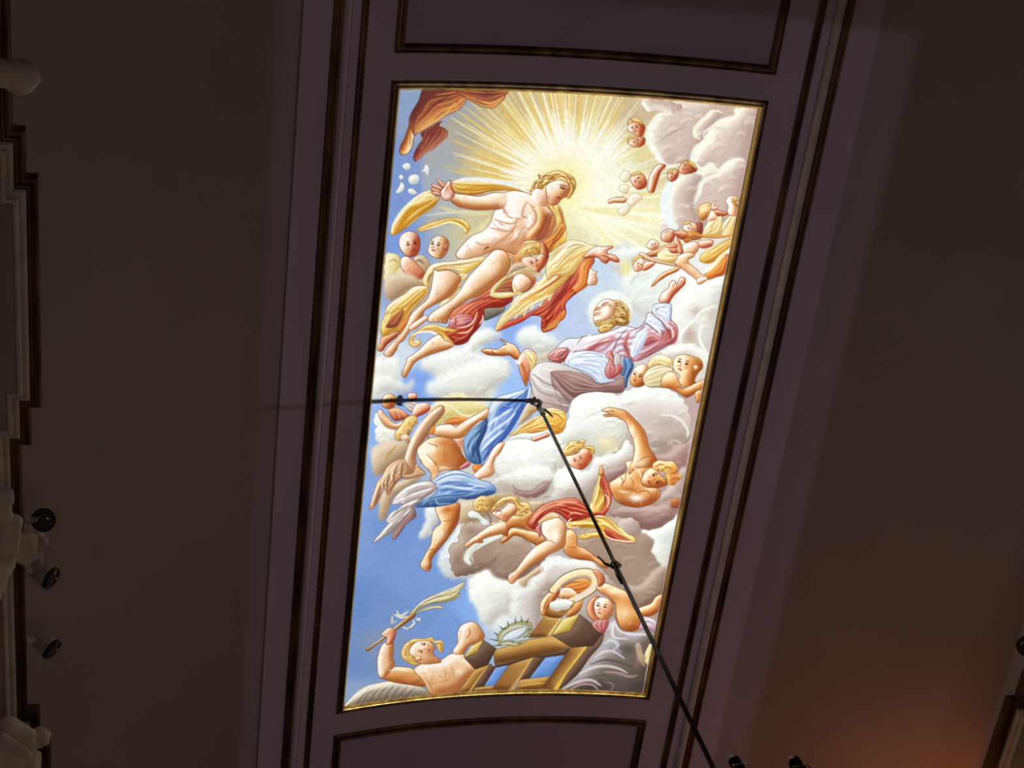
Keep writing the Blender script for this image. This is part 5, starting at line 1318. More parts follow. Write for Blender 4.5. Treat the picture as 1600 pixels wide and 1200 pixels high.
('F','fleshr',[1080,2021,1099,1966,1134,1931,1183,1942,1218,1989,1220,2060,1199,2124,1179,2196,1170,2236,1131,2164,1100,2092],110,0,1),
('F','goldw',[1120,1966,1176,1946,1218,1989,1217,2060,1190,2108,1165,2029],120,0,.6),
('S','b05c30',6,[1108,2037,1147,2116,1170,2212],.7,1,0,3),
('S','fdfaf4',5,[1069,2021,1094,2045,1104,2005],.9),
('S','b89058',1.8,[1153,1989,1188,2037,1182,2100],.7),
('F','grey',[1184,2129,1230,2057,1300,2033,1396,2043,1473,2065,1590,2114,1670,2159,1721,2205,1820,2180,1901,2132,1921,2260,1798,2275,1723,2270,1615,2290,1555,2333,1526,2391,1513,2457,1413,2434,1337,2422,1259,2394,1221,2330,1194,2209],140,14,1),
('F','mauve',[1344,2120,1442,2108,1576,2121,1663,2163,1721,2205,1808,2193,1904,2148,1921,2260,1797,2271,1723,2270,1615,2290,1546,2325,1472,2270,1402,2191],110,8,.8),
('F','mauve',[1350,2136,1403,2199,1472,2270,1539,2325,1522,2366,1437,2287,1379,2239],40,0,.5,0,0,1.0,.7),
('B','b89c90',[1526,2180,67,36],.6,0),
('B','7c5858',[1792,2234,58,31],.6,0),
('S','987c7c',3,[1438,2295,1514,2310,1556,2341],.5,1,0,2),
('S','987c7c',3,[1389,2255,1447,2360,1488,2441],.5,1,0,2),
('F','bluew',[1472,2061,1514,1996,1754,1987,1755,2091,1802,2153,1848,2171,1735,2198,1683,2150,1587,2098]),
('S','a4b4e0',3,[1522,2052,1617,2049,1730,2068],.6,1,1,2),
('S','a4b4e0',3,[1576,2018,1663,2015,1746,2027],.6,1,1,2),
('S','a4b4e0',3,[1648,2112,1724,2124,1778,2146],.6,1,1,2),
('F','rose',[1755,2091,1785,1994,1826,2047,1863,2029,1888,2092,1817,2156,1778,2146],130),
('F','tan',[1148,2574,1186,2402,1227,2378,1278,2427,1229,2509,1162,2566],130,0,0,1),
('F','gold',[1091,2656,1152,2607,1232,2525,1301,2484,1352,2426,1426,2421,1497,2453,1522,2522,1505,2618,1441,2644,1364,2628,1276,2637,1157,2644],110,7),
('S','c07820',4,[1118,2631,1208,2574,1290,2517],.7,1,0,2),
('S','c07820',4,[1283,2575,1354,2550,1431,2565,1496,2606],.7,1,0,2),
('S','c07820',4,[1379,2459,1448,2474,1499,2523],.7,1,0,2),
('S','c07820',4,[1216,2460,1266,2443,1339,2435],.7,1,0,2),
('S','fdf0a8',3,[1113,2648,1192,2566,1287,2492],.9,1,0,1.5),
('S','fdf0a8',3,[1277,2591,1369,2549,1453,2565],.9,1,0,1.5),
('S','fdf0a8',3,[1399,2442,1462,2466,1497,2506],.9,1,0,1.5),
('B','dc9030',[1434,2590,48,36],.6,0),
('F','white',[1088,2689,1186,2636,1276,2637,1334,2624,1406,2607,1427,2648,1372,2682,1299,2699,1192,2682],120,0,.5),
('F','fleshr',[1270,2682,1309,2666,1345,2649,1387,2632,1406,2657,1357,2682,1300,2707]),
('S','7a3c2c',1.4,[1312,2682,1328,2695],.7),
('F','blue',[1160,2257,1206,2213,1217,2330,1186,2402,1148,2508,1089,2639,1038,2713,972,2786,929,2868,912,2913,878,2816,861,2732,882,2650,902,2569,900,2487,923,2367,976,2319,1083,2289],130,9,1),
('S','3c60b4',7,[991,2441,1051,2385,1122,2362],.75,1,1,3),
('S','3c60b4',7,[945,2619,1040,2540,1134,2459,1181,2362],.75,1,1,3),
('S','3c60b4',7,[919,2776,998,2687,1076,2589,1138,2492],.75,1,1,3),
('S','3c60b4',7,[914,2867,965,2785,1030,2704],.75,1,1,3),
('S','3c60b4',7,[1183,2265,1194,2346,1157,2410],.75,1,1,3),
('S','e4f2fc',6,[918,2455,980,2352,1078,2305,1156,2281],.85,1,1,2.5),
('S','e4f2fc',6,[910,2569,997,2490,1093,2426],.85,1,1,2.5),
('S','e4f2fc',6,[895,2700,973,2604,1068,2524,1119,2459],.85,1,1,2.5),
('S','e4f2fc',6,[890,2783,954,2694,1048,2605],.85,1,1,2.5),
('S','e4f2fc',6,[1201,2233,1204,2313,1183,2378],.85,1,1,2.5),
('S','3a64c8',9,[982,2489,1019,2433,1068,2410],.7,1,1,4),
('S','dcecf8',3,[1022,2393,1054,2409],.8),
('F','blued',[746,2721,753,2656,798,2593,873,2530,906,2498,910,2596,890,2678,869,2760,894,2844,892,2894,831,2883,780,2831],140,6,1),
('S','a8c8ec',4,[762,2739,791,2658,856,2578],.8,1,1,2),
('S','a8c8ec',4,[792,2806,812,2716,862,2628],.8,1,1,2),
('S','22345e',5,[826,2841,839,2759,867,2677],.6,1,1,2.5),
('S','22345e',5,[871,2843,864,2776],.6,1,1,2.5),
('F','orange',[838,2909,901,2901,917,2946,867,2973],120,0,.5),
('F','fleshl',[1040,2807,1007,2848,1000,2915,1016,2974,981,3009,922,3023,859,3066,802,3065,844,3001,897,2936,943,2879,970,2788,1015,2723,1066,2716],150,0,1),
('S','9a5634',1.6,[953,2964,971,2990],.7),
('B','e0a078',[992,2940,29,42],.6,1),
('S','9a5634',1.2,[827,3051,869,3019],.7),
('F','cw',[38,2435,79,2399,136,2468,214,2523,198,2586,190,2657,93,2648,62,2540],130,0,.4),
('F','cw',[60,2524,142,2540,204,2570,213,2668,108,2657,60,2604],120,0,0,1),
('F','tan',[38,2698,115,2650,226,2653,317,2677,315,2807,244,2850,161,2915,88,2940,52,2862,36,2763],130,10,0,2),
('S','b88c34',4,[155,2804,170,2769,196,2731,222,2693],.7,1,0,2),
('F','fleshd',[136,2389,201,2375,279,2425,304,2458,240,2481,181,2476],110,0,.6),
('S','f0c8a8',2.5,[158,2391,194,2465],.8),
('S','f0c8a8',2.5,[194,2386,231,2468],.8),
('S','f0c8a8',2.5,[232,2397,267,2455],.8),
('F','grey',[256,2344,344,2342,377,2384,344,2422,292,2410],90,0,.5),
('F','fleshr',[346,2358,433,2356,454,2413,384,2456,326,2460,322,2420],130,0,.6),
('F','flesho',[80,2329,89,2267,139,2254,182,2286,187,2346,157,2379,105,2366],130),
('B','d87850',[124,2333,9,9],.45,0),
('S','5a2416',1.1249943750281248,[110,2301,117,2297,125,2299],.6),
('S','fff6ea',1.8749906250468749,[113,2311,119,2310,126,2310],.75),
('S','5a2416',.8437457812710936,[111,2312,119,2307,128,2311],.9),
('S','2c140c',1.406242968785156,[119,2311,121,2311],.95,0),
('B','d87850',[160,2330,9,9],.45,0),
('S','5a2416',1.1249943750281248,[144,2298,151,2294,160,2297],.6),
('S','fff6ea',1.8749906250468749,[148,2309,154,2308,160,2308],.75),
('S','5a2416',.8437457812710936,[146,2310,153,2305,163,2309],.9),
('S','2c140c',1.406242968785156,[153,2309,156,2309],.95,0),
('S','a8603c',.9374953125234374,[136,2308,144,2322,146,2329,144,2332],.65),
('S','7c3a24',1.031244843775781,[140,2333,150,2332],.7),
('S','a8382c',1.3124934375328123,[138,2345,147,2344,156,2344]),
('S','7c2018',.7,[137,2347,157,2345],.8),
('S','b87048',1.1249943750281248,[142,2355,154,2353],.4),
('F','fleshr',[278,2266,329,2266,347,2295,328,2325,283,2314],120,0,.8),
('F','flesh',[57,2405,77,2379,134,2444,198,2505,255,2490,273,2524,232,2552,157,2543,101,2493],130),
('S','b8703c',4,[83,2447,140,2516,216,2539],.6,1,1,2),
('F','hair',[205,2586,244,2525,262,2479,310,2451,356,2462,369,2519,340,2533,317,2596,283,2625,256,2655,217,2636],120,0,.8),
('F','hairb',[245,2614,286,2577,331,2517,354,2526,318,2612,334,2694,302,2676,283,2625],120,0,0,1),
('S','fdf6c0',3,[221,2596,253,2542,299,2482],.9),
('S','fdf6c0',3,[265,2511,313,2475],.9),
('S','fdf6c0',3,[256,2575,304,2538],.9),
('F','fleshl',[253,2623,288,2602,321,2637,286,2658],120,0,0,1),
('F','orange',[575,2521,652,2472,773,2502,726,2545,623,2548],90,0,0,1),
('F','wing',[546,2379,570,2420,555,2467,510,2529,473,2608,422,2685,386,2772,394,2863,393,2930,360,2968,330,2974,306,2959,289,2937,300,2806,320,2710,348,2615,385,2537,443,2452,496,2392],150,5),
('S','946048',6,[545,2443,482,2543,418,2644,369,2754,364,2861],.7,1,1,3),
('S','b4846c',4,[390,2814,352,2893,336,2958],.5,1,1,2),
('S','fdf0dc',7,[540,2396,459,2461,400,2538,360,2624,329,2727,309,2831,298,2946],.95,1,0,2),
('S','fdf6e8',8,[533,2402,486,2439],.8,1,0,3),
('S','a0603c',2,[407,2684,440,2646,474,2616],.7),
('S','a0603c',2,[396,2724,425,2718],.7),
('S','a0603c',2,[436,2605,469,2640,451,2679],.7),
('F','tan',[132,3134,198,3033,307,2994,378,2950,455,2974,317,3095,245,3138,206,3285,173,3341,139,3294,138,3201],120,8,0,2),
('F','wing',[290,2810,217,2828,162,2880,138,2943,105,2989,83,3086,62,3192,65,3230,101,3205,133,3142,163,3054,190,3111,212,3105,237,3045,277,2991,333,2955,368,2925,325,2863],160,6,.8),
('S','7c503c',2.4,[100,3197,121,3091,149,2977],.7,1,1),
('S','7c503c',2.4,[163,3054,149,2977,164,2897],.7,1,1),
('S','7c503c',2.4,[188,3081,186,2982,223,2886],.7,1,1),
('S','7c503c',2.4,[243,3029,229,2953,250,2864],.7,1,1),
('S','7c503c',2.4,[290,2976,284,2909,293,2844],.7,1,1),
('S','fbead0',4,[74,3202,92,3095,121,2999],.85,1,1,1.5),
('S','fbead0',4,[139,3034,153,2945,178,2890],.85,1,1,1.5),
('S','fbead0',4,[209,2984,210,2910,234,2846],.85,1,1,1.5),
('S','fbead0',4,[264,2932,274,2875],.85,1,1,1.5),
('F','wing',[394,2863,428,2899,478,2953,435,2975,376,2986,317,2989,291,2953,372,2944],110,0,.6),
('S','946048',2,[374,2961,398,2897],.6),
('F','flesho',[393,2732,450,2667,521,2643,634,2658,701,2719,747,2804,791,2865,814,2899,740,2941,664,2937,590,2945,538,3025,519,3023,520,2956,473,2903,430,2850,402,2790],160,12,1.1),
('B','fdfaf2',[444,2760,62,57],.9,1),
('B','fdf8ee',[509,2741,38,42],.8,1),
('B','fdf6ea',[491,2855,53,42],.7,1),
('B','fbecd0',[609,2913,67,31],.8,1),
('B','c87c44',[653,2832,96,73],.5,1),
('B','c06c3c',[601,2697,67,31],.6,1),
('B','fbe8cc',[556,2984,38,47],.7,1),
('S','9a5428',2,[467,2688,506,2708,551,2719],.6,1,1,1.2),
('S','9a5428',2,[461,2778,527,2849,555,2901],.6,1,1,1.2),
('S','9a5428',2,[584,2886,660,2899,740,2879],.6,1,1,1.2),
('S','9a5428',2,[626,2723,678,2718],.6,1,1,1.2),
('S','9a5428',2,[707,2777,751,2838,785,2873],.6,1,1,1.2),
('S','9a5428',2,[420,2816,457,2893,505,2922],.6,1,1,1.2),
('S','9a5428',2,[575,2944,562,2893,535,2849],.6,1,1,1.2),
('S','5c2c14',2.4,[529,2721,541,2730],.9),
('F','rose',[731,2928,799,2865,821,2900,776,2931],120,0,.5),
('F','fleshr',[673,2669,739,2664,738,2721,761,2797,727,2754],120,0,0,1),
('F','flesh',[481,2608,512,2553,622,2542,669,2569,717,2530,786,2486,862,2439,904,2416,902,2498,843,2529,790,2584,751,2640,717,2664,642,2663,566,2642,497,2621],120,6,1.1),
('B','fdf8ee',[595,2566,67,26],.8,1),
('S','b4703c',4,[565,2638,656,2651,721,2630,760,2583],.6,1,1,2),
('S','9a5a30',1.6,[671,2587,684,2563],.7),
('S','b87840',3,[809,2560,863,2513,898,2490],.5,1,1,2),
('S','8a4a28',1.5,[719,2614,739,2598],.6),
('F','orange',[477,2575,511,2545,511,2610,482,2624],120,0,0,1),
('F','flesho',[592,3250,761,3232,782,3337,774,3423,743,3491,692,3583,645,3650,618,3691,600,3743,606,3797,586,3838,538,3817,516,3770,535,3710,559,3642,578,3600,583,3495,601,3445,642,3405,613,3342],150,7,1.1),
('B','c8642c',[683,3287,58,36],.8,1),
('B','fdf6e4',[645,3501,43,73],.8,1),
('S','a05428',5,[765,3405,722,3507,657,3624],.5,1,1,2.5),
('S','9a5428',1.8,[583,3724,585,3671,599,3654],.6),
('B','fbe8d4',[556,3765,29,36],.7,1),
('S','7c3c1c',1.5,[535,3790,549,3814],.8),
('S','7c3c1c',1.5,[557,3814,570,3829],.8),
('S','b06428',2,[648,3388,709,3384,759,3353],.5),
('F','blue',[521,3029,612,2969,715,2941,824,2981,914,3036,993,3064,1044,3117,1038,3164,931,3190,834,3204,764,3190,731,3230,626,3249,520,3251,417,3235,474,3168,545,3124,571,3083],110,8,1),
('F','blued',[483,3178,623,3142,775,3152,909,3129,996,3090,1040,3117,1038,3160,931,3190,834,3204,764,3191,731,3230,626,3250,520,3251,417,3235],90,6,0,1),
('S','e0eefa',4,[537,3039,648,3021,762,3028],.8,1,0,2),
('S','e0eefa',4,[571,3075,692,3083,816,3107,919,3087],.8,1,0,2),
('S','e0eefa',4,[595,3018,697,2991,804,3005],.8,1,0,2),
('S','4464a8',4,[613,3053,726,3051,825,3057],.6,1,0,2),
('S','4464a8',4,[589,3110,695,3113,795,3123],.6,1,0,2),
('S','4464a8',4,[700,3160,814,3158,923,3121],.6,1,0,2),
('S','98bce6',3,[539,3208,550,3243],.8,1,0,1.5),
('S','98bce6',3,[581,3177,602,3230,708,3229],.8,1,0,1.5),
('S','98bce6',3,[480,3228,500,3196,521,3181],.8,1,0,1.5),
('S','98bce6',3,[808,3175,873,3144,922,3112],.8,1,0,1.5),
('F','mauve',[406,3243,437,3327,373,3381,321,3470,280,3521,261,3480,313,3383,367,3311],140,0,.7),
('S','b89490',2,[292,3484,344,3395,414,3325],.6),
('F','grey',[528,3025,445,3023,357,3049,287,3100,247,3155,240,3200,327,3205,299,3236,235,3280,200,3349,220,3359,194,3412,109,3528,200,3481,258,3445,299,3398,366,3303,420,3231,475,3177,573,3100],130,6,1),
('S','f4faf8',5,[254,3147,330,3079,432,3047,522,3046],.9,1,1,2),
('S','f4faf8',5,[243,3197,336,3147,439,3115,542,3089],.9,1,1,2),
('S','f4faf8',5,[210,3337,270,3242,365,3209,445,3183],.9,1,1,2),
('S','f4faf8',5,[127,3515,216,3406,309,3340,392,3254],.9,1,1,2),
('S','f4faf8',5,[219,3355,303,3279],.9,1,1,2),
('S','8c7878',4,[322,3154,408,3104,511,3079],.6,1,1,2),
('S','8c7878',4,[299,3228,370,3184,473,3151],.6,1,1,2),
('S','8c7878',4,[246,3316,302,3262,404,3221],.6,1,1,2),
('S','8c7878',4,[212,3440,281,3362,351,3301],.6,1,1,2),
('S','a88484',6,[348,3106,420,3071,509,3062],.4,1,1,3),
('F','hair',[883,3222,935,3180,997,3192,1020,3254,1000,3309,928,3321,890,3282],130),
('S','a87830',1.5,[904,3240,939,3216,979,3226],.6),
('S','a87830',1.5,[900,3274,937,3259,984,3269],.6),
('S','a87830',1.5,[942,3302,978,3286],.6),
('F','hairb',[990,3192,1057,3177,1076,3212,1045,3272,1029,3332,1007,3270],120,0,0,2),
('F','white',[848,3334,874,3307,921,3325,973,3373,1032,3419,1021,3447,972,3436,935,3382,873,3370],140,0,.8),
('B','a8b4b8',[953,3398,24,21],.6,1),
('S','5c4c44',4,[998,3331,1035,3384,1041,3437],.5,1,0,3),
('F','tan',[1324,3243,1392,3235,1447,3252,1408,3305,1367,3339,1339,3304],110,0,.5),
('F','flesho',[1239,3478,1294,3493,1405,3516,1463,3543,1501,3596,1461,3645,1387,3614,1287,3554,1240,3549,1199,3592,1152,3619,1140,3590,1177,3538,1201,3486],110,0,1),
('B','b8702c',[1391,3587,58,26],.5,1),
('F','flesho',[1655,3506,1721,3509,1758,3584,1766,3637,1853,3680,1950,3758,2015,3773,2044,3808,2026,3846,1958,3812,1907,3782,1773,3768,1689,3725,1652,3658],120,6,1),
('B','c87438',[1739,3692,58,52],.6,1),
('B','b8602c',[1884,3733,58,31],.6,1),
('F','flesho',[1041,3437,1100,3413,1169,3354,1247,3364,1340,3313,1364,3375,1334,3445,1402,3489,1453,3525,1405,3516,1309,3484,1230,3469,1195,3504,1179,3556],110),
('B','b87430',[1286,3426,67,42],.6,1),
('F','flesh',[1154,3419,1177,3512,1115,3536,1039,3551,992,3576,999,3604,961,3605,930,3601,895,3637,880,3645,851,3623,895,3570,923,3546,972,3504,1043,3450],120,5,1.1),
('S','b87440',4,[1009,3559,1084,3540,1166,3512],.6,1,1,2),
('S','a04c2c',1.6,[871,3626,898,3597],.8),
('S','a04c2c',1.6,[891,3636,918,3603],.8),
('S','a04c2c',1.6,[922,3603,951,3582],.8),
('S','a04c2c',1.6,[975,3597,965,3574,987,3566],.8),
('F','flesh',[1041,3332,1118,3304,1172,3250,1233,3281,1233,3338,1196,3381,1166,3419,1130,3405,1079,3368],140,0,1),
('B','fbe8dc',[1176,3284,29,31],.8,1),
('B','c85c44',[1156,3371,34,26],.6,1),
('S','9a3828',1.8,[1061,3342,1096,3317,1117,3331],.8),
('S','9a3828',1.8,[1096,3378,1121,3335],.8),
('S','9a3828',1.8,[1130,3405,1146,3353],.8),
('S','9a3828',1.8,[1154,3415,1171,3363],.8),
('S','9a3828',1.8,[1051,3324,1073,3316],.8),
('F','hair',[1030,3310,1058,3255,1085,3221,1141,3187,1211,3194,1263,3243,1285,3239,1339,3269,1342,3322,1301,3361,1264,3373,1231,3355,1241,3312,1210,3250,1156,3240,1114,3274,1073,3286,1044,3328]),
('S','946420',1.8,[1060,3272,1116,3231,1183,3215],.7),
('S','946420',1.8,[1214,3216,1258,3269,1298,3278],.7),
('S','946420',1.8,[1259,3338,1297,3330,1323,3295],.7),
('S','946420',1.8,[1112,3257,1153,3223],.7),
('S','946420',1.8,[1233,3251,1255,3303],.7),
('S','fdf4bc',2.6,[1066,3255,1122,3214,1197,3207],.9),
('S','fdf4bc',2.6,[1265,3260,1313,3278],.9),
('S','fdf4bc',2.6,[1262,3356,1305,3339],.9),
('F','red',[1333,3436,1363,3366,1421,3287,1492,3243,1595,3214,1686,3207,1769,3256,1839,3315,1931,3315,1938,3363,1850,3394,1776,3409,1693,3421,1658,3448,1645,3408,1575,3348,1520,3339,1467,3401,1426,3436,1402,3494,1361,3476],120,7,1.1),
('S','f2b89c',3.5,[1373,3445,1422,3348,1498,3287,1601,3260],.8,1,1,1.5),
('S','f2b89c',3.5,[1357,3445,1387,3375,1438,3296],.8,1,1,1.5),
('S','f2b89c',3.5,[1527,3278,1614,3242,1713,3240],.8,1,1,1.5),
('S','f2b89c',3.5,[1426,3436,1478,3366,1534,3331],.8,1,1,1.5),
('S','f2b89c',3.5,[1655,3373,1689,3337,1768,3352],.8,1,1,1.5),
('S','7c1e1c',4,[1569,3304,1665,3276,1760,3300],.55,1,1,2),
('S','7c1e1c',4,[1612,3338,1686,3372,1771,3379],.55,1,1,2),
('S','7c1e1c',4,[1384,3472,1406,3401,1458,3331],.55,1,1,2),
('F','goldw',[1417,3428,1464,3375,1528,3339,1579,3374,1513,3401,1455,3428],120,0,.6),
('S','9a5c2c',1.2,[1439,3423,1495,3384,1547,3366],.6),
('F','flesh',[1459,3428,1513,3401,1580,3387,1645,3453,1660,3559,1663,3640,1621,3685,1556,3722,1501,3776,1429,3821,1374,3875,1334,3929,1308,3979,1280,4002,1251,3972,1245,3917,1295,3873,1333,3802,1371,3730,1424,3659,1494,3605,1515,3587,1469,3534,1453,3472],140,9,1.2),
('B','fdfcf6',[1572,3551,48,88],.9,1),
('B','f8e8c0',[1488,3677,58,42],.5,1),
('S','b06c30',6,[1321,3956,1401,3848,1500,3767,1599,3695,1651,3622],.5,1,1,3),
('S','c08048',5,[1634,3444,1654,3559,1654,3640],.5,1,1,2),
('S','9a4a24',1.5,[1260,3963,1287,3928],.8),
('S','9a4a24',1.5,[1278,3987,1304,3946],.8),
('S','9a4a24',1.5,[1251,3927,1284,3909],.8),
('F','rose',[1408,3481,1443,3454,1459,3516,1455,3570,1434,3534],120,0,.6),
('F','gold',[1661,3432,1750,3407,1852,3368,1911,3353,1993,3384,2064,3452,2120,3511,2200,3532,2224,3576,2165,3600,2070,3588,1974,3566,1895,3560,1806,3581,1764,3563,1798,3526,1918,3504,1897,3469,1758,3466,1672,3486],110,5,1),
('F','red',[1960,3475,2023,3481,2092,3530,2176,3575,2077,3581,1994,3545],110,0,.5),
('S','fdf6a8',4,[1679,3449,1791,3428,1892,3433,1984,3429],.9,1,0,1.5),
('S','fdf6a8',4,[1803,3566,1860,3533,1928,3521],.9,1,0,1.5),
('S','fdf6a8',4,[2066,3460,2137,3519,2214,3568],.9,1,0,1.5),
('S','b07c1c',3.5,[1713,3417,1825,3392,1946,3378,2031,3436],.7,1,0,1.5),
('S','b07c1c',3.5,[1759,3474,1851,3471,1945,3476],.7,1,0,1.5),
('S','b07c1c',3.5,[1817,3552,1881,3514],.7,1,0,1.5),
('S','fdeee0',2.4,[1969,3537,2036,3570,2131,3582,2216,3584],.8),
('S','fbe4c8',2.4,[1661,3432,1679,3396,1654,3441,1682,3475,1758,3465],.8),
('F','gold',[1846,2912,1872,2945,1892,3022,1925,3089,1921,3212,1934,3299,1863,3337,1811,3295,1822,3216,1825,3129,1840,3024],160,5,1),
('F','red',[1871,2980,1930,3072,1971,3165,1969,3279,1937,3347,1863,3342,1919,3300,1928,3211,1891,3117,1862,3075],60,5),
('S','b07820',4,[1847,3285,1869,3170,1860,3058],.7,1,0,2),
('S','b07820',4,[1889,3310,1906,3212,1875,3109],.7,1,0,2),
('S','b07820',4,[1827,3251,1842,3145],.7,1,0,2),
('S','fdf2a0',3.5,[1865,3302,1901,3230,1903,3169],.85,1,0,1.5),
('S','fdf2a0',3.5,[1837,3268,1852,3162,1855,3075],.85,1,0,1.5),
('S','fdf2a0',3.5,[1857,2937,1868,3014],.85,1,0,1.5),
('S','fbd0b0',3.5,[1913,3160,1950,3201,1954,3280],.85,1,0,1.5),
('S','fbd0b0',3.5,[1908,3125,1934,3150],.85,1,0,1.5),
('S','e8847c',4,[1869,3328,1921,3317,1942,3254],.7,1,0,2),
('F','flesho',[2042,2859,2236,2846,2274,2894,2215,2950,2193,3004,2194,3056,2236,3079,2312,3081,2349,3122,2337,3184,2283,3233,2189,3266,2080,3251,2013,3216,1974,3157,1938,3072,1969,3027,2023,2981,2061,2935],110,11,1.1),
('B','fdfaf2',[2168,3180,67,36],.95,1),
('B','fbe8c4',[2132,2905,67,62],.6,1),
('B','b86c34',[2126,3104,96,31],.55,1),
('B','a85a2c',[2307,3143,43,47],.5,1),
('B','c88a50',[2018,3146,43,62],.5,1),
('S','8c4c24',2,[2048,3096,2126,3108,2169,3136],.7,1,1,1),
('S','8c4c24',2,[2009,2990,2038,3031,2040,3092],.7,1,1,1),
('S','8c4c24',2,[2054,2936,2053,3031,2030,3075],.7,1,1,1),
('S','8c4c24',2,[2170,3145,2196,3117,2264,3111],.7,1,1,1),
('S','8c4c24',2,[2321,3089,2322,3142,2294,3205],.7,1,1,1),
('F','flesho',[1784,2431,1796,2414,1839,2400,1899,2407,1961,2422,2012,2460,2064,2507,2117,2561,2158,2626,2186,2708,2220,2756,2268,2820,2265,2872,2217,2902,2129,2916,2077,2972,2075,2911,2087,2842,2085,2732,2058,2658,2016,2585,1984,2520,1943,2497,1895,2475,1821,2481,1800,2465,1846,2449],150,7,1.1),
('B','fdf6ea',[2033,2592,29,47],.8,1),
('B','fdf4dc',[2079,2698,29,62],.7,1),
('B','fbeed8',[2151,2864,58,52],.7,1),
('S','c06c34',7,[1964,2438,2050,2516,2123,2595,2168,2692,2212,2774],.6,1,1,3),
('S','8c4c2c',1.4,[1800,2435,1844,2432,1889,2434],.8),
('S','8c4c2c',1.4,[1812,2471,1848,2461,1884,2455],.8),
('S','8c4c2c',1.4,[1833,2408,1872,2423],.8),
('S','9a5428',1.6,[2058,2658,2077,2640],.7),
('S','9a5428',1.6,[2121,2866,2166,2820,2216,2799],.6),
('F','flesho',[2187,3035,2189,2978,2211,2925,2260,2904,2313,2951,2374,2998,2389,3040,2326,3076,2258,3077,2222,3067],130,0,1,0,0,1.2),
('B','fdf0dc',[2218,2967,29,36],.8,1),
('B','d87850',[2241,2987,15,15],.45,0),
('S','5a2416',1.9349903250483749,[2276,2943,2289,2953,2294,2970],.6),
('S','fff6ea',3.224983875080625,[2264,2955,2272,2966,2278,2977],.75),
('S','5a2416',1.4512427437862812,[2260,2952,2275,2963,2279,2983],.9),
('S','2c140c',2.4187379063104686,[2269,2965,2271,2969],.95,0),
('B','d87850',[2284,3052,15,15],.45,0),
('S','5a2416',1.9349903250483749,[2317,3005,2330,3015,2335,3032],.6),
('S','fff6ea',3.224983875080625,[2305,3018,2313,3028,2319,3040],.75),
('S','5a2416',1.4512427437862812,[2301,3015,2316,3026,2320,3045],.9),
('S','2c140c',2.4187379063104686,[2310,3027,2312,3032],.95,0),
('S','a8603c',1.6124919375403124,[2291,2991,2274,3011,2265,3018,2262,3020],.65),
('S','7c3a24',1.7737411312943436,[2257,3015,2267,3028],.7),
('S','a8382c',2.2574887125564373,[2235,3017,2247,3031,2256,3048]),
('S','7c2018',.9674951625241874,[2232,3017,2255,3051],.8),
('S','b87048',1.9349903250483749,[2226,3031,2241,3052],.4),
('F','hair',[2254,2909,2253,2862,2294,2833,2347,2837,2399,2832,2441,2879,2448,2939,2491,2952,2479,2988,2443,3000,2449,3039,2400,3039,2380,2989,2348,2931,2302,2926],130,0,.9,0,0,1.2),
('F','orange',[2363,2887,2429,2872,2449,2948,2482,2962,2449,3034,2401,3021,2388,2945],120,0,0,1,0,1.0,.7),
('S','8a4c1c',1.8,[2274,2894,2300,2866,2338,2872],.7),
('S','8a4c1c',1.8,[2323,2916,2363,2887,2411,2900],.7),
('S','8a4c1c',1.8,[2396,2944,2431,2932,2442,2905],.7),
('S','8a4c1c',1.8,[2406,3004,2432,2984,2476,2971],.7),
('S','fdecb0',2.4,[2271,2877,2298,2858],.9),
('S','fdecb0',2.4,[2307,2909,2326,2890,2342,2897],.9),
('S','fdecb0',2.4,[2352,2862,2389,2859],.9),
('F','fleshr',[1557,2831,1584,2809,1655,2778,1711,2751,1762,2816,1762,2867,1723,2933,1687,2948,1631,2927,1589,2894],150,0,1.1,0,0,1.1),
('B','c86044',[1735,2860,38,47],.6,1),
('B','d87850',[1651,2900,12,12],.45,0),
('S','5a2416',1.484992575037125,[1621,2862,1628,2853,1640,2853],.6),
('S','fff6ea',2.4749876250618748,[1630,2875,1637,2870,1645,2867],.75),
('S','5a2416',1.1137444312778435,[1627,2877,1635,2867,1648,2868],.9),
('S','2c140c',1.856240718796406,[1636,2872,1639,2872],.95,0),
('B','d87850',[1695,2877,12,12],.45,0),
('S','5a2416',1.484992575037125,[1664,2840,1671,2831,1683,2831],.6),
('S','fff6ea',2.4749876250618748,[1672,2853,1679,2848,1687,2845],.75),
('S','5a2416',1.1137444312778435,[1670,2856,1678,2845,1691,2846],.9),
('S','2c140c',1.856240718796406,[1679,2850,1682,2850],.95,0),
('S','a8603c',1.2374938125309374,[1654,2860,1666,2878,1671,2887,1673,2890],.65),
('S','7c3a24',1.361243193784031,[1669,2893,1678,2888],.7),
('S','a8382c',1.7324913375433124,[1670,2912,1680,2905,1692,2901]),
('S','7c2018',.7424962875185624,[1670,2914,1694,2902],.8),
('S','b87048',1.484992575037125,[1680,2922,1695,2914],.4),
('S','7a4020',1.8,[1601,2821,1637,2808,1671,2786],.7),
('F','hair',[1526,2823,1534,2772,1551,2730,1591,2699,1637,2702,1672,2685,1692,2692,1693,2726,1672,2735,1717,2738,1763,2744,1780,2799,1759,2817,1733,2771,1683,2760,1649,2790,1609,2821,1565,2831],130,0,.8),
('S','946424',1.6,[1550,2780,1590,2746,1635,2745],.6),
('S','946424',1.6,[1617,2720,1661,2710,1683,2709],.6),
('S','946424',1.6,[1570,2814,1611,2787,1654,2769],.6),
('S','946424',1.6,[1705,2759,1744,2766,1762,2791],.6),
('S','fdf6bc',3,[1544,2789,1568,2746,1611,2728],.9),
('S','fdf6bc',3,[1634,2736,1670,2727],.9),
('F','flesho',[1844,2984,1842,2924,1855,2906,1868,2940,1879,2965,1869,3000],120,0,.8),
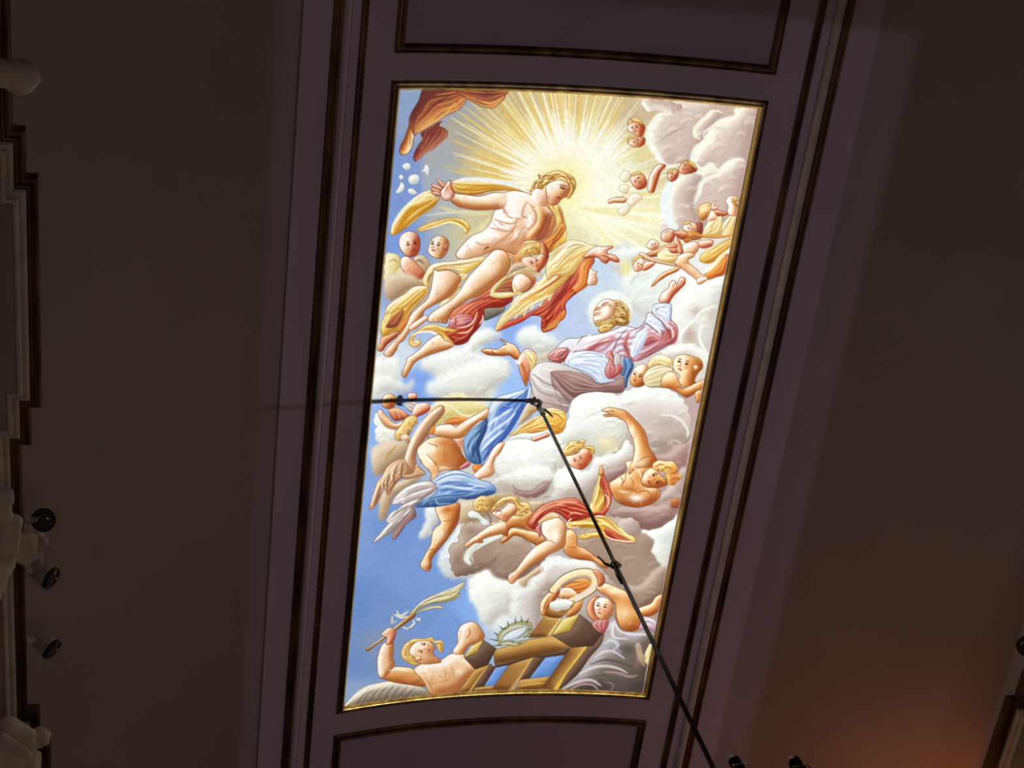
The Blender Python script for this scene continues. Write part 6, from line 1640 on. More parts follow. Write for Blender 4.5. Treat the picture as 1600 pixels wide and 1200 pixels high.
('F','flesho',[1957,2142,1975,2068,1999,2034,2040,2020,2079,2053,2068,2102,2069,2199,1989,2209],130),
('B','fdfcf8',[2018,2065,43,47],.95,1),
('B','d87850',[1978,2139,12,12],.45,0),
('S','5a2416',1.484992575037125,[1976,2094,1987,2093,1997,2101],.6),
('S','fff6ea',2.4749876250618748,[1976,2108,1984,2110,1993,2113],.75),
('S','5a2416',1.1137444312778435,[1973,2108,1985,2107,1995,2116],.9),
('S','2c140c',1.856240718796406,[1982,2111,1985,2112],.95,0),
('B','d87850',[2025,2154,12,12],.45,0),
('S','5a2416',1.484992575037125,[2021,2108,2032,2107,2042,2115],.6),
('S','fff6ea',2.4749876250618748,[2021,2122,2029,2124,2038,2128],.75),
('S','5a2416',1.1137444312778435,[2018,2123,2030,2121,2040,2130],.9),
('S','2c140c',1.856240718796406,[2027,2125,2030,2126],.95,0),
('S','a8603c',1.2374938125309374,[2000,2114,1997,2133,1993,2141,1997,2146],.65),
('S','7c3a24',1.361243193784031,[1993,2145,2000,2147],.7),
('S','a8382c',1.7324913375433124,[1983,2158,1995,2160,2007,2166]),
('S','7c2018',.7424962875185624,[1982,2160,2008,2168],.8),
('S','b87048',1.484992575037125,[1985,2172,2002,2177],.4),
('F','goldw',[2069,2014,2103,1955,2173,1934,2235,1961,2252,2007,2219,2034,2142,2016,2097,2052],120,0,.9,0,0,1.2),
('S','b89048',1.8,[2113,2018,2127,1969],.6),
('S','b89048',1.8,[2148,2008,2163,1966],.6),
('S','b89048',1.8,[2186,2013,2193,1972],.6),
('F','palm',[2053,2144,2078,2069,2151,2023,2224,2026,2274,2062,2257,2177,2188,2207,2100,2205],130,8),
('F','flesho',[2263,2014,2266,1950,2323,1919,2390,1927,2460,1948,2489,2009,2460,2065,2447,2127,2474,2156,2422,2194,2327,2154,2332,2097,2280,2053],160,9,.9,0,0,1.1),
('B','fdf6e4',[2326,1977,38,36],.85,1),
('B','fdf4e0',[2354,2055,34,31],.7,1),
('B','d87850',[2299,2017,15,15],.45,0),
('S','5a2416',1.9349903250483749,[2294,1959,2308,1957,2322,1966],.6),
('S','fff6ea',3.224983875080625,[2295,1977,2306,1979,2316,1983],.75),
('S','5a2416',1.4512427437862812,[2290,1978,2306,1975,2320,1986],.9),
('S','2c140c',2.4187379063104686,[2302,1980,2306,1982],.95,0),
('B','d87850',[2360,2032,15,15],.45,0),
('S','5a2416',1.9349903250483749,[2352,1973,2366,1971,2379,1980],.6),
('S','fff6ea',3.224983875080625,[2352,1991,2363,1993,2374,1997],.75),
('S','5a2416',1.4512427437862812,[2348,1992,2364,1989,2378,2000],.9),
('S','2c140c',2.4187379063104686,[2360,1994,2363,1996],.95,0),
('S','a8603c',1.6124919375403124,[2323,1982,2319,2006,2315,2017,2321,2024],.65),
('S','7c3a24',1.7737411312943436,[2317,2024,2325,2025],.7),
('S','a8382c',2.2574887125564373,[2305,2041,2319,2043,2336,2049]),
('S','7c2018',.9674951625241874,[2303,2043,2337,2052],.8),
('S','b87048',1.9349903250483749,[2309,2059,2331,2063],.4),
('F','flesho',[2415,2008,2446,1997,2464,2036,2434,2051]),
('F','hairb',[2391,1931,2450,1933,2479,1978,2434,1966],120,0,0,1,0,1.0,.6),
('F','flesho',[2196,2136,2230,2076,2290,2079,2329,2140,2369,2202,2462,2144,2522,2105,2526,2170,2476,2220,2418,2273,2371,2255,2290,2213,2214,2199],120,7),
('B','fbe8c0',[2253,2123,43,42],.6,1),
('S','9a5c2c',2,[2309,2191,2361,2195,2378,2209],.6),
('F','flesho',[2469,2225,2510,2205,2517,2286,2499,2312,2476,2265],120,0,.7),
('F','wingw',[4,5069,78,4960,161,4894,267,4877,403,4873,505,4920,606,4945,712,5023,766,5077,599,5081,403,5088,206,5090],120,8),
('S','fbf6e4',6,[8,5064,88,4962,181,4904,287,4887,403,4878],.9,1,0,2),
('S','5c5044',3,[106,5060,140,4995,194,4941],.6),
('S','5c5044',3,[154,5057,187,4981,242,4932],.6),
('S','5c5044',3,[214,5068,246,4979,291,4928],.6),
('S','5c5044',3,[273,5067,305,4977,349,4926],.6),
('S','5c5044',3,[332,5071,364,4981,407,4923],.6),
('S','5c5044',3,[391,5074,423,4990,467,4932],.6),
('S','5c5044',3,[450,5071,483,4999,527,4946],.6),
('S','5c5044',3,[510,5080,543,5014,589,4972],.6),
('S','e8e0e8',4,[372,5071,387,5026],.7),
('S','e8e0e8',4,[461,5085,477,5040],.7),
('S','e8e0e8',4,[550,5086,556,5039],.7),
('F','flesho',[281,4812,323,4735,430,4737,560,4778,639,4884,712,4928,657,4963,546,4934,404,4887,322,4842],120,5,1.1),
('B','a8642c',[441,4858,77,31],.5,1),
('B','8a5028',[612,4904,48,31],.6,1),
('F','flesh',[561,4781,662,4721,778,4712,851,4661,957,4652,973,4706,1074,4820,1009,4945,951,5048,906,5086,745,5060,688,4985,651,4909],120,11,1.1),
('B','fdf4e0',[703,4739,48,31],.7,1),
('B','d8a070',[862,4861,58,52],.5,1),
('B','fbf0dc',[949,4845,43,42],.7,1),
('B','c88c58',[722,4929,48,47],.5,1),
('S','a8683c',2,[865,4791,900,4841,885,4887],.5,1,1,1.5),
('S','a8683c',2,[768,4994,849,5014,921,4950],.5,1,1,1.5),
('S','a8683c',2,[658,4875,716,4964,744,5051],.5,1,1,1.5),
('S','a8683c',2,[789,4725,855,4696],.5,1,1,1.5),
('S','5c2c1c',4,[781,4879,796,4885],.9),
('F','flesh',[869,4645,898,4549,888,4456,909,4389,964,4358,1022,4362,1067,4411,1117,4506,1084,4562,1000,4591,959,4670],150,7,1.1),
('S','b06840',2.5,[980,4417,992,4475,962,4519],.7),
('B','e0a878',[1033,4455,38,52],.5,1),
('F','flesh',[282,4488,346,4452,368,4535,372,4639,391,4722,329,4812,281,4816,253,4736,244,4631,257,4541],160,5,1.1),
('S','b87040',3,[358,4534,362,4637,385,4721],.6,1,1,2),
('B','fdf4e8',[277,4774,24,31],.7,1),
('F','wood',[139,4513,186,4496,321,4392,427,4283,506,4214,524,4250,467,4305,377,4372,269,4452,161,4540]),
('S','e8c890',2.4,[159,4514,268,4435,392,4323,498,4224],.8),
('S','6c4a24',1.4,[170,4530,278,4448,395,4352],.6),
('F','fleshr',[257,4400,289,4354,317,4341,352,4357,376,4411,350,4498,302,4497,306,4435],140,0,1),
('S','8c4428',1.4,[274,4397,332,4405],.7),
('S','8c4428',1.4,[286,4376,345,4384],.7),
('S','8c4428',1.4,[299,4355,348,4368],.7),
('S','ece4d0',4,[365,4185,384,4232,431,4227,457,4197],.95),
('S','ece4d0',4,[429,4204,424,4249],.95),
('S','ece4d0',4,[331,4225,332,4292,370,4286],.95),
('S','ece4d0',4,[344,4216,405,4257,462,4253],.95),
('S','ece4d0',4,[423,4350,473,4367,517,4328,504,4292],.95),
('S','ece4d0',4,[524,4294,552,4286,564,4310],.95),
('S','7c7456',1.4,[326,4224,326,4286,370,4292],.6),
('S','7c7456',1.4,[431,4328,492,4370,528,4340],.6),
('S','7c7456',1.4,[548,4342,594,4325],.6),
('F','palm',[508,4231,609,4183,704,4176,743,4205,668,4200,574,4216],110),
('F','palm',[474,4227,547,4138,627,4080,748,4046,847,3987,890,3962,889,4006,846,4068,871,4081,832,4122,740,4150,634,4152,552,4188,498,4230],110,5,1),
('S','8c8050',2,[506,4214,585,4139,696,4100,834,4044],.7),
('S','8c8050',2,[515,4204,621,4115,742,4081],.7),
('S','8c8050',2,[552,4185,653,4146,757,4133,849,4096],.7),
('S','8c8050',2,[514,4192,592,4106,693,4066,840,4011],.7),
('S','fdf8e4',3,[496,4201,574,4121,674,4075,856,3990]),
('S','fdf8e4',3,[568,4154,678,4109,791,4097]),
('F','flesh',[493,4581,535,4512,620,4493,677,4528,718,4584,702,4634,757,4698,781,4736,694,4744,625,4736,563,4699,510,4658],140,0,1),
('B','fdf8ec',[608,4566,38,36],.7,1),
('B','d08c60',[717,4682,34,42],.5,1),
('B','d87850',[643,4630,15,14],.45,0),
('S','5a2416',1.8151815181518152,[587,4615,585,4598,594,4585],.6),
('S','fff6ea',3.0253025302530254,[605,4622,607,4609,610,4597],.75),
('S','5a2416',1.3613861386138615,[605,4627,603,4607,613,4594],.9),
('S','2c140c',2.268976897689769,[608,4612,609,4609],.95,0),
('B','d87850',[658,4558,15,14],.45,0),
('S','5a2416',1.8151815181518152,[602,4547,600,4529,609,4517],.6),
('S','fff6ea',3.0253025302530254,[620,4553,621,4541,625,4529],.75),
('S','5a2416',1.3613861386138615,[620,4558,617,4538,628,4526],.9),
('S','2c140c',2.268976897689769,[622,4544,624,4540],.95,0),
('S','a8603c',1.5126512651265127,[611,4581,636,4589,646,4596,652,4597],.65),
('S','7c3a24',1.663916391639164,[651,4604,653,4589],.7),
('S','a8382c',2.117711771177118,[668,4624,669,4606,675,4589]),
('S','7c2018',.9075907590759076,[670,4627,678,4589],.8),
('S','b87048',1.8151815181518152,[684,4626,689,4602],.4),
('F','flesh',[554,4658,597,4657,615,4688,582,4702]),
('F','hair',[438,4591,467,4514,532,4477,619,4485,677,4476,709,4514,773,4524,785,4631,756,4634,712,4543,631,4506,545,4518,507,4577,516,4624,559,4664,553,4698,605,4734,547,4738,483,4683,451,4650],130,0,.8),
('S','8c5c24',1.6,[455,4593,489,4540,545,4513],.6),
('S','8c5c24',1.6,[480,4654,475,4596,491,4563],.6),
('S','8c5c24',1.6,[513,4693,488,4632],.6),
('S','8c5c24',1.6,[721,4532,761,4548,772,4607],.6),
('S','8c5c24',1.6,[629,4488,678,4494],.6),
('S','fdf0c0',2.6,[458,4616,480,4550],.9),
('S','fdf0c0',2.6,[524,4499,591,4495],.9),
('S','fdf0c0',2.6,[701,4525,750,4535],.9),
('F','skyb',[1240,4823,1356,4799,1268,5008,1165,5014],120,0,.7,0,1),
('F','skyb',[1620,4734,1811,4704,1720,4925,1545,4949],120,0,.7,0,1),
('F','wood',[940,5089,1072,4831,1195,4783,1060,5099],100,0,.7,0,1),
('S','dcb468',4,[1187,4801,1118,4921,1052,5067],.8,0,1),
('F','woodd',[1195,4783,1246,4823,1170,5012,1103,5014,1075,5094,1050,5098],120,0,.7,0,1),
('F','wood',[1075,5094,1093,5020,1257,5005,1232,5104],90,0,.7,0,1),
('F','wood',[1222,5104,1278,4968,1377,4760,1567,4717,1472,4944,1388,5105],60,0,.7,0,1),
('S','dcb464',5,[1548,4733,1477,4900,1395,5074],.7,0,1),
('F','woodd',[1557,4722,1659,4718,1544,4945,1468,4956],120,0,.7,0,1),
('F','woodd',[1236,4782,1852,4624,1816,4704,1621,4738,1557,4725,1356,4803,1241,4826],120,0,.7,0,1),
('F','wood',[1473,4956,1709,4924,1653,5105,1414,5102],90,0,.7,0,1),
('S','dcb850',5,[1451,5025,1572,5003,1675,4991],.7,1,1,2),
('F','wood',[1853,4633,1997,4603,1949,4736,1850,4914,1793,5098,1643,5105,1718,4925,1812,4708],30,0,.7,0,1),
('S','e4c050',7,[1979,4617,1881,4837,1769,5079],.9,0,1),
('F','woodd',[1997,4603,2034,4608,2090,4470,2150,4565,2026,4770,1901,4976,1793,5098,1850,4907],120,0,.7,0,1),
('F','wood',[1482,4535,1594,4306,1715,4336,1633,4521],60,0,.7,0,1),
('F','woodl',[1715,4336,1740,4335,1674,4508,1633,4521],120,0,.7,0,1),
('F','wood',[1210,4649,1474,4554,1683,4516,1854,4629,1705,4678,1557,4721,1397,4755,1230,4781],90,0,.7,0,1),
('S','c89858',4,[1243,4669,1479,4590,1687,4543],.6,1,1,2),
('S','7c5428',1.4,[1210,4649,1474,4554,1683,4516],.7),
('F','woodd',[971,4707,1077,4650,1110,4540,1230,4631,1178,4795,1077,4834],120,0,.7,0,1),
('F','woodl',[969,4707,1015,4597,1110,4540,1075,4653],120,0,.7,0,1),
('S','7c6450',1.2,[1069,4689,1184,4776],.5),
('F','woodd',[1677,4508,1819,4461,1877,4298,2097,4472,2034,4608,1852,4629],140,0,.7,0,1),
('F','woodl',[1677,4508,1742,4347,1875,4298,1817,4461],130,0,.7,0,1),
('F','bluew',[1274,4542,1300,4464,1376,4424,1456,4413,1451,4492,1401,4542,1331,4556],120,0,.4),
('S','5c5c3c',10.0,[1254,4590,1239,4510,1287,4439,1372,4393,1463,4389,1484,4432,1465,4480],.8),
('S','a8a87c',7.800000000000001,[1254,4590,1239,4510,1287,4439,1372,4393,1463,4389,1484,4432,1465,4480],.95),
('S','5c5c3c',11.5,[1234,4595,1313,4574,1397,4589,1474,4554],.8),
('S','a8a87c',9.1,[1234,4595,1313,4574,1397,4589,1474,4554],.95),
('S','5c5c3c',4.0,[1262,4572,1275,4511,1330,4459,1407,4431,1457,4419],.8),
('S','a8a87c',2.6,[1262,4572,1275,4511,1330,4459,1407,4431,1457,4419],.95),
('S','5c5c3c',4.6,[1391,4539,1446,4492,1458,4432],.8),
('S','a8a87c',3.12,[1391,4539,1446,4492,1458,4432],.95),
('S','5c5c3c',7.0,[1466,4408,1497,4456,1471,4529],.8),
('S','a8a87c',5.2,[1466,4408,1497,4456,1471,4529],.95),
('S','4c5034',3,[1256,4438,1227,4406],.95,2),
('S','4c5034',3,[1303,4403,1287,4361],.95,2),
('S','4c5034',3,[1356,4381,1351,4321],.95,2),
('S','4c5034',3,[1410,4370,1395,4316],.95,2),
('S','4c5034',3,[1452,4383,1464,4329],.95,2),
('S','4c5034',3,[1482,4456,1509,4432],.95,2),
('S','4c5034',3,[1222,4497,1188,4465],.95,2),
('S','4c5034',3,[1229,4552,1155,4532],.95,2),
('S','4c5034',3,[1266,4602,1184,4602],.95,2),
('S','4c5034',3,[1354,4575,1378,4606],.95,2),
('S','4c5034',3,[1417,4589,1436,4577],.95,2),
('S','4c5034',3,[1267,4444,1314,4416],.95,2),
('S','4c5034',3,[1450,4529,1495,4481],.95,2),
('S','e8ecd0',2,[1249,4547,1271,4475,1335,4423,1414,4400],.8),
('S','e8ecd0',2,[1264,4590,1335,4584,1398,4601],.8),
('F','flesho',[1564,4306,1538,4204,1578,4109,1651,4049,1682,4096,1648,4180,1616,4240,1595,4312],150,0,1.1),
('F','orange',[1699,4037,1762,3983,1857,3948,1916,3972,1916,4043,1843,4093,1776,4083],100,0,.8),
('F','flesh',[1681,4120,1701,4049,1771,4047,1841,4117,1786,4154,1714,4144],110,0,.8),
('F','flesho',[1769,4323,1793,4202,1875,4140,1882,4224,1846,4297],110,0,.8),
('S','6c4c2c',14,[1623,4067,1689,3960,1790,3896,1898,3885,1962,3947,1956,4042,1872,4122,1789,4178],.85,0),
('S','f2e4b4',12.5,[1628,4064,1691,3964,1791,3901,1897,3890,1957,3947,1950,4037,1869,4116,1788,4171],1,0),
('S','d8bc80',3,[1653,4067,1712,3984,1805,3929,1884,3924,1924,3960,1919,4025,1857,4087],.8),
('S','fdfae8',4,[1621,4050,1687,3949,1789,3887,1897,3879],.8),
('S','e4d8d4',8,[1958,4018,1880,4104,1798,4166],.8,0,0,2),
('F','wood',[1595,4312,1629,4222,1677,4246,1788,4166,1823,4201,1764,4287,1715,4338],60,0,.6),
('F','cw',[1623,4216,1647,4168,1716,4155,1794,4178,1778,4238,1700,4263,1638,4252],90),
('S','8c4a24',1.6,[1572,4288,1581,4204,1610,4121],.7),
('S','8c4a24',1.6,[1599,4264,1618,4180],.7),
('S','8c4a24',1.6,[1681,4049,1669,4108,1697,4168],.7),
('S','8c4a24',1.6,[1699,4037,1763,3989,1843,3986],.7),
('F','flesho',[2353,4213,2441,4160,2469,4094,2521,4063,2538,4162,2495,4253,2423,4289,2374,4281],120,0,1),
('S','9a5428',1.6,[2477,4145,2511,4119],.6),
('F','gd',[2116,4404,2152,4291,2232,4432,2332,4448,2519,4402,2535,4501,2510,4646,2506,4778,2512,4935,2522,5062,2172,5082,1795,5089,1829,5046,1947,4897,2021,4727,2098,4581],120,16,.6),
('B','4c4644',[2320,4626,67,62],.7,1),
('B','a88078',[2430,4701,38,114],.6,1),
('B','6c5c58',[2319,5000,125,73],.5,1),
('S','f2ecf4',6.0,[1957,4897,2047,4834,2151,4805,2272,4821,2357,4863],.65,1,1,2.5),
('S','e4e2ee',6.0,[2060,4725,2130,4662,2217,4657,2316,4722],.65,1,1,2.5),
('S','d8e4ee',7.5,[2119,4592,2171,4542,2236,4585,2206,4646],.65,1,1,2.5),
('S','f2e8ee',6.75,[1831,5058,1949,4982,2064,4954,2161,5010],.65,1,1,2.5),
('S','e0b0bc',4.5,[1892,5069,1982,5005,2081,5001,2149,5059],.65,1,1,2.5),
('S','c8949c',6.0,[2160,4864,2279,4869,2382,4898,2449,4880],.65,1,1,2.5),
('S','f4f4fa',5.25,[2135,4438,2164,4366,2185,4505,2304,4521],.65,1,1,2.5),
('S','f0eef8',6.0,[2170,4342,2222,4432,2335,4471,2508,4456],.65,1,1,2.5),
('S','98acb8',5.25,[2102,4604,2178,4588,2287,4664],.65,1,1,2.5),
('S','4c4240',5.25,[2032,4798,2142,4745,2282,4760,2408,4811],.65,1,1,2.5),
('S','6c605c',3.75,[2178,4719,2303,4771],.65,1,1,2.5),
('S','5c5250',4.5,[2031,4931,2165,4900,2310,4939],.65,1,1,2.5),
('S','8c8480',3.75,[2174,4960,2258,4992,2249,5066],.65,1,1,2.5),
('F','tan',[2381,4574,2418,4559,2465,4674,2489,4576,2506,4563,2497,4779,2459,4758,2421,4702],120,0,0,1,0,1.0,.7),
('F','cy',[2489,4576,2521,4561,2524,4644,2514,4765,2483,4696],120,0,.5),
('F','lilac',[2362,4329,2404,4290,2484,4306,2518,4338,2520,4408,2424,4417,2373,4398],110,0,.6),
('S','84707c',2,[2384,4350,2450,4333,2503,4363],.6),
('F','fleshd',[1925,4227,1955,4134,2011,4120,1994,4201,2028,4303,2083,4347,2028,4367,1962,4318],150),
('F','rose',[1993,4398,2052,4337,2122,4345,2116,4439,2083,4476],120,0,.7),
('F','flesh',[1982,4190,2012,4132,2091,4139,2148,4228,2118,4322,2063,4342,2006,4287],140,0,1),
('B','fdfcfa',[2037,4165,38,42],.9,1),
('B','d87850',[2011,4249,15,14],.45,0),
('S','5a2416',1.8151815181518152,[2001,4185,2015,4182,2030,4191],.6),
('S','fff6ea',3.0253025302530254,[2003,4205,2015,4207,2026,4210],.75),
('S','5a2416',1.3613861386138615,[1999,4206,2015,4202,2030,4213],.9),
('S','2c140c',2.268976897689769,[2011,4208,2015,4210],.95,0),
('B','d87850',[2075,4262,15,14],.45,0),
('S','5a2416',1.8151815181518152,[2062,4197,2076,4193,2090,4203],.6),
('S','fff6ea',3.0253025302530254,[2064,4217,2075,4219,2086,4222],.75),
('S','5a2416',1.3613861386138615,[2060,4218,2075,4214,2090,4225],.9),
('S','2c140c',2.268976897689769,[2072,4220,2076,4221],.95,0),
('S','a8603c',1.5126512651265127,[2035,4209,2034,4237,2031,4249,2037,4256],.65),
('S','7c3a24',1.663916391639164,[2032,4256,2042,4257],.7),
('S','a8382c',2.117711771177118,[2021,4276,2036,4277,2053,4283]),
('S','7c2018',.9075907590759076,[2019,4279,2055,4286],.8),
('S','b87048',1.8151815181518152,[2027,4295,2049,4299],.4),
('B','e09078',[2089,4254,34,36],.5,1),
('F','flesho',[1974,4031,2029,3985,2151,4027,2266,4088,2297,4195,2377,4304,2375,4415,2292,4442,2216,4392,2175,4284,2155,4181,2087,4116,2025,4085],120,8,1.1),
('B','fdf6d8',[2117,4058,58,36],.8,1),
('B','fbeccc',[2246,4268,43,73],.6,1),
('S','9a5428',2,[2166,4192,2134,4171,2100,4139],.7),
('B','b8642c',[2356,4353,38,47],.5,1),
('S','8c4c24',2,[2163,4204,2177,4295,2215,4386],.6),
('F','fleshd',[1927,3875,1963,3862,2019,3915,2034,3983,1997,4024,1965,3940],130,0,1),
('S','fff8ee',1.6,[393,1695,398,1676],.8),
('S','fff8ee',1.6,[426,1702,431,1679],.8),
('S','fff8ee',1.6,[459,1706,462,1683],.8),
('S','fff8ee',1.6,[489,1710,491,1689],.8),
('S','fff0dc',1.8,[532,3794,541,3813],.8),
('S','fff0dc',1.8,[549,3809,558,3826],.8),
('S','fff0dc',1.8,[568,3820,574,3833],.8),
('S','8c4c28',1.6,[560,3651,597,3637,622,3657],.6),
('S','fff2dc',3,[604,3480,635,3552,611,3620],.6,1,0,2),
('S','8c4c28',1.5,[1494,3605,1539,3596,1591,3632],.5),
('S','9a5428',1.6,[1297,3882,1331,3911],.6),
('S','fff6e4',4,[1397,3694,1468,3641,1527,3623],.7,1,0,2),
('S','fff4dc',3,[1019,3506,1076,3473,1136,3458],.7,1,0,2),
('S','8c4a24',1.5,[1687,3657,1749,3656,1762,3638],.6),
('S','fbd8a8',3,[1799,3682,1883,3724,1945,3776],.6,1,0,2),
('S','a85c2c',2.4,[603,2714,600,2796,636,2889],.4,1,0,2.5),
('S','fffaf0',4,[410,2717,468,2705,517,2741],.7,1,0,2),
('S','fffaf0',4,[433,2801,480,2821,522,2873],.7,1,0,2),
('S','fffaf0',4,[530,2579,587,2558,647,2569],.7,1,0,2),
('S','fffaf0',4,[735,2557,804,2511,873,2465],.7,1,0,2),
('S','b06a38',2.4,[596,2787,656,2791,721,2836],.35,1,0,2.5),
('S','9c5424',2.4,[2085,2994,2124,3043,2118,3105],.5,1,0,1.5),
('S','9c5424',2.4,[2225,3106,2275,3137,2299,3187],.5,1,0,1.5),
('S','fff2d0',4,[2014,3120,2062,3134,2107,3131],.6,1,0,2),
('S','fff2d0',4,[2102,2907,2154,2946,2177,2996],.6,1,0,2),
('S','fffaf0',3.4,[686,4761,763,4757,844,4777],.65,1,0,2),
('S','fffaf0',3.4,[592,4808,651,4803,694,4844],.65,1,0,2),
('S','fffaf0',3.4,[918,4737,977,4742,1023,4804],.65,1,0,2),
('S','fffaf0',3.4,[265,4634,274,4739],.65,1,0,2),
('S','fffaf0',3.4,[344,4762,432,4763,513,4798],.65,1,0,2),
('S','b4743c',2.2,[782,4936,840,4930,885,4887],.5,1,0,1.5),
('S','b4743c',2.2,[817,4798,833,4858,808,4903],.5,1,0,1.5),
('S','b4743c',2.2,[749,5004,811,5034,889,5018],.5,1,0,1.5),
('S','b4743c',2.2,[913,4423,912,4504,901,4584],.5,1,0,1.5),
('S','fbfdff',3,[1610,1833,1679,1806,1742,1795],.75,1,0,1.5),
('S','fbfdff',3,[2030,1684,2095,1726,2131,1770],.75,1,0,1.5),
('S','fbfdff',3,[2069,1572,2103,1601,2163,1619],.75,1,0,1.5),
('S','fbfdff',3,[1962,1893,1980,1829,2004,1796],.75,1,0,1.5),
('S','fbfdff',3,[2158,1674,2212,1732,2222,1795],.75,1,0,1.5),
('S','8c3c44',2.4,[1718,1828,1653,1878,1601,1920],.55,1,0,1.5),
('S','8c3c44',2.4,[2135,1707,2186,1750,2210,1811],.55,1,0,1.5),
('S','8c3c44',2.4,[2001,1954,2066,1910,2132,1865],.55,1,0,1.5),
('S','f0906a',2.4,[1294,1738,1324,1691,1356,1660],.7,1,0,1.5),
('S','f0906a',2.4,[1265,1685,1306,1615,1339,1537],.7,1,0,1.5),
('S','f0906a',2.4,[1165,1640,1232,1601,1281,1539],.7,1,0,1.5),
('S','f0906a',2.4,[1429,1413,1454,1337,1457,1262],.7,1,0,1.5),
('S','6c1816',3,[1253,1754,1280,1684,1313,1614],.6,1,0,1.5),
('S','6c1816',3,[1312,1553,1352,1476,1398,1399],.6,1,0,1.5)
]
# =============================== ceiling painting ===============================
pnt = Paint(); pnt.run(OPS); rgb = pnt.finish()
NV = NX*NY
gx, gy = np.meshgrid(np.linspace(0, 1, NX), np.linspace(0, 1, NY))
ss = SL+(SR-SL)*gx; yy = YT+(YB-YT)*gy; rr = R-.006
co = np.stack([rr*np.sin(ss/R), yy, CZ-R+rr*np.cos(ss/R)], -1).reshape(-1, 3)
idx = np.arange(NV).reshape(NY, NX)
quads = np.stack([idx[:-1, :-1], idx[1:, :-1], idx[1:, 1:], idx[:-1, 1:]], -1).reshape(-1, 4)
me = bpy.data.meshes.new('painted_panel')
me.vertices.add(NV); me.vertices.foreach_set('co', co.astype(np.float32).ravel())
me.loops.add(quads.size); me.loops.foreach_set('vertex_index', quads.astype(np.int32).ravel())
me.polygons.add(len(quads)); me.polygons.foreach_set('loop_start', (np.arange(len(quads))*4).astype(np.int32)); me.polygons.foreach_set('loop_total', np.full(len(quads), 4, np.int32))
at = me.color_attributes.new('pigment', 'FLOAT_COLOR', 'POINT')
at.data.foreach_set('color', np.concatenate([rgb.reshape(-1, 3), np.ones((NV, 1))], 1).astype(np.float32).ravel())
me.update(calc_edges=True); me.validate(); me.shade_smooth()
mt, nt, b = newmat('fresco_paint'); av = nt.nodes.new('ShaderNodeVertexColor'); av.layer_name = 'pigment'
nt.links.new(av.outputs[0], b.inputs['Base Color']); b.inputs['Roughness'].default_value = .9; b.inputs['Specular IOR Level'].default_value = .05
ptg = empty('ceiling_painting', (0, (YT+YB)/2, CZ)); inv = Matrix.Translation(-ptg.location)
o = link('painted_panel', me, mt); o.parent = ptg; o.matrix_parent_inverse = inv
tag(o, 'painted sky of saints, angels and clouds round a bright sunburst')
tag(ptg, 'large bright ceiling painting of saints and angels in clouds, in a gilt frame', 'painting')
FO = .056
for sd in ('top', 'bottom', 'left', 'right'):
    r_ = rail(sd, SL-FO, SR+FO+.012, YT-FO, YB+FO, [(0, -.004), (0, .016), (.008, .022), (.016, .014), (.026, .016), (.034, .030), (.040, .032)], 'gilt_shaded', 'frame_rail', ptg, 60)
    o = rail(sd, SL-FO, SR+FO+.012, YT-FO, YB+FO, [(.040, .032), (.045, .029), (.050, .020), (.055, .012), (.062, .004)], 'gilt', 'gilt_lip', None, 60)
    o.parent = r_; o.matrix_parent_inverse = (Matrix.Translation(ptg.location) @ r_.matrix_parent_inverse @ r_.matrix_basis).inverted()

# =============================== chandelier hung from the painting's hook ===============================
HY = 5.36
ch = empty('chandelier', (0, HY, CZ)); cinv = Matrix.Translation(-ch.location)
def cpart(name, vf, mt, smooth=True, parent=ch):
    o = mesh(name, vf[0], vf[1], mt, None, smooth)
    o.parent = parent
    o.matrix_parent_inverse = cinv if parent is ch else (Matrix.Translation(ch.location) @ parent.matrix_parent_inverse).inverted()
    return o
def ringpts(c, r, ax, n=16, a0=0, a1=2*math.pi):
    ax = Vector(ax).normalized(); u = ax.orthogonal().normalized(); w = ax.cross(u)
    return [Vector(c)+(u*math.cos(a0+(a1-a0)*k/n)+w*math.sin(a0+(a1-a0)*k/n))*r for k in range(n+1)]
cpart('ceiling_eye', merge(tube(ringpts((0, HY, CZ-.042), .030, (0.35, 1, 0), 20)[:-1], .0085, 8, True), lathe([(.012, 0), (.016, .01), (.009, .03)], 12, Vector((0, HY, CZ-.014)))), 'ring')
z1 = CZ-.06
def rodseg(za, zb, name, r=.0125, tail=1):
    """iron rod with a bent eye at each end and its hooked tail"""
    p = [Vector((0, HY, za-.05)), Vector((0, HY, zb+.03))]
    a = tube([p[0], p[0]*.5+p[1]*.5, p[1]], r, 10)
    e1 = tube(ringpts((.0, HY, za-.022), .026, (1, .25*tail, 0), 18)[:-1], .0095, 8, True)
    b2 = tube([Vector((.006*tail, HY, za-.075)), Vector((.034*tail, HY-.004, za-.10)), Vector((.052*tail, HY-.006, za-.165)), Vector((.058*tail, HY-.006, za-.20))], [.008, .010, .008, .005], 8)
    return cpart(name, merge(a, e1, b2), 'iron')
zk = 9.41
cpart('rod_collar', lathe([(.006, 0), (.02, .012), (.02, .07), (.015, .10)], 12, Vector((0, HY, z1-.16))), 'ring')
rodseg(z1, zk, 'hanging_rod')
cpart('rod_hook', merge(tube([Vector((-.004, HY, zk+.06)), Vector((-.03, HY+.01, zk+.02)), Vector((-.05, HY+.02, zk+.06)), Vector((-.072, HY+.03, zk+.16))], [.012, .013, .010, .006], 8),
                        tube([Vector((.012, HY, zk+.05)), Vector((.03, HY, zk+.01)), Vector((0, HY, zk-.03)), Vector((-.025, HY, zk-.01)), Vector((-.012, HY, zk+.03))], .0105, 8),
                        tube([Vector((-.012, HY, zk-.02)), Vector((-.022, HY, zk-.10)), Vector((-.020, HY, zk-.19))], [.011, .010, .006], 8)), 'iron')
rodseg(zk, 7.46, 'hanging_rod', .0135, 0)
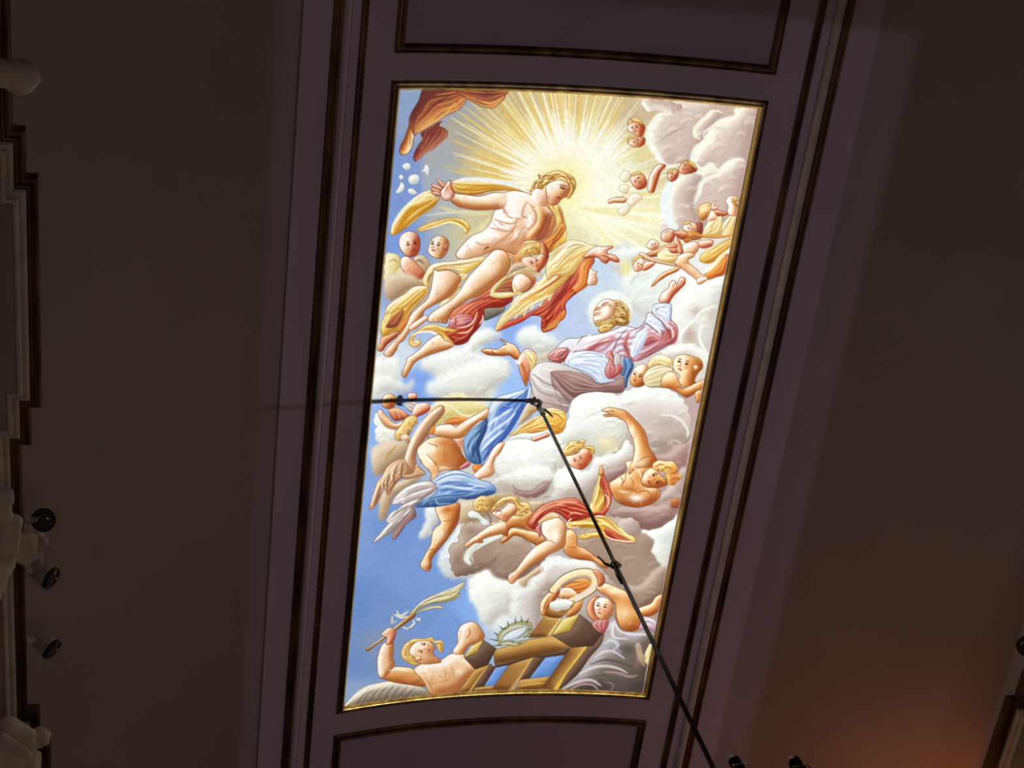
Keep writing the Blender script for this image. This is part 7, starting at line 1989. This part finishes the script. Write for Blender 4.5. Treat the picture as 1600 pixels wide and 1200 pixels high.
# crown, arms with candle sleeves and glass drops (only the tips reach into the picture)
cpart('stem', lathe([(.012, 0), (.05, -.03), (.06, -.10), (.03, -.16), (.022, -.40), (.06, -.48), (.09, -.62), (.05, -.75), (.02, -.9), (.004, -.94)], 20, Vector((0, HY, 7.44))), 'black')
ARMS = [(-75, .16, .02), (14, .28, -.03), (-30, .52, -.4), (60, .52, -.4), (105, .52, -.4), (150, .52, -.4), (195, .52, -.4), (240, .52, -.4), (285, .52, -.4)]
for k, (deg, rad, dz) in enumerate(ARMS):
    a = math.radians(deg); d = Vector((math.cos(a), math.sin(a), 0)); c = Vector((0, HY, 7.34+dz))
    ap = [c+d*.02+Vector((0, 0, -.12)), c+d*rad*.4+Vector((0, 0, -.20)), c+d*rad*.8+Vector((0, 0, -.17)), c+d*rad+Vector((0, 0, -.06))]
    arm = cpart('arm', tube(ap, [.014, .012, .010, .010], 8), 'black')
    cpart('candle_cup', lathe([(.012, -.07), (.036, -.045), (.044, -.02), (.03, -.012), (.026, 0), (.030, .02), (.034, .040), (.030, .060), (.018, .080), (.005, .090)], 14, c+d*rad), 'black', parent=arm)
    for j in range(4):
        b_ = a+j*math.pi/2+.5; q = c+d*rad+Vector((math.cos(b_), math.sin(b_), 0))*.046+Vector((0, 0, -.03))
        cpart('crystal_drop', lathe([(.002, .022), (.011, .006), (.012, -.006), (.002, -.034)], 6, q), 'crystal', False, parent=arm)
tag(ch, 'dark iron chandelier rod hooked to the painting, crystal arms at its lower end', 'chandelier')

# =============================== spot lamps on the cornices ===============================
def spot_lamp(face_px, ax, r, foot, label):
    """face_px: world centre of the lens; ax: direction the lamp faces; foot: bracket point on the cornice"""
    c = Vector(face_px); ax = Vector(ax).normalized(); root = empty('spot_lamp', foot); iv = Matrix.Translation(-root.location)
    def p(name, vf, mt, sm=True, parent=root):
        o = mesh(name, vf[0], vf[1], mt, None, sm); o.parent = parent
        o.matrix_parent_inverse = iv if parent is root else (Matrix.Translation(root.location) @ parent.matrix_parent_inverse).inverted(); return o
    hs = p('housing', lathe([(r*.30, -r*2.3), (r*.62, -r*2.2), (r*.78, -r*1.9), (r*.90, -r*1.3), (r*.99, -r*.7), (r*1.0, -r*.05)], 28, c, ax), 'lampw')
    p('rim', lathe([(r*.99, -r*.36), (r*1.06, -r*.30), (r*1.06, r*.05), (r*.98, r*.07), (r*.86, r*.04), (r*.84, -r*.12)], 32, c, ax), 'rim')
    ln = p('lens', lathe([(r*.86, -r*.10), (r*.80, -r*.02), (r*.55, r*.05), (r*.2, r*.08), (.001, r*.085)], 28, c, ax), 'lens')
    u = ax.orthogonal().normalized(); w = ax.cross(u)
    for k in range(3):
        t = k*2.1+.4; q = c+(u*math.cos(t)+w*math.sin(t))*r*.55+ax*r*.05
        p('led_lens', lathe([(r*.13, -.002), (r*.12, .004), (r*.05, .008), (.0005, .009)], 10, q, ax), 'lampw' if k == 0 else 'lens', True, ln)
    back = c-ax*r*2.0; ft = Vector(foot); kn = ft*.45+back*.55+Vector((0, 0, -.01))
    d1 = (kn-ft); s1 = d1.normalized(); o1 = s1.orthogonal().normalized(); o2 = s1.cross(o1)
    p('bracket', boxvf((ft+kn)/2, s1*(d1.length/2), o1*.020, o2*.014), 'lampw', False)
    p('knuckle', merge(lathe([(.022, -.024), (.026, -.018), (.026, .018), (.022, .024)], 16, kn, o1), tube([kn, kn*.4+back*.6, back], .013, 10)), 'lampw')
    p('mount_plate', lathe([(.034, -.006), (.036, 0), (.030, .008)], 18, ft, s1), 'lampw')
    tag(root, label, 'lamp', 'white spot lamps on the cornices'); return root
spot_lamp((-3.460, 5.335, 10.000), (-0.020, -0.371, -0.928), .068, (-3.585, 5.278, 9.915), 'uppermost white spot lamp on the left cornice, its dark lens facing down')
spot_lamp((-3.413, 5.764, 10.000), (0.811, 0.228, -0.540), .070, (-3.585, 5.645, 9.915), 'middle of the three white spot lamps on the left cornice, turned aside')
spot_lamp((-3.415, 6.305, 10.000), (0.732, 0.336, -0.593), .068, (-3.585, 6.171, 9.915), 'lowest of the three white spot lamps on the left cornice, glints in its lens')
spot_lamp((3.575, 6.569, 10.000), (-0.481, -0.312, -0.820), .070, (3.60, 6.56, 9.915), 'lone spot lamp on the right cornice, cut by the picture edge')

# =============================== stucco figures under the cornice ===============================
def figure(name, balls, label, cat, vox=.010, group=None, chains=(), its=3):
    """one continuous stucco body grown from overlapping volumes; chains: [(p, r, q, r)] tapered limbs"""
    bm = bmesh.new()
    def ball(c, r, sub=2): bmesh.ops.create_icosphere(bm, subdivisions=sub, radius=r, matrix=Matrix.Translation(Vector(c)))
    for x, y, z, r in balls: ball((x, y, z), r)
    for p, r, q, s in chains:
        p, q = Vector(p), Vector(q); n = max(int((q-p).length/(.35*min(r, s))), 2)
        for k in range(n+1): ball(p.lerp(q, k/n), r+(s-r)*k/n, 2)
    me = bpy.data.meshes.new(name); bm.to_mesh(me); bm.free()
    o = link(name, me, 'stucco')
    rm = o.modifiers.new('grow', 'REMESH'); rm.mode = 'VOXEL'; rm.voxel_size = vox; rm.use_smooth_shade = True
    sm = o.modifiers.new('soften', 'SMOOTH'); sm.factor = .5; sm.iterations = its
    tag(o, label, cat, group); return o
rng = random.Random(3)
def curls(c, r, n, s, up=Vector((0, 0, 1))):
    out = []; c = Vector(c)
    for k in range(n):
        v = Vector((rng.gauss(0, 1), rng.gauss(0, 1), rng.gauss(0, 1))).normalized()
        if v.dot(up) < -.2: v = -v
        q = c+v*r*.93; out.append((q.x, q.y, q.z, s*rng.uniform(.8, 1.2)))
    return out
def B4(p, r): return (p[0], p[1], p[2], r)
# cherub whose head leans out near the top corner
h = (-3.503, 2.378, 9.300); sh = (-3.66, h[1]-.05, 9.24); tr = (-3.86, h[1]-.02, 9.12)
figure('stucco_cherub', [B4(h, .090), B4(tr, .15), (h[0]+.01, h[1]-.012, h[2]-.012, .086)]+curls((h[0]+.004, h[1], h[2]+.01), .087, 34, .016),
       'rounded white stucco cherub head jutting past the cornice at the top left', 'sculpture', .009, 'stucco figures', [(h, .070, sh, .075), (sh, .09, tr, .15), (sh, .055, (-3.72, h[1]+.20, 9.06), .042), ((-3.72, h[1]+.20, 9.06), .042, (-3.60, h[1]+.26, 8.96), .030), (sh, .055, (-3.72, h[1]-.26, 9.06), .042), ((-3.72, h[1]-.26, 9.06), .042, (-3.60, h[1]-.30, 8.94), .030), (tr, .13, (-3.88, h[1], 8.94), .12), ((-3.87, h[1]+.07, 8.90), .085, (-3.70, h[1]+.12, 8.72), .062), ((-3.70, h[1]+.12, 8.72), .058, (-3.80, h[1]+.10, 8.46), .036), ((-3.87, h[1]-.07, 8.90), .085, (-3.70, h[1]-.14, 8.74), .062), ((-3.70, h[1]-.14, 8.74), .058, (-3.82, h[1]-.12, 8.48), .036), (tr, .10, (-4.06, h[1], 9.1), .08)])
# putto standing beside the lamps
h = (-3.641, 4.759, 9.320); c1 = (-3.631, 4.966, 9.300); c2 = (-3.650, 5.115, 9.220); a1 = (-3.577, 4.903, 9.310); a2 = (-3.588, 5.041, 9.220)
figure('stucco_putto', [B4(h, .066), (h[0]+.02, h[1]+.02, h[2]-.03, .028)]+curls(h, .062, 14, .018),
       'white stucco putto seen from below beside the uppermost lamp', 'sculpture', .009, 'stucco figures',
       [(h, .04, c1, .06), (c1, .088, c2, .075), (a1, .042, a2, .034), (c1, .06, a1, .044), (c2, .07, (-3.72, c2[1]+.12, 8.85), .045), (c2, .07, (-3.80, c2[1]+.02, 8.82), .045), ((-3.72, c2[1]+.12, 8.85), .045, (-3.70, c2[1]+.05, 8.55), .03), ((-3.80, c2[1]+.02, 8.82), .045, (-3.82, c2[1], 8.5), .03), (c2, .08, (-4.03, c2[1], 9.0), .09)])
# carved leaf corbel
h = (-3.512, 5.215, 9.560); e = (-3.604, 5.242, 9.550)
lf = []
for k in range(22):
    t = k/21; q = Vector(e).lerp(Vector(h), t*1.15); w = .02+.07*math.sin(t*2.6)
    for j in (-1, 0, 1): lf.append((q.x+rng.uniform(-.012, .012), q.y+j*w+rng.uniform(-.01, .01), q.z-.02*abs(j)+rng.uniform(-.02, .01), rng.uniform(.014, .028)))
figure('leaf_corbel', lf+curls((h[0]+.03, h[1], h[2]), .062, 34, .017), 'curly carved white leaf ornament in front of the uppermost lamp', 'ornament', .006, None, [(e, .06, h, .045), (e, .08, (-3.98, e[1], 9.55), .09), ((-3.463, 5.280, 9.550), .02, (-3.453, 5.344, 9.540), .010)], 1)
# seated putto at the bottom corner
t0 = (-3.668, 6.515, 9.300); k1 = (-3.550, 6.418, 9.320); k2 = (-3.518, 6.613, 9.260); k0 = (-3.651, 6.363, 9.320); hd = (-3.469, 6.466, 9.360)
figure('stucco_putto', [B4(t0, .11), B4(k0, .085), B4(hd, .056)]+curls(hd, .060, 46, .013, Vector((.4, -.4, -1))),
       'curly-headed white stucco putto crouching at the bottom left corner', 'sculpture', .008, 'stucco figures',
       [(k0, .085, k1, .060), (k1, .060, k2, .046), ((-3.607, 6.429, 9.280), .050, (-3.592, 6.630, 9.200), .044), (t0, .10, k0, .08), (k1, .05, hd, .04), (t0, .12, (-3.92, t0[1]+.06, 9.08), .12), ((-3.80, t0[1]-.12, 9.28), .055, (-3.66, t0[1]-.26, 9.10), .042), ((-3.66, t0[1]-.26, 9.10), .042, (-3.52, t0[1]-.20, 9.02), .030), ((-3.9, t0[1]+.06, 9.1), .10, (-4.05, t0[1]+.06, 9.1), .08), ((-3.486, 6.560, 9.310), .030, (-3.498, 6.710, 9.200), .030), (k2, .05, (-3.55, k2[1]+.1, 8.9), .04)], 2)
